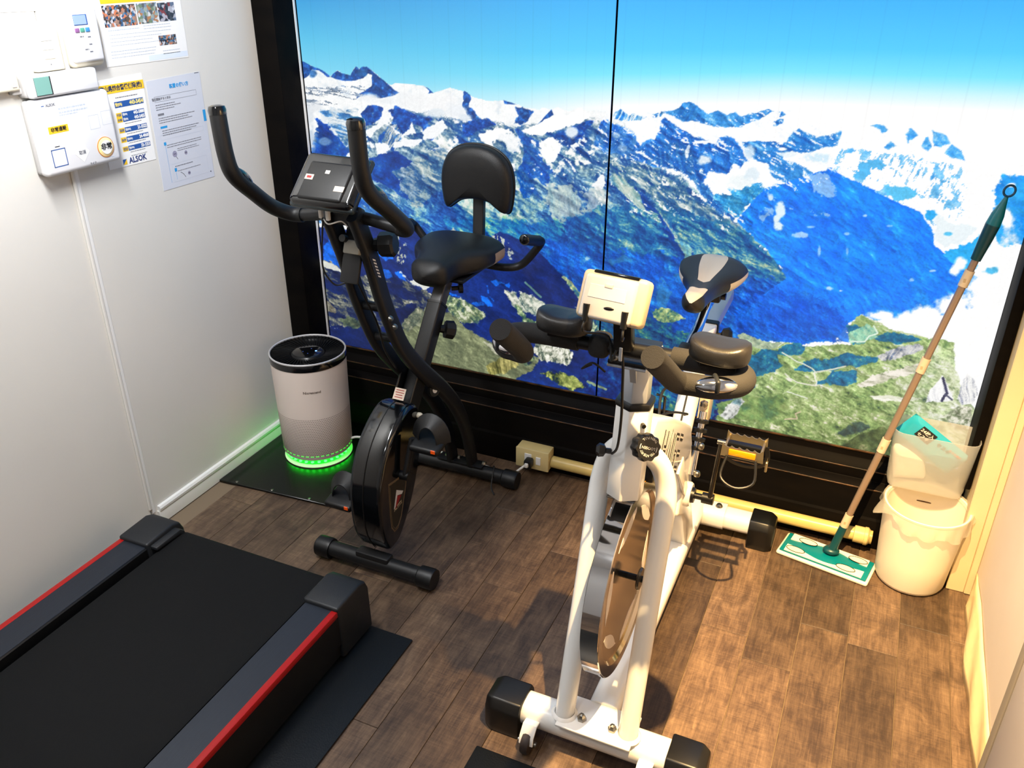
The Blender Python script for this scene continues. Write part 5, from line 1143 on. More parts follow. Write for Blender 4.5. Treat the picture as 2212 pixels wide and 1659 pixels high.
# lettering on the right side of the body
lu = Vector((0, 0.245, -0.155)).normalized(); lv = Vector((0, 0.155, 0.245)).normalized()
LET = {'H': [[(0, 0), (0, 1)], [(0, 0.5), (0.55, 0.5)], [(0.55, 0), (0.55, 1)]], 'A': [[(0, 0), (0.33, 1), (0.66, 0)]], 'I': [[(0, 0), (0, 1)]],
       'G': [[(0.55, 0.95), (0.08, 0.95), (0, 0.85), (0, 0.15), (0.08, 0.05), (0.5, 0.05), (0.55, 0.12), (0.55, 0.48), (0.3, 0.48)]], 'E': [[(0, 0.97), (0.5, 0.97)], [(0, 0.5), (0.45, 0.5)], [(0, 0.03), (0.5, 0.03)]]}
def brand(wd, x):
    out = []; cur = -1.75
    for ch, adv in (('H', 0.80), ('A', 0.88), ('I', 0.24), ('G', 0.80), ('E', 0.6)):
        mb = MB()
        for st_ in LET[ch]:
            pts = [Vector((x, -0.700, 0.612))+lu*((cur+a)*0.070)+lv*((b-0.5)*0.082) for a, b in st_]
            mb.sweep([(-wd/2, 0), (wd/2, 0), (wd/2, 0.0005), (-wd/2, 0.0005)], pts, up=(1, 0, 0))
        out.append(mb); cur += adv
    return out
for mb in brand(0.0170, SX+0.0342): mb.build('letter_outline', m_print_k, body, 0)
for mb in brand(0.0045, SX+0.0350): mb.build('letter', m_flame, body, 0)
# cranks, pedals with toe cages
def pedal(c, tip, sg):
    pd = MB().rbox((c[0], c[1], c[2]), (0.086, 0.022, 0.020), 0.006).build('pedal', m_sbblack, sb)
    for yy, mt in ((-0.034, m_alu), (0.034, m_alu)):
        n = 5; poly = []
        for i in range(n):
            x0 = -0.046+0.092*i/n; poly += [(c[0]+x0, c[2]+0.016), (c[0]+x0+0.009, c[2]+0.011), (c[0]+x0+0.0184-0.004, c[2]+0.011)]
        poly += [(c[0]+0.046, c[2]+0.016), (c[0]+0.050, c[2]+0.020), (c[0]+0.052, c[2]-0.016), (c[0]-0.052, c[2]-0.016), (c[0]-0.050, c[2]+0.020)]
        MB().prism(poly, 'y', c[1]+yy-0.0015, c[1]+yy+0.0015).build('cage_plate', mt, pd, 0)
        MB().rbox((c[0], c[1]+yy*1.06, c[2]-0.001), (0.066, 0.006, 0.017), 0.002).build('reflector', m_amber, pd)
    for xx in (-0.044, 0.044):
        MB().rbox((c[0]+xx, c[1], c[2]), (0.006, 0.068, 0.016), 0.002).build('end_plate', m_alu, pd)
    loop = [(c[0]-0.050, c[1]+0.030, c[2]-0.005), (c[0]-0.055, c[1]+0.035, c[2]-0.045), (c[0]-0.035, c[1]+0.045, c[2]-0.075), (c[0], c[1]+0.05, c[2]-0.085), (c[0]+0.035, c[1]+0.045, c[2]-0.075), (c[0]+0.055, c[1]+0.035, c[2]-0.045), (c[0]+0.050, c[1]+0.030, c[2]-0.005)]
    MB().sweep(rrect(0.012, 0.003, 0.001, 1), spline(loop, 5), up=(0, 1, 0)).build('toe_strap', m_sbblack, pd)
    loop2 = [(c[0]-0.035, c[1]-0.040, c[2]-0.010), (c[0]-0.040, c[1]-0.070, c[2]-0.055), (c[0], c[1]-0.085, c[2]-0.070), (c[0]+0.040, c[1]-0.070, c[2]-0.055), (c[0]+0.035, c[1]-0.040, c[2]-0.010)]
    MB().tube(spline(loop2, 5), 0.0035, 8).build('toe_cage', m_sbblack, pd)
    MB().rbox((c[0]+0.056, c[1]+0.03, c[2]-0.060), (0.006, 0.014, 0.030), 0.002, 1).build('buckle', m_alu, pd)
for sg in (1, -1):
    ax = Vector((SX+sg*0.094, -0.447, 0.338)); tip = Vector((SX+sg*0.106, -0.455, 0.338+0.182*sg))
    MB().cyl((SX+sg*0.044, -0.447, 0.338), (SX+sg*0.100, -0.447, 0.338), 0.0085, 14).build('crank_axle', m_sbblack, sb)
    MB().cyl((SX+sg*0.074, -0.447, 0.338), (SX+sg*0.104, -0.447, 0.338), 0.0150, 16).build('crank_boss', m_sbblack, sb)
    MB().rtube([ax, (ax+tip)/2, tip], 0.022, 0.012, up=(1, 0, 0), r=0.005).build('crank', M('gloss_black_crank', (16, 14, 12), 0.2, coat=0.4), sb)
    MB().cyl(tip-Vector((sg*0.01, 0, 0)), tip+Vector((sg*0.020, 0, 0)), 0.0065, 12).build('pedal_axle', m_steel, sb)
    pedal((SX+sg*0.164, -0.455, 0.338+0.182*sg), tip, sg)
# seat tube with slot, collar, shock parts
A0 = Vector((SX, -0.470, 0.505)); A1 = Vector((SX, -0.352, 0.660))
MB().tube([A0, A0+(A1-A0)*0.62], 0.0275, 22).build('seat_tube', m_wpaint, sb)
ad = (A1-A0).normalized()
side = Vector((0, -ad.z, ad.y))
MB().rbox(A0+(A1-A0)*0.36+side*0.0272, (0.005, 0.003, 0.105), 0.001, 1, Vector((0, 0, 1)).rotation_difference(ad).to_matrix()).build('tube_slot', m_sbblack, sb)
MB().tube([A0+(A1-A0)*0.60, A0+(A1-A0)*0.72], 0.0240, 20).build('tube_clamp', m_chrome, sb)
MB().tube([A0+(A1-A0)*0.71, A0+(A1-A0)*0.74], 0.0285, 20).build('clamp_ring', m_sbblack, sb)
MB().tube([A0+(A1-A0)*0.74, A1], 0.0280, 22).build('seat_sleeve', m_wpaint, sb)
bx = MB().rbox((SX+0.030, -0.300, 0.545), (0.028, 0.060, 0.110), 0.004, 2, Matrix.Rotation(math.radians(-12), 3, 'X')).build('side_bracket', M('cream_bracket', (214, 196, 168), 0.4), sb)
for zz, yy in ((0.555, -0.335), (0.50, -0.345)):
    MB().lathe([(0.011, 0), (0.0115, 0.006), (0.009, 0.010), (0, 0.012)], (SX+0.030, yy, zz), 6, (0.5, -0.85, 0.2)).build('hex_bolt', m_steel, sb, smooth=20)
sp0 = Vector((SX+0.036, -0.400, 0.455))
for i in range(4):
    MB().lathe([(0.012, -0.006), (0.019, -0.004), (0.019, 0.004), (0.012, 0.006)], sp0+Vector((0, 0.010*i, 0.022*i)), 18, (0, 0.4, 0.9)).build('rubber_ring', m_sbblack, sb)
MB().cyl(sp0-Vector((0, 0.03, 0.065)), sp0+Vector((0, 0.04, 0.09)), 0.010, 14).build('shock_rod', m_chrome, sb)
for i, (dy, dz) in enumerate(((-0.02, 0.02), (-0.03, -0.06))):
    MB().ell(sp0+Vector((0.014, dy, dz)), 0.010, 0.010, 0.010, 14, 8).build('bolt', m_steel, sb)
MB().tube(spline([(SX-0.035, -0.56, 0.60), (SX-0.045, -0.50, 0.655), (SX-0.01, -0.44, 0.655), (SX+0.005, -0.41, 0.605), (SX+0.002, -0.44, 0.575)], 6), 0.0035, 8).build('brake_cable', m_wire_k, sb)
MB().tube(spline([(SX-0.030, -0.60, 0.632), (SX-0.022, -0.62, 0.650), (SX-0.002, -0.57, 0.640), (SX+0.020, -0.50, 0.605), (SX+0.010, -0.48, 0.590)], 6), 0.003, 8).build('brake_cable', m_wire_k, sb)
MB().tube([(SX-0.038, -0.50, 0.52), (SX-0.038, -0.50, 0.640), (SX-0.060, -0.50, 0.643)], 0.0035, 8).build('hook_rod', m_sbblack, sb)
# fore-aft slider and saddle stem
MB().rtube([(SX, -0.335, 0.705), (SX, -0.215, 0.718)], 0.044, 0.040, r=0.004).build('slider_sleeve', m_wpaint, sb)
MB().rtube([(SX, -0.345, 0.640), (SX, -0.325, 0.705)], 0.040, 0.036, up=(0, -1, 0), r=0.004).build('slider_neck', m_wpaint, sb)
MB().rtube([(SX, -0.222, 0.7175), (SX, -0.205, 0.7195)], 0.050, 0.046, r=0.005).build('slider_collar', m_sbblack, sb)
MB().rtube([(SX, -0.21, 0.719), (SX, 0.020, 0.735)], 0.036, 0.032, r=0.003).build('slider_bar', m_silver, sb)
MB().lathe([(0, 0), (0.007, 0), (0.007, 0.012), (0.019, 0.018), (0.022, 0.034), (0.012, 0.042), (0, 0.042)], (SX+0.024, -0.235, 0.712), 7, (1, 0.1, 0.1)).build('slider_knob', m_sbblack, sb, smooth=20)
MB().tube(spline([(SX, -0.478, 0.770), (SX, -0.430, 0.776), (SX, -0.380, 0.782), (SX, -0.330, 0.800), (SX, -0.292, 0.822), (SX, -0.280, 0.845)], 5), 0.0130, 16).build('saddle_stem', m_chrome, sb)
MB().rbox((SX, -0.492, 0.768), (0.036, 0.040, 0.034), 0.005).build('stem_block', m_sbblack, sb)
MB().rtube([(SX, -0.470, 0.752), (SX, -0.330, 0.712)], 0.030, 0.020, r=0.003).build('stem_rail', m_chrome, sb)
scl = MB().rbox((SX, -0.285, 0.842), (0.070, 0.050, 0.026), 0.006).build('saddle_clamp', m_sbblack, sb)
MB().cyl((SX-0.045, -0.285, 0.842), (SX+0.045, -0.285, 0.842), 0.009, 14).build('clamp_bolt', m_sbblack, scl)
# saddle
def wf2(t):
    base = 0.027+0.064*(1/(1+math.exp(-(t-0.56)*11)))
    e = min(1.0, t/0.10)**0.5 if t < 0.10 else (min(1.0, (1-t)/0.16)**0.42 if t > 0.84 else 1.0)
    return max(0.003, base*e)
def th2(t):
    e = min(1.0, t/0.10)**0.5 if t < 0.10 else (min(1.0, (1-t)/0.14)**0.5 if t > 0.86 else 1.0)
    return max(0.005, (0.052+0.016*t)*e)
NU = 40
secs = seat_rings(-0.500, -0.198, 30, NU, wf2, lambda t: 0.915+0.012*(2*t-1)**2+0.008*t-(0.068-th2(t))*0.4, th2, SX, 0.012, 0.012, 2.4)
def split(i, j):
    # ring index j: 10 = top centre; 0 = right side, 20 = left side
    t = i/30
    if 8 <= j <= 11 and t > 0.40: return 1
    if 5 <= j <= 14 and t < 0.24: return 2
    if t > 0.56 and (j >= 34 or j < 1 or 19 <= j <= 25): return 3
    return 0
parts = loft('saddle', secs, NU, split, None, sb)
sad = parts[0].build('saddle', m_saddle, sb, 60)
for key, nm in ((1, 'saddle_stripe'), (2, 'nose_panel'), (3, 'side_panel')):
    if key in parts: parts[key].build(nm, m_sadbeige, sad, 60)
# handlebar: base bar, returning loops, upturned tips
HZ = 1.0
pathR = [(1.546, -1.028, HZ), (1.640, -1.028, HZ), (1.715, -1.030, HZ), (1.755, -1.048, HZ), (1.758, -1.085, HZ), (1.725, -1.112, HZ), (1.690, -1.118, HZ+0.001), (1.664, -1.128, HZ+0.006), (1.656, -1.175, HZ+0.043), (1.650, -1.250, HZ+0.100)]
pathL = [(1.546, -1.028, HZ), (1.450, -1.028, HZ), (1.375, -1.030, HZ), (1.338, -1.046, HZ), (1.334, -1.085, HZ), (1.352, -1.110, HZ), (1.370, -1.116, HZ+0.001), (1.392, -1.128, HZ+0.006), (1.400, -1.175, HZ+0.043), (1.405, -1.250, HZ+0.100)]
bar = MB().tube(spline(pathL[::-1][2:]+pathR[1:-2], 8), 0.0150, 18).build('handlebar', m_sbblack, sb)
for pth in (pathR, pathL):
    sp = spline(pth, 10); g = sp[int(len(sp)*0.10):]
    MB().tube(g, 0.0190, 20, scale=[1.0]*(len(g)-2)+[1.0, 0.93]).build('foam_cover', m_sbfoam, bar)
    i = int(len(sp)*0.56); c = sp[i]
    tdir = (sp[i+4]-sp[i-4]).normalized(); q = Vector((1, 0, 0)).rotation_difference(tdir if tdir.x > 0 else -tdir).to_matrix()
    pc = c+Vector((0, -0.006, 0.008))
    sn_ = MB().ell(pc, 0.036, 0.0165, 0.0135, 20, 12, q).build('pulse_sensor', m_chrome, bar)
    MB().rbox(pc+Vector((0, -0.003, 0.004)), (0.008, 0.034, 0.024), 0.006, 3, q).build('sensor_band', m_tmgrey, sn_)
# elbow pads
def elbow(cx, cy, cz, rz):
    n = 32; secs = []
    R_ = Matrix.Rotation(rz, 3, 'Z')
    for (s, z) in ((0.86, 0.0), (0.97, 0.003), (1.0, 0.010), (1.0, 0.026), (0.965, 0.034), (0.86, 0.0385), (0.5, 0.0395), (0.2, 0.0395)):
        ring = []
        for i in range(n):
            a = 2*math.pi*i/n; ca, sa = math.cos(a), math.sin(a)
            x = 0.050*s*math.copysign(abs(ca)**0.75, ca); y = 0.036*s*math.copysign(abs(sa)**0.8, sa)
            dz = -0.010*(1-(x/0.05)**2)*(1 if z > 0.02 else 0)+0.004
            p = R_ @ Vector((x, y, 0)); ring.append((cx+p.x, cy+p.y, cz+z+dz))
        secs.append(ring)
    return loft('pad', secs, n, lambda i, j: 0, None, sb)[0]
for (cx, cy, rz) in ((1.716, -1.066, -0.10), (1.440, -1.056, -0.05)):
    p = elbow(cx, cy, 1.026, rz).build('elbow_pad', m_pad, sb, 55)
    MB().rbox((cx, cy+0.015, 1.021), (0.060, 0.046, 0.014), 0.003).build('pad_bracket', m_sbblack, p)
MB().rbox((1.50, -1.028, 1.000), (0.040, 0.044, 0.044), 0.014, 4).build('bar_sleeve', m_sbfoam, bar)
# console on its bracket
MB().rbox((1.548, -1.050, 1.040), (0.034, 0.024, 0.066), 0.005, 2, Matrix.Rotation(math.radians(12), 3, 'X')).build('console_bracket', m_sbblack, sb)
cm = Matrix.Rotation(math.radians(-24), 3, 'X') @ Matrix.Rotation(math.radians(3), 3, 'Y'); cc = Vector((1.540, -1.092, 1.116))
co = MB().rbox(cc, (0.114, 0.040, 0.080), 0.009, 3, cm).build('console', m_ccream, sb)
MB().rbox(cc+cm @ Vector((-0.004, -0.017, -0.003)), (0.090, 0.022, 0.072), 0.006, 3, cm).build('back_cover', m_cwhite, co)
MB().rbox(cc+cm @ Vector((0, -0.0, 0.0385)), (0.078, 0.0405, 0.006), 0.002, 2, cm).build('top_strip', m_bkgloss, co)
MB().rbox(cc+cm @ Vector((0, 0.0205, 0)), (0.090, 0.002, 0.056), 0.001, 1, cm).build('display', m_bkgloss, co)
MB().rbox(cc+cm @ Vector((-0.006, -0.0282, 0.006)), (0.064, 0.0012, 0.022), 0.0005, 1, cm).build('battery_door', M('battery_door_plastic', (214, 208, 202), 0.42), co)
MB().rbox(cc+cm @ Vector((-0.006, -0.0290, 0.018)), (0.014, 0.002, 0.007), 0.002, 2, cm).build('door_latch', m_cwhite, co)
MB().ell(cc+cm @ Vector((0.002, -0.0280, -0.018)), 0.009, 0.002, 0.003).build('socket_hole', m_sbblack, co)
for x in (-0.036, 0.030):
    p0 = cc+cm @ Vector((x, -0.028, -0.017)); p1 = p0+Vector((0, -0.006, -0.027))
    pg = MB().cyl(p0, p1, 0.0058, 12).build('jack_plug', m_sbblack, co)
    MB().tube(spline([p1, p1+Vector((0, -0.002, -0.02)), Vector((1.535+x*0.4, -1.052, 1.03)), Vector((1.53, -1.058, 0.985))], 6), 0.0022, 8).build('plug_cable', m_wire_k, co)
MB().tube(spline([(1.545, -1.056, 1.015), (1.552, -1.058, 0.985), (1.552, -1.050, 0.93), (1.548, -1.030, 0.86), (1.536, -1.000, 0.78), (1.520, -0.978, 0.748)], 7), 0.0026, 8).build('sensor_cable', m_wire_k, sb)
MB().tube(spline([(1.495, -1.056, 0.972), (1.478, -1.060, 0.962), (1.498, -1.062, 0.978), (1.520, -1.056, 0.962)], 6), 0.002, 8).build('coiled_cable', m_wire_k, sb)
MB().rbox((1.549, -1.066, 1.006), (0.006, 0.003, 0.026), 0.001, 1).build('lever', m_silver, sb)

# ------------------------------------------------------------------ black floor board and air purifier
bd = MB()
bd.prism([(0.0115, -0.536), (0.500, -0.503), (0.500, -0.008), (0.0115, -0.008)], 'z', 0.0002, 0.0085)
bo = bd.bevel(0.0015, 1).build('floor_board', M('black_gloss_board', (9, 11, 10), 0.25, bump=0.2, bscale=80))
tag(bo, 'thin black board lying under the air purifier', 'board')
for x, y in ((0.075, -0.520), (0.215, -0.511), (0.36, -0.502), (0.47, -0.30)):
    MB().lathe([(0, 0.0012), (0.004, 0.0008), (0.005, 0)], (x, y, 0.0085), 12).build('screw', m_steel, bo)
PC = Vector((0.212, -0.238, 0.0087))
m_pur = M('warm_white_purifier', (222, 208, 198), 0.5)
m_green = M('green_led', (0, 255, 30), 0.5, emis=(10, 255, 30), estr=2.2)
m_green2 = M('green_led_bead', (120, 255, 120), 0.5, emis=(40, 255, 60), estr=8.0)
ap = thing('air_purifier', 'white cylindrical air purifier with glowing green base', 'air purifier', PC)
H = 0.405; RB, RT = 0.121, 0.128
def rad(z): return RB+(RT-RB)*z/H
MB().lathe([(0.0, 0.028), (0.106, 0.028), (RB-0.004, 0.030), (RB, 0.036), (rad(0.2), 0.2), (rad(H-0.028), H-0.028)], PC, 72, cap0=False).build('body', m_pur, ap)
MB().lathe([(RT+0.0008, H-0.029), (RT+0.0012, H-0.006), (RT, H-0.004)], PC, 72).build('black_band', m_bkgloss, ap)
MB().lathe([(RT+0.0012, H-0.0055), (RT+0.0015, H-0.002), (RT-0.0015, H), (RT-0.004, H-0.002), (RT-0.004, H-0.006)], PC, 72).build('top_ring', M('silver_ring', (206, 204, 204), 0.3, metal=0.4), ap)
MB().lathe([(RT-0.003, H-0.004), (RT-0.006, H-0.014), (0.060, H-0.024), (0.056, H-0.012), (0.052, H-0.009), (0.0, H-0.009)], PC, 64).build('top_grille', M('purifier_top_plastic', (9, 9, 10), 0.3), ap)
for i in range(56):
    a = 2*math.pi*i/56; b = a+0.22
    p0 = PC+Vector((0.060*math.cos(a), 0.060*math.sin(a), H-0.016)); p1 = PC+Vector((0.121*math.cos(b), 0.121*math.sin(b), H-0.006))
    MB().rtube([p0, p1], 0.0018, 0.006, r=0.0004, caps=True).build('grille_blade', m_tmblack, ap, 0)
pn = MB().lathe([(0.0, H-0.0075), (0.047, H-0.0075), (0.050, H-0.009)], PC, 48).build('control_panel', m_bkgloss, ap)
MB().ell(PC+Vector((0.026, 0.012, H-0.007)), 0.0035, 0.0035, 0.0008).build('indicator', M('blue_led', (60, 110, 255), 0.4, emis=(90, 140, 255), estr=6.0), pn)
for x, y in ((0.0, 0.022), (-0.012, -0.01), (0.012, -0.016)):
    MB().ell(PC+Vector((x, y, H-0.0074)), 0.0022, 0.0022, 0.0004).build('touch_icon', M('faint_blue_icon', (40, 60, 110), 0.4, emis=(40, 70, 160), estr=0.6), pn)
MB().lathe([(0.0, 0.0), (0.118, 0.0), (0.120, 0.004), (0.112, 0.008), (0.0, 0.008)], PC, 64).build('base_plate', m_pur, ap)
MB().lathe([(0.104, 0.008), (0.104, 0.029)], PC, 64).build('light_guide', m_green, ap)
for i in range(30):
    a = 2*math.pi*(i+0.5)/30
    MB().ell(PC+Vector((0.1075*math.cos(a), 0.1075*math.sin(a), 0.0185)), 0.006, 0.006, 0.0035, 10, 6).build('led_bead', m_green2, ap)
# perforations: a quincunx of flat dark discs, the holes' shade put into their colour
mb = MB(); mg = MB()
dots = 0
for r_ in range(24):
    z = 0.048+r_*0.0066
    for k in range(64):
        a = math.radians(-150+k*2.75+(1.375 if r_ % 2 else 0))
        if z > 0.198: continue
        rr = rad(z)+0.0002; c = PC+Vector((rr*math.cos(a), rr*math.sin(a), z))
        t = Vector((-math.sin(a), math.cos(a), 0)); up = Vector((0, 0, 1)); s = 0.0016
        pts = [tuple(c+t*(s*math.cos(math.pi*q/3))+up*(s*math.sin(math.pi*q/3))) for q in range(6)]
        (mg if r_ < 1 and k % 3 != 0 else mb).add(pts, [tuple(range(6))])
pf = mb.build('perforation', M('perforation_shadow', (96, 78, 68), 0.7), ap, 0); pf['kind'] = 'stuff'
pf = mg.build('lit_perforation', m_green, ap, 0); pf['kind'] = 'stuff'
mb = text_mb('Nicrescend', 0.013, (0, 0, 0), (1, 0, 0), (0, 1, 0), bold=0.0002)
th0 = math.radians(-52); zt = 0.300
mb.v = [tuple(PC+Vector(((rad(zt+y)+0.0002+z)*math.cos(th0+x/0.127), (rad(zt+y)+0.0002+z)*math.sin(th0+x/0.127), zt+y))) for x, y, z in mb.v]
mb.build('lettering', M('grey_brand_print', (92, 78, 68), 0.6), ap, 0)
pc_ = MB().tube(spline([PC+Vector((0.112, 0.045, 0.056)), (0.345, -0.185, 0.070), (0.375, -0.16, 0.055), (0.43, -0.12, 0.014), (0.50, -0.075, 0.012), (0.58, -0.058, 0.0055), (0.70, -0.070, 0.0055), (0.80, -0.078, 0.0055), (0.868, -0.092, 0.0055), (0.915, -0.118, 0.020), (0.950, -0.105, 0.050), (0.966, -0.092, 0.064)], 8), 0.0042, 10).build('power_cord', m_wire_w, ap)
pc_['label'] = 'white power cord running to the wall socket'
pc2 = MB().tube(spline([(0.70, -0.098, 0.0045), (0.79, -0.110, 0.0045), (0.845, -0.125, 0.012), (0.870, -0.150, 0.0626), (0.885, -0.205, 0.020), (0.905, -0.225, 0.0045)], 8), 0.0026, 8).build('adapter_cord', m_wire_k, eb)
# surface socket box, plug, conduit
m_cream = M('cream_plastic', (206, 186, 128), 0.42, var=0.04, vscale=15)
sk = thing('socket_box', 'cream surface-mounted socket box at the foot of the plinth', 'socket', (0.972, -0.033, 0.03))
MB().rbox((0.972, -0.030, 0.066), (0.120, 0.046, 0.074), 0.004, 2).build('back_box', m_cream, sk)
MB().rbox((0.972, -0.057, 0.066), (0.122, 0.010, 0.076), 0.004, 2).build('cover_plate', M('cream_cover', (210, 192, 138), 0.4), sk)
MB().rbox((0.996, -0.063, 0.066), (0.017, 0.004, 0.030), 0.001, 1).build('rocker_switch', m_white, sk)
MB().rbox((0.958, -0.0625, 0.067), (0.026, 0.003, 0.040), 0.001, 1).build('socket_face', m_white, sk)
pgb = MB().rbox((0.968, -0.082, 0.062), (0.026, 0.034, 0.034), 0.006, 2).build('plug', m_sbblack, pc_)
pgb['label'] = 'black power plug'
MB().rbox((0.968, -0.101, 0.064), (0.014, 0.012, 0.016), 0.004, 2).build('strain_relief', m_wire_w, pc_)
cd = thing('conduit_pipe', 'cream conduit pipe running along the foot of the plinth', 'pipe', (1.55, -0.027, 0.035))
MB().cyl((1.0335, -0.0275, 0.055), (2.068, -0.0275, 0.055), 0.0205, 24).build('pipe', M('cream_pipe', (206, 182, 112), 0.34, col2=(190, 168, 104), vscale=9), cd)
MB().lathe([(0.0212, 0.0), (0.0255, 0.002), (0.0255, 0.030), (0.0275, 0.031), (0.0275, 0.040), (0.0235, 0.044), (0.0212, 0.046)], (2.015, -0.0275, 0.055), 24, (1, 0, 0)).build('coupling', m_cream, cd)

# ------------------------------------------------------------------ mop, bin, liner, tub, refill packs
m_teal = M('teal_plastic', (0, 112, 122), 0.35)
m_teald = M('dark_teal_plastic', (4, 62, 70), 0.35)
m_mopwhite = M('cream_white_cloth', (232, 224, 204), 0.7, bump=0.3, bscale=300)
m_alutube = M('beige_aluminium_tube', (150, 130, 114), 0.34, metal=0.4)
m_collar = M('white_collar', (196, 180, 156), 0.4)
hp_ = Vector((1.953, -0.122, 0))
mo = thing('floor_mop', 'flat floor mop with teal handle leaning against the mural', 'mop', hp_)
ra = math.atan2(-0.052, 0.258); Rm = Matrix.Rotation(ra, 3, 'Z')
def ml(x, y, z): p = Rm @ Vector((x, y, 0)); return (hp_.x+p.x, hp_.y+p.y, z)
MB().rbox((hp_.x, hp_.y, 0.0065), (0.268, 0.112, 0.013), 0.006, 3, Rm).build('mop_cloth', m_mopwhite, mo)
hd = MB().rbox((hp_.x, hp_.y, 0.0150), (0.254, 0.098, 0.007), 0.003, 2, Rm).build('mop_head', m_teal, mo)
for sg in (-1, 1):
    mb = MB(); poly = []
    n = 16
    for i in range(n+1):
        x = -0.113+0.226*i/n
        poly.append((x, sg*(0.022+0.012*math.cos(2*math.pi*(i/n))*-1+0.004)))
    outer = [(0.113, sg*0.0475), (-0.113, sg*0.0475)]
    pp = poly+outer
    k = len(pp)
    mb.v = [ml(x, y, 0.0184) for x, y in pp]+[ml(x, y, 0.0206) for x, y in pp]
    mb.f = [tuple(range(k)), tuple(range(2*k-1, k-1, -1))]+[(i, (i+1) % k, k+(i+1) % k, k+i) for i in range(k)]
    mb.build('cloth_flap', m_mopwhite, mo, 30)
    for xx in (-0.074, 0.074):
        cx = xx+0.010*sg
        q = [ml(cx+0.027*math.cos(t_), sg*0.029+0.013*math.sin(t_), 0.0212) for t_ in [2*math.pi*i/24 for i in range(24)]]
        cp = MB().add([*q], [tuple(range(24))]).build('cloth_clip', M('clip_white', (236, 222, 190), 0.5), mo, 0)
        MB().tube(q, 0.0011, 6, closed=True, caps=False).build('clip_ring', m_sbblack, cp)
jb = Vector((1.963, -0.106, 0.020)); tp_ = Vector((2.181, -0.034, 1.116)); dv = tp_-jb
def pz(z): return jb+dv*((z-jb.z)/dv.z)
MB().ell(jb+Vector((0, 0, 0.010)), 0.024, 0.020, 0.012).build('swivel_joint', m_teald, hd)
MB().tube([pz(0.022), pz(0.05), pz(0.132)], 1.0, 14, scale=[0.016, 0.0125, 0.0115]).build('lower_sleeve', m_teald, mo)
segs = [0.130, 0.390, 0.640, 0.885, 0.955]
for i in range(4):
    MB().tube([pz(segs[i]), pz(segs[i+1])], 0.0098-0.0003*i, 16).build('pole_section', m_alutube, mo)
    cz = segs[i]
    cl_ = MB().tube([pz(cz-0.010), pz(cz+0.032)], 0.0118, 18).build('pole_collar', m_collar, mo)
    MB().rbox(pz(cz+0.008)+Vector((-0.003, -0.0118, 0)), (0.006, 0.001, 0.010), 0.0004, 1).build('lock_button', M('collar_mark', (176, 156, 124), 0.5), cl_)
MB().tube([pz(0.945), pz(0.96), pz(1.00), pz(1.035)], 1.0, 18, scale=[0.0122, 0.0130, 0.0158, 0.0172]).build('grip', m_teald, mo)
MB().tube([pz(1.034), pz(1.06), pz(1.085), pz(1.103)], 1.0, 18, scale=[0.0172, 0.0150, 0.0085, 0.0045]).build('grip_end', m_teal, mo)
rc = pz(1.118); 
MB().tube([rc+Vector((0.0135*math.cos(t_)*0.93, 0.0135*math.cos(t_)*0.35, 0.0135*math.sin(t_))) for t_ in [2*math.pi*i/28 for i in range(28)]], 0.0028, 10, closed=True, caps=False).build('hanging_ring', M('dark_blue_ring', (12, 74, 110), 0.35), mo)

# bin
BC = Vector((2.181, -0.103, 0.0)); BH = 0.258; R0, R1 = 0.092, 0.110
m_bin = M('white_bin_plastic', (224, 214, 196), 0.42)
bn = thing('waste_bin', 'round white waste bin in the corner with a plastic liner', 'bin', BC)
mb = MB(); seg = 144; rows = [(0.0, 0.012), (0.006, 0.003), (0.015, 0.0), (0.10, 0), (0.20, 0), (BH-0.012, 0), (BH, 0)]
for k, (z, ins) in enumerate(rows):
    for i in range(seg):
        a = 2*math.pi*i/seg; r = R0+(R1-R0)*z/BH-ins
        if 1 < k < 5: r += 0.0007*(1 if i % 2 else -1)
        mb.v.append((BC.x+r*math.cos(a), BC.y+r*math.sin(a), z+0.0005))
for k in range(len(rows)-1):
    for j in range(seg): mb.f.append((k*seg+j, k*seg+(j+1) % seg, (k+1)*seg+(j+1) % seg, (k+1)*seg+j))
mb.f.append(tuple(range(seg)))
mb.build('bin_body', m_bin, bn, 60)
MB().lathe([(R1-0.002, BH-0.008), (R1+0.002, BH-0.003), (R1+0.002, BH+0.001), (R1-0.0015, BH+0.0025), (R1-0.004, BH), (R1-0.006, BH-0.03), (R0-0.003, 0.006), (0.0, 0.006)], BC, 72).build('bin_inner', m_bin, bn)
def film(name, base, transp):
    m = bpy.data.materials.new(name); m.use_nodes = True; nt = m.node_tree; N = nt.nodes; L = nt.links
    b = N['Principled BSDF']; b.inputs['Base Color'].default_value = lin(base); b.inputs['Roughness'].default_value = 0.2
    tr = N.new('ShaderNodeBsdfTransparent'); tl = N.new('ShaderNodeBsdfTranslucent'); tl.inputs[0].default_value = lin(base)
    m1 = N.new('ShaderNodeMixShader'); m1.inputs[0].default_value = 0.45; L.new(b.outputs[0], m1.inputs[1]); L.new(tl.outputs[0], m1.inputs[2])
    m2 = N.new('ShaderNodeMixShader'); m2.inputs[0].default_value = transp; L.new(m1.outputs[0], m2.inputs[1]); L.new(tr.outputs[0], m2.inputs[2])
    L.new(m2.outputs[0], N['Material Output'].inputs[0]); return m
m_liner = film('clear_liner_film', (236, 230, 216), 0.55)
m_tub = film('frosted_polypropylene', (236, 234, 228), 0.62)
rl = random.Random(5)
mb = MB(); seg = 96; nr = 8
ph = [rl.random()*6.28 for _ in range(6)]
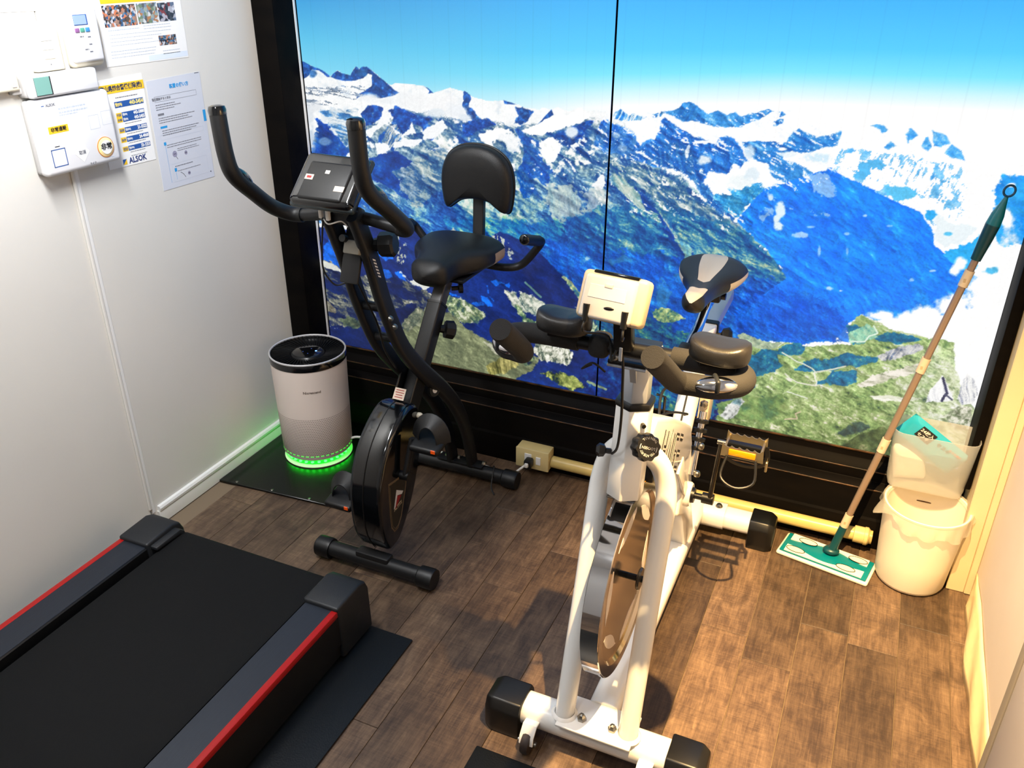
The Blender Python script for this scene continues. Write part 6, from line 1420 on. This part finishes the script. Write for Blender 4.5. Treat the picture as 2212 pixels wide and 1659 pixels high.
for k in range(nr+1):
    t = k/nr
    for i in range(seg):
        a = 2*math.pi*i/seg
        hem = 0.036+0.014*math.sin(2*a+ph[0])+0.008*math.sin(5*a+ph[1])+0.006*math.sin(11*a+ph[2])
        z = BH+0.0042-hem*max(0, (t-0.12)/0.88)
        fold = 0.0025*math.sin(17*a+ph[3]+3*t)+0.0018*math.sin(29*a+ph[4])
        r = R1+0.0042 if t < 0.12 else R1+0.0048+t*(0.004+0.002)+fold*t
        if k == 0: r = R1-0.008; z = BH-0.006
        ear = math.exp(-((a-math.radians(200))/0.13)**2)*t
        r += ear*0.026; z -= ear*0.020
        mb.v.append((BC.x+r*math.cos(a), BC.y+r*math.sin(a), z))
for k in range(nr):
    for j in range(seg): mb.f.append((k*seg+j, k*seg+(j+1) % seg, (k+1)*seg+(j+1) % seg, (k+1)*seg+j))
ln = mb.build('bin_liner', m_liner, smooth=60)
tag(ln, 'clear plastic liner folded over the rim of the white bin', 'bin liner')
# frosted tub resting on the back of the bin
def tub_ring(x0, x1, y0, y1, z, r, n=6): 
    return [((x0+x1)/2+a, (y0+y1)/2+b, z) for a, b in rrect(x1-x0, y1-y0, r, n)]
rings = [tub_ring(2.085, 2.250, -0.050, 0.004, 0.2630, 0.016), tub_ring(2.072, 2.262, -0.060, 0.010, 0.2660, 0.022), tub_ring(2.066, 2.266, -0.064, 0.012, 0.285, 0.026), tub_ring(2.058, 2.270, -0.094, 0.018, 0.43, 0.030), tub_ring(2.056, 2.2715, -0.100, 0.0195, 0.458, 0.030)]
inner = [[((p[0]-2.165)*0.985+2.165, (p[1]+0.035)*0.965-0.035, p[2]+(0.003 if i < 2 else 0)) for p in r] for i, r in enumerate(rings)]
mb = MB(); allr = rings+inner[::-1]; k = len(rings[0])
for r in allr: mb.v += r
for i in range(len(allr)-1):
    for j in range(k): mb.f.append((i*k+j, i*k+(j+1) % k, (i+1)*k+(j+1) % k, (i+1)*k+j))
mb.f.append(tuple(range(k))); mb.f.append(tuple((len(allr)-1)*k+j for j in range(k)))
tub = mb.build('storage_tub', m_tub, smooth=50)
tag(tub, 'frosted plastic tub of refill packs standing on the bin rim', 'tub')
# refill packs
def pouch(c, L_, H_, T_, rot, mat, n=18, m=12):
    mb = MB(); R_ = rot
    for side in (1, -1):
        o = len(mb.v)
        for i in range(n+1):
            for j in range(m+1):
                u = -1+2*i/n; v = -1+2*j/m
                e = max(0, (1-abs(u)**6))*max(0, (1-abs(v)**4)); wob = 0.12*math.sin(5*u+2*v)*e
                p = R_ @ Vector((u*L_/2, side*T_/2*(e**0.6+wob*0.4), v*H_/2)); mb.v.append((c[0]+p.x, c[1]+p.y, c[2]+p.z))
        for i in range(n):
            for j in range(m):
                a = o+i*(m+1)+j; mb.f.append((a, a+1, a+m+2, a+m+1))
    return mb
m_blue = M('sky_blue_film', (40, 160, 190), 0.2, coat=0.5, var=0.06, vscale=20)
rp = Matrix.Rotation(math.radians(33), 3, 'Y') @ Matrix.Rotation(math.radians(8), 3, 'X')
pcn = Vector((2.158, -0.034, 0.408))
pk = pouch(pcn, 0.190, 0.088, 0.030, rp, m_blue).build('refill_pack', m_blue, smooth=60)
tag(pk, 'sky blue wipe refill pack with black label leaning in the tub', 'refill pack')
def onp(x, z, d): p = rp @ Vector((x, -0.0155-d, z)); return tuple(pcn+p)
MB().add([onp(-0.058, 0.000, 0), onp(-0.012, 0.000, 0.0005), onp(-0.012, 0.038, 0.0), onp(-0.058, 0.038, 0)], [(0, 1, 2, 3)]).build('black_label', m_print_k, pk, 0)
pu = rp @ Vector((1, 0, 0)); pv = rp @ Vector((0, 0, 1))
mb = text_mb('24枚入', 0.014, onp(-0.035, 0.026, 0.001), pu, pv, bold=0.0003)
text_mb('セスキ', 0.012, onp(-0.037, 0.010, 0.001), pu, pv, bold=0.0002, mb=mb); mb.build('label_lettering', m_print_w, pk, 0)
text_mb('セスキ', 0.014, onp(0.022, 0.022, 0.002), pu, pv, bold=0.0003).build('pack_lettering', m_print_k, pk, 0)
text_mb('セスキ炭酸', 0.008, onp(0.055, 0.030, 0.002), pu, pv, bold=0.0002).build('red_lettering', M('red_lettering_print', (196, 60, 40), 0.5), pk, 0)
wp = pouch(Vector((2.115, -0.012, 0.330)), 0.085, 0.110, 0.022, Matrix.Rotation(math.radians(-12), 3, 'Y'), None).build('white_pack', M('white_pack_film', (232, 228, 220), 0.3), smooth=60)
tag(wp, 'plain white pack standing behind the blue one in the tub', 'refill pack')

# ------------------------------------------------------------------ things on the left wall (all face +X)
U = (0, 1, 0); V = (0, 0, 1)
m_paper = M('white_paper', (236, 236, 234), 0.7)
m_paperg = M('laminated_grey_paper', (206, 210, 220), 0.35)
m_blue_i = M('blue_ink', (36, 84, 156), 0.6)
m_cyan_i = M('cyan_ink', (40, 150, 214), 0.6)
m_yel_i = M('yellow_ink', (240, 196, 40), 0.6)
m_grey_i = M('grey_ink', (120, 122, 130), 0.6)
m_pale_i = M('pale_ink', (186, 194, 206), 0.6)
m_dev = M('white_device_plastic', (228, 228, 230), 0.4)
m_devg = M('grey_device_side', (186, 184, 182), 0.45)
m_ivory = M('ivory_plastic', (230, 222, 200), 0.42)
m_lcd = M('green_grey_lcd', (122, 168, 158), 0.25)
m_lcdb = M('blue_grey_lcd', (150, 172, 214), 0.25)
def rect(mb, y0, y1, z0, z1, x, x2=None):
    return mb.quad((x, y0, z0), (x, y1, z0), (x, y1, z1), (x, y0, z1))
def lines(mb, y0, y1, z0, n, dz, h, x, seed, lo=0.55):
    r = random.Random(seed)
    for i in range(n):
        y = y0; e = y0+(y1-y0)*(lo+(1-lo)*r.random())
        while y < e:
            w_ = 0.003+0.007*r.random(); rect(mb, y, min(y+w_, e), z0-dz*i, z0-dz*i+h, x); y += w_+0.0012
    return mb
def outline(mb, y0, y1, z0, z1, w_, x):
    rect(mb, y0, y1, z0, z0+w_, x); rect(mb, y0, y1, z1-w_, z1, x); rect(mb, y0, y0+w_, z0, z1, x); rect(mb, y1-w_, y1, z0, z1, x); return mb

# security panel
al = thing('alarm_panel', 'white wall alarm panel with round emergency button', 'alarm panel', (0.0, -0.81, 1.215))
MB().rbox((0.012, -0.811, 1.217), (0.0238, 0.226, 0.176), 0.011, 4).build('base', m_devg, al)
MB().rbox((0.031, -0.811, 1.2175), (0.030, 0.230, 0.180), 0.0115, 4).build('front_cover', m_dev, al)
X = 0.0462
mb = outline(MB(), -0.9035, -0.8625, 1.148, 1.1905, 0.0022, X); mb.build('guard_button_ring', m_blue_i, al, 0)
rect(MB(), -0.890, -0.876, 1.195, 1.197, X).build('button_mark', m_print_k, al, 0)
MB().prism([(-0.838, 1.169), (-0.8155, 1.193), (-0.793, 1.169), (-0.8155, 1.145)], 'x', 0.0455, 0.0464).build('cancel_button', m_white, al, 0)
outline(MB(), -0.776, -0.745, 1.218, 1.252, 0.0008, X).build('key_outline', m_pale_i, al, 0)
outline(MB(), -0.736, -0.706, 1.223, 1.257, 0.0008, X).build('key_outline', m_pale_i, al, 0)
rb = MB().lathe([(0.0, 0.0042), (0.017, 0.004), (0.0185, 0.003), (0.0225, 0.0028), (0.0245, 0.0015), (0.025, 0)], (0.0458, -0.7425, 1.1695), 40, (1, 0, 0)).build('emergency_button', M('pale_amber_button', (250, 224, 160), 0.35), al)
MB().lathe([(0.0243, 0.002), (0.0255, 0.002), (0.0258, 0.0)], (0.0458, -0.7425, 1.1695), 40, (1, 0, 0)).build('button_ring', M('orange_ring', (206, 126, 50), 0.4), rb)
MB().lathe([(0.0, 0.0046), (0.0175, 0.0044)], (0.0458, -0.7425, 1.1695), 40, (1, 0, 0)).build('button_face', m_white, rb)
text_mb('非常', 0.0175, (0.0504, -0.7425, 1.1705), U, V, bold=0.0005).build('button_lettering', m_print_k, rb, 0)
mb = text_mb('取消', 0.0105, (X+0.0004, -0.8155, 1.169), U, V, bold=0.0002)
text_mb('マイク', 0.0068, (X, -0.790, 1.1375), U, V, bold=0.0001, mb=mb); text_mb('ALSOK', 0.0085, (X, -0.876, 1.2925), U, V, bold=0.0003, mb=mb)
mb.build('panel_lettering', m_grey_i, al, 0)
rect(MB(), -0.9015, -0.8935, 1.2915, 1.2935, X).build('logo_mark', m_blue_i, al, 0)
rect(MB(), -0.897, -0.840, 1.2265, 1.2435, X).build('alarm_label', m_yel_i, al, 0)
text_mb('非常通報', 0.0112, (X+0.0003, -0.8685, 1.235), U, V, bold=0.0002).build('alarm_lettering', m_print_k, al, 0)
mb = MB()
for i in range(11):
    for j in range(9):
        y = -0.880+(j-4)*0.0025; z = 1.270+(i-5)*0.0025
        if (y+0.880)**2+(z-1.270)**2 < 0.013**2: rect(mb, y-0.0006, y+0.0006, z-0.0006, z+0.0006, X)
g_ = mb.build('speaker_grille', m_pale_i, al, 0); g_['kind'] = 'stuff'
lines(lines(MB(), -0.857, -0.768, 1.2785, 2, 0.009, 0.004, X, 3, 0.9), -0.857, -0.80, 1.264, 1, 0.01, 0.003, X, 4, 0.9).build('display_text', m_pale_i, al, 0)
lines(MB(), -0.730, -0.716, 1.140, 1, 0.01, 0.003, X, 8, 0.9).build('small_print', m_pale_i, al, 0)
MB().rtube([(0.004, -0.825, 1.130), (0.004, -0.825, 0.07)], 0.010, 0.008, up=(1, 0, 0), r=0.003).build('cable_cover', m_wall, al)

# thermostat above the panel
tc_ = thing('wall_controller', 'white room controller with green display above the alarm panel', 'controller', (0.0, -0.82, 1.335))
MB().rbox((0.014, -0.8215, 1.3365), (0.0278, 0.196, 0.050), 0.007, 3).build('base', m_devg, tc_)
MB().rbox((0.036, -0.8195, 1.3365), (0.024, 0.196, 0.052), 0.007, 3).build('front_cover', m_dev, tc_)
MB().rbox((0.0483, -0.8835, 1.3365), (0.0012, 0.046, 0.0415), 0.0005, 1).build('display_frame', m_print_k, tc_)
MB().rbox((0.0489, -0.8850, 1.3370), (0.0010, 0.042, 0.0400), 0.0004, 1).build('display', m_lcd, tc_)
# remote control in its holder
rm = thing('remote_control', 'white remote control with blue display in its wall holder', 'remote', (0.0, -0.715, 1.42))
MB().rbox((0.014, -0.718, 1.408), (0.0278, 0.100, 0.094), 0.014, 4).build('holder', m_ivory, rm)
MB().rbox((0.0265, -0.722, 1.437), (0.020, 0.090, 0.124), 0.006, 3).build('handset', m_dev, rm)
MB().rbox((0.0370, -0.7305, 1.4715), (0.001, 0.041, 0.024), 0.0004, 1).build('display_frame', m_blue_i, rm)
MB().rbox((0.0376, -0.7320, 1.4715), (0.001, 0.037, 0.021), 0.0004, 1).build('display', m_lcdb, rm)
for y, c in ((-0.746, (146, 98, 150)), (-0.7305, (88, 160, 138)), (-0.715, (70, 140, 200))):
    MB().rbox((0.0375, y, 1.4485), (0.003, 0.0125, 0.0100), 0.0014, 2).build('button', M('button_colour', c, 0.45), rm)
mb = MB()
for y, z in ((-0.735, 1.432), (-0.712, 1.430), (-0.712, 1.413), (-0.727, 1.402), (-0.714, 1.396)): lines(mb, y-0.006, y+0.006, z, 1, 0.01, 0.0032, 0.0368, int(abs(y*1000)+z*100), 0.7)
mb.build('button_print', m_grey_i, rm, 0)
# rocker switch plate
sw = thing('light_switch', 'ivory light switch plate with stacked rockers', 'switch', (0.0, -0.825, 1.42))
MB().rbox((0.010, -0.8265, 1.419), (0.0198, 0.078, 0.112), 0.004, 3).build('plate', m_ivory, sw)
for z in (1.440, 1.420, 1.400):
    MB().rbox((0.0202, -0.826, z), (0.003, 0.030, 0.0188), 0.001, 1).build('rocker', m_white, sw)
MB().ell((0.0200, -0.826, 1.378), 0.0006, 0.0018, 0.0018).build('screw', m_grey_i, sw)
jb_ = thing('junction_box', 'ivory junction box at the left edge of the wall', 'box', (0.0, -0.955, 1.38))
MB().rbox((0.012, -0.962, 1.385), (0.0238, 0.072, 0.108), 0.005, 3).build('cover', m_ivory, jb_)
MB().rbox((0.008, -0.915, 1.328), (0.0158, 0.055, 0.014), 0.003, 2).build('cable_cover', m_devg, jb_)
MB().rbox((0.0245, -0.940, 1.345), (0.002, 0.012, 0.012), 0.001, 1).build('test_button', m_devg, jb_)

def sheet(name, label, y0, y1, z0, z1, mat, skew=0.0, x=0.0004, th_=0.0006):
    s = MB().add([(x, y0, z1), (x, y1, z1+0.003), (x, y1-0.004+skew, z0), (x, y0-0.006+skew, z0+0.003)], [(0, 1, 2, 3)])
    s.v += [(x+th_, v[1], v[2]) for v in s.v[:4]]; s.f += [(7, 6, 5, 4), (0, 4, 5, 1), (1, 5, 6, 2), (2, 6, 7, 3), (3, 7, 4, 0)]
    o = s.build(name, mat, None, 0); tag(o, label, 'poster'); return o
XP = 0.0013
# instruction sheet
ins = sheet('instruction_sheet', 'grey laminated instruction sheet with blue headings', -0.527, -0.318, 0.998, 1.302, m_paperg)
mb = text_mb('装置の使い方', 0.0125, (XP, -0.408, 1.2785), U, V, bold=0.0003); mb.build('title', m_cyan_i, ins, 0)
outline(MB(), -0.508, -0.344, 1.243, 1.258, 0.0007, XP).build('heading_box', m_grey_i, ins, 0)
mb = text_mb('警備開始するときは', 0.0078, (XP, -0.482, 1.2505), U, V, bold=0.0002); 
lines(mb, -0.508, -0.345, 1.234, 3, 0.0062, 0.0022, XP, 21, 0.35)
lines(mb, -0.505, -0.360, 1.198, 3, 0.0062, 0.0022, XP, 22, 0.7); lines(mb, -0.500, -0.350, 1.163, 3, 0.0062, 0.0022, XP, 23, 0.7)
lines(mb, -0.492, -0.345, 1.122, 2, 0.0062, 0.0020, XP, 24, 0.8); lines(mb, -0.455, -0.350, 1.106, 2, 0.0055, 0.0018, XP, 25, 0.6)
lines(mb, -0.475, -0.400, 1.058, 1, 0.006, 0.0024, XP, 26, 0.9); lines(mb, -0.468, -0.370, 1.044, 1, 0.006, 0.0018, XP, 27, 0.9)
rect(mb, -0.505, -0.482, 1.206, 1.212, XP)
mb.build('body_text', m_grey_i, ins, 0)
mb = MB(); rect(mb, -0.504, -0.478, 1.171, 1.177, XP); rect(mb, -0.502, -0.493, 1.124, 1.133, XP); rect(mb, -0.479, -0.470, 1.045, 1.055, XP)
rect(mb, -0.330, -0.319, 1.165, 1.198, XP); rect(mb, -0.498, -0.4972, 1.018, 1.124, XP); rect(mb, -0.475, -0.4742, 1.022, 1.045, XP); mb.build('blue_markers', m_cyan_i, ins, 0)
mb = outline(MB(), -0.486, -0.343, 1.016, 1.068, 0.0005, XP); outline(mb, -0.510, -0.338, 1.140, 1.1535, 0.0004, XP)
rect(mb, -0.3255, -0.3250, 1.128, 1.165, XP); rect(mb, -0.505, -0.345, 1.1535, 1.154, XP)
mb.build('frames', m_pale_i, ins, 0)
mb = MB()
for y, z, r in ((-0.468, 1.0945, 0.009), (-0.424, 1.0905, 0.006), (-0.424, 1.031, 0.0055)):
    mb.lathe([(0, 0.0001), (r, 0.0001)], (XP, y, z), 20, (1, 0, 0))
mb.build('diagrams', M('violet_grey_ink', (150, 148, 172), 0.6), ins, 0)
mb = MB()
for y, z in ((-0.4705, 1.0945), (-0.4655, 1.0945), (-0.4260, 1.0905), (-0.4222, 1.0905), (-0.4258, 1.031), (-0.4224, 1.031)): rect(mb, y-0.001, y+0.001, z-0.0016, z+0.0016, XP+0.0003)
mb.tube([(XP, -0.457, 1.040), (XP, -0.447, 1.033), (XP, -0.440, 1.022)], 0.0006, 5); mb.tube([(XP, -0.464, 1.086), (XP, -0.459, 1.078)], 0.0006, 5)
rect(mb, -0.337, -0.333, 1.015, 1.018, XP); rect(mb, -0.340, -0.322, 1.3020, 1.3035, XP)
mb.build('diagram_details', m_print_k, ins, 0)
# security company notice
nt_ = sheet('security_notice', 'white notice with yellow header and blue phone numbers', -0.700, -0.5365, 1.094, 1.322, m_paper)
MB().rbox((XP, -0.612, 1.2975), (0.0006, 0.152, 0.0225), 0.0002, 1).build('header_band', m_yel_i, nt_)
text_mb('富山県綜合警備保障(株)', 0.0148, (XP+0.0004, -0.614, 1.2975), U, V, bold=0.0004, sx=0.9).build('header_lettering', M('navy_ink', (40, 52, 84), 0.6), nt_, 0)
mb = MB(); rect(mb, -0.6475, -0.5475, 1.2485, 1.2640, XP)
for (z0, z1) in ((1.2105, 1.2355), (1.1830, 1.1960), (1.1580, 1.1715), (1.1345, 1.1470)): rect(mb, -0.6295, -0.5510, z0, z1, XP)
mb.build('number_bands', m_blue_i, nt_, 0)
mb = MB()
for (z0, z1) in ((1.2105, 1.2355), (1.1830, 1.1960), (1.1580, 1.1715), (1.1345, 1.1470)): rect(mb, -0.6490, -0.6305, z0, z1, XP)
mb.build('branch_bands', m_yel_i, nt_, 0)
mb = MB()
for tx, z in (('443-5888', 1.2290), ('443-5455', 1.2165), ('21-5522', 1.1895), ('24-4068', 1.1645), ('33-1253', 1.1405)):
    text_mb(tx, 0.0118, (XP+0.0003, -0.5525, z), U, V, bold=0.0004, align='RIGHT', mb=mb, sx=0.82)
    text_mb('☎(076)' if '443' in tx else '☎(0763)', 0.0070, (XP+0.0003, -0.6275, z), U, V, bold=0.0001, align='LEFT', mb=mb, sx=0.66)
mb.build('number_lettering', m_paper, nt_, 0)
mb = text_mb('443-5454', 0.0145, (XP+0.0003, -0.5490, 1.2560), U, V, bold=0.0005, align='RIGHT', sx=0.86)
text_mb('☎(076)', 0.0098, (XP+0.0003, -0.6460, 1.2560), U, V, bold=0.0002, align='LEFT', mb=mb, sx=0.7)
mb.build('main_number', M('pale_yellow_ink', (250, 226, 130), 0.6), nt_, 0)
mb = MB()
for tx, z in (('代表', 1.2290), ('本部', 1.2165), ('高岡', 1.1895), ('魚津', 1.1645), ('砺波', 1.1405)): text_mb(tx, 0.0075, (XP+0.0003, -0.6398, z), U, V, bold=0.0002, mb=mb)
lines(mb, -0.640, -0.560, 1.2725, 1, 0.01, 0.0025, XP, 31, 0.95)
for i, z in enumerate((1.2045, 1.1775, 1.1530, 1.1290, 1.1190)): lines(mb, -0.625, -0.560, z, 1, 0.01, 0.0016, XP, 40+i, 0.8)
mb.build('small_print', m_grey_i, nt_, 0)
text_mb('ALSOK', 0.0215, (XP, -0.6050, 1.1080), U, V, bold=0.0005, sx=0.92).build('logo_lettering', M('logo_navy', (34, 54, 116), 0.6), nt_, 0)
MB().add([(XP, -0.6570, 1.1005), (XP, -0.6570, 1.1150), (XP, -0.6430, 1.1150)], [(0, 1, 2)]).build('logo_blue', m_blue_i, nt_, 0)
MB().add([(XP, -0.6570, 1.1005), (XP, -0.6430, 1.1150), (XP, -0.6430, 1.1005)], [(0, 1, 2)]).build('logo_yellow', m_yel_i, nt_, 0)
# neighbourhood poster with photographs
def photo_mat(name, cols, scale):
    m = bpy.data.materials.new(name); m.use_nodes = True; nt = m.node_tree; N = nt.nodes; L = nt.links; b = N['Principled BSDF']
    tc = N.new('ShaderNodeTexCoord'); vo = N.new('ShaderNodeTexVoronoi'); vo.inputs['Scale'].default_value = scale
    L.new(tc.outputs['Object'], vo.inputs['Vector'])
    sp = N.new('ShaderNodeSeparateColor'); L.new(vo.outputs['Color'], sp.inputs[0])
    r = N.new('ShaderNodeValToRGB'); r.color_ramp.interpolation = 'CONSTANT'
    for i, c in enumerate(cols):
        e = r.color_ramp.elements[i] if i < 2 else r.color_ramp.elements.new(i/len(cols))
        e.position = i/len(cols); e.color = lin(c)
    L.new(sp.outputs[0], r.inputs['Fac']); L.new(r.outputs['Color'], b.inputs['Base Color']); b.inputs['Roughness'].default_value = 0.4
    return m
crowd = [(70, 58, 56), (150, 120, 104), (60, 92, 130), (190, 190, 196), (92, 74, 60), (170, 130, 110), (90, 130, 160), (36, 34, 40), (200, 120, 80)]
street = [(150, 160, 150), (110, 130, 104), (200, 204, 206), (120, 140, 160), (170, 120, 80), (90, 92, 92)]
dark_ = [(50, 52, 60), (96, 110, 134), (170, 170, 180), (70, 74, 80), (130, 60, 60), (200, 205, 215)]
po = sheet('event_poster', 'white poster with yellow band and small crowd photographs', -0.640, -0.347, 1.348, 1.60, m_paper)
rect(MB(), -0.628, -0.352, 1.5005, 1.56, XP).build('yellow_band', m_yel_i, po, 0)
for nm, y0, y1, z0, z1, cs, sc_ in (('crowd_photo', -0.627, -0.517, 1.445, 1.4965, crowd, 150), ('street_photo', -0.513, -0.440, 1.446, 1.4965, street, 120), ('bus_photo', -0.438, -0.376, 1.4475, 1.4945, dark_, 110), ('group_photo', -0.453, -0.388, 1.387, 1.4125, crowd, 190)):
    rect(MB(), y0, y1, z0, z1, XP).build(nm, photo_mat(nm+'_print', cs, sc_), po, 0)
mb = MB()
lines(mb, -0.620, -0.480, 1.436, 1, 0.01, 0.0022, XP, 50, 0.5); lines(mb, -0.500, -0.385, 1.440, 2, 0.007, 0.0018, XP, 51, 0.8); lines(mb, -0.620, -0.400, 1.425, 4, 0.0085, 0.0014, XP, 52, 0.6)
lines(mb, -0.625, -0.460, 1.385, 3, 0.0075, 0.0018, XP, 53, 0.9); lines(mb, -0.445, -0.380, 1.372, 2, 0.0075, 0.0018, XP, 54, 0.9)
mb.build('body_text', m_pale_i, po, 0)
rect(MB(), -0.500, -0.353, 1.352, 1.366, XP).build('footer_band', M('very_pale_blue_ink', (216, 226, 238), 0.6), po, 0)
ts = sheet('pinned_notice', 'white notice with pale blue print at the top left edge', -0.985, -0.800, 1.495, 1.62, m_paper)
lines(lines(MB(), -0.972, -0.955, 1.515, 2, 0.008, 0.004, XP, 60, 0.9), -0.930, -0.82, 1.505, 1, 0.01, 0.004, XP, 61, 0.9).build('body_text', m_pale_i, ts, 0)

for o in bpy.data.objects:
    if o.parent and o.name.split('.')[0] in ('main_number', 'small_print', 'body_text', 'number_lettering', 'display_text', 'sticker_print', 'button_print', 'panel_lettering', 'number_bands', 'branch_bands', 'blue_markers', 'frames', 'diagrams', 'diagram_details'):
        o['kind'] = 'stuff'
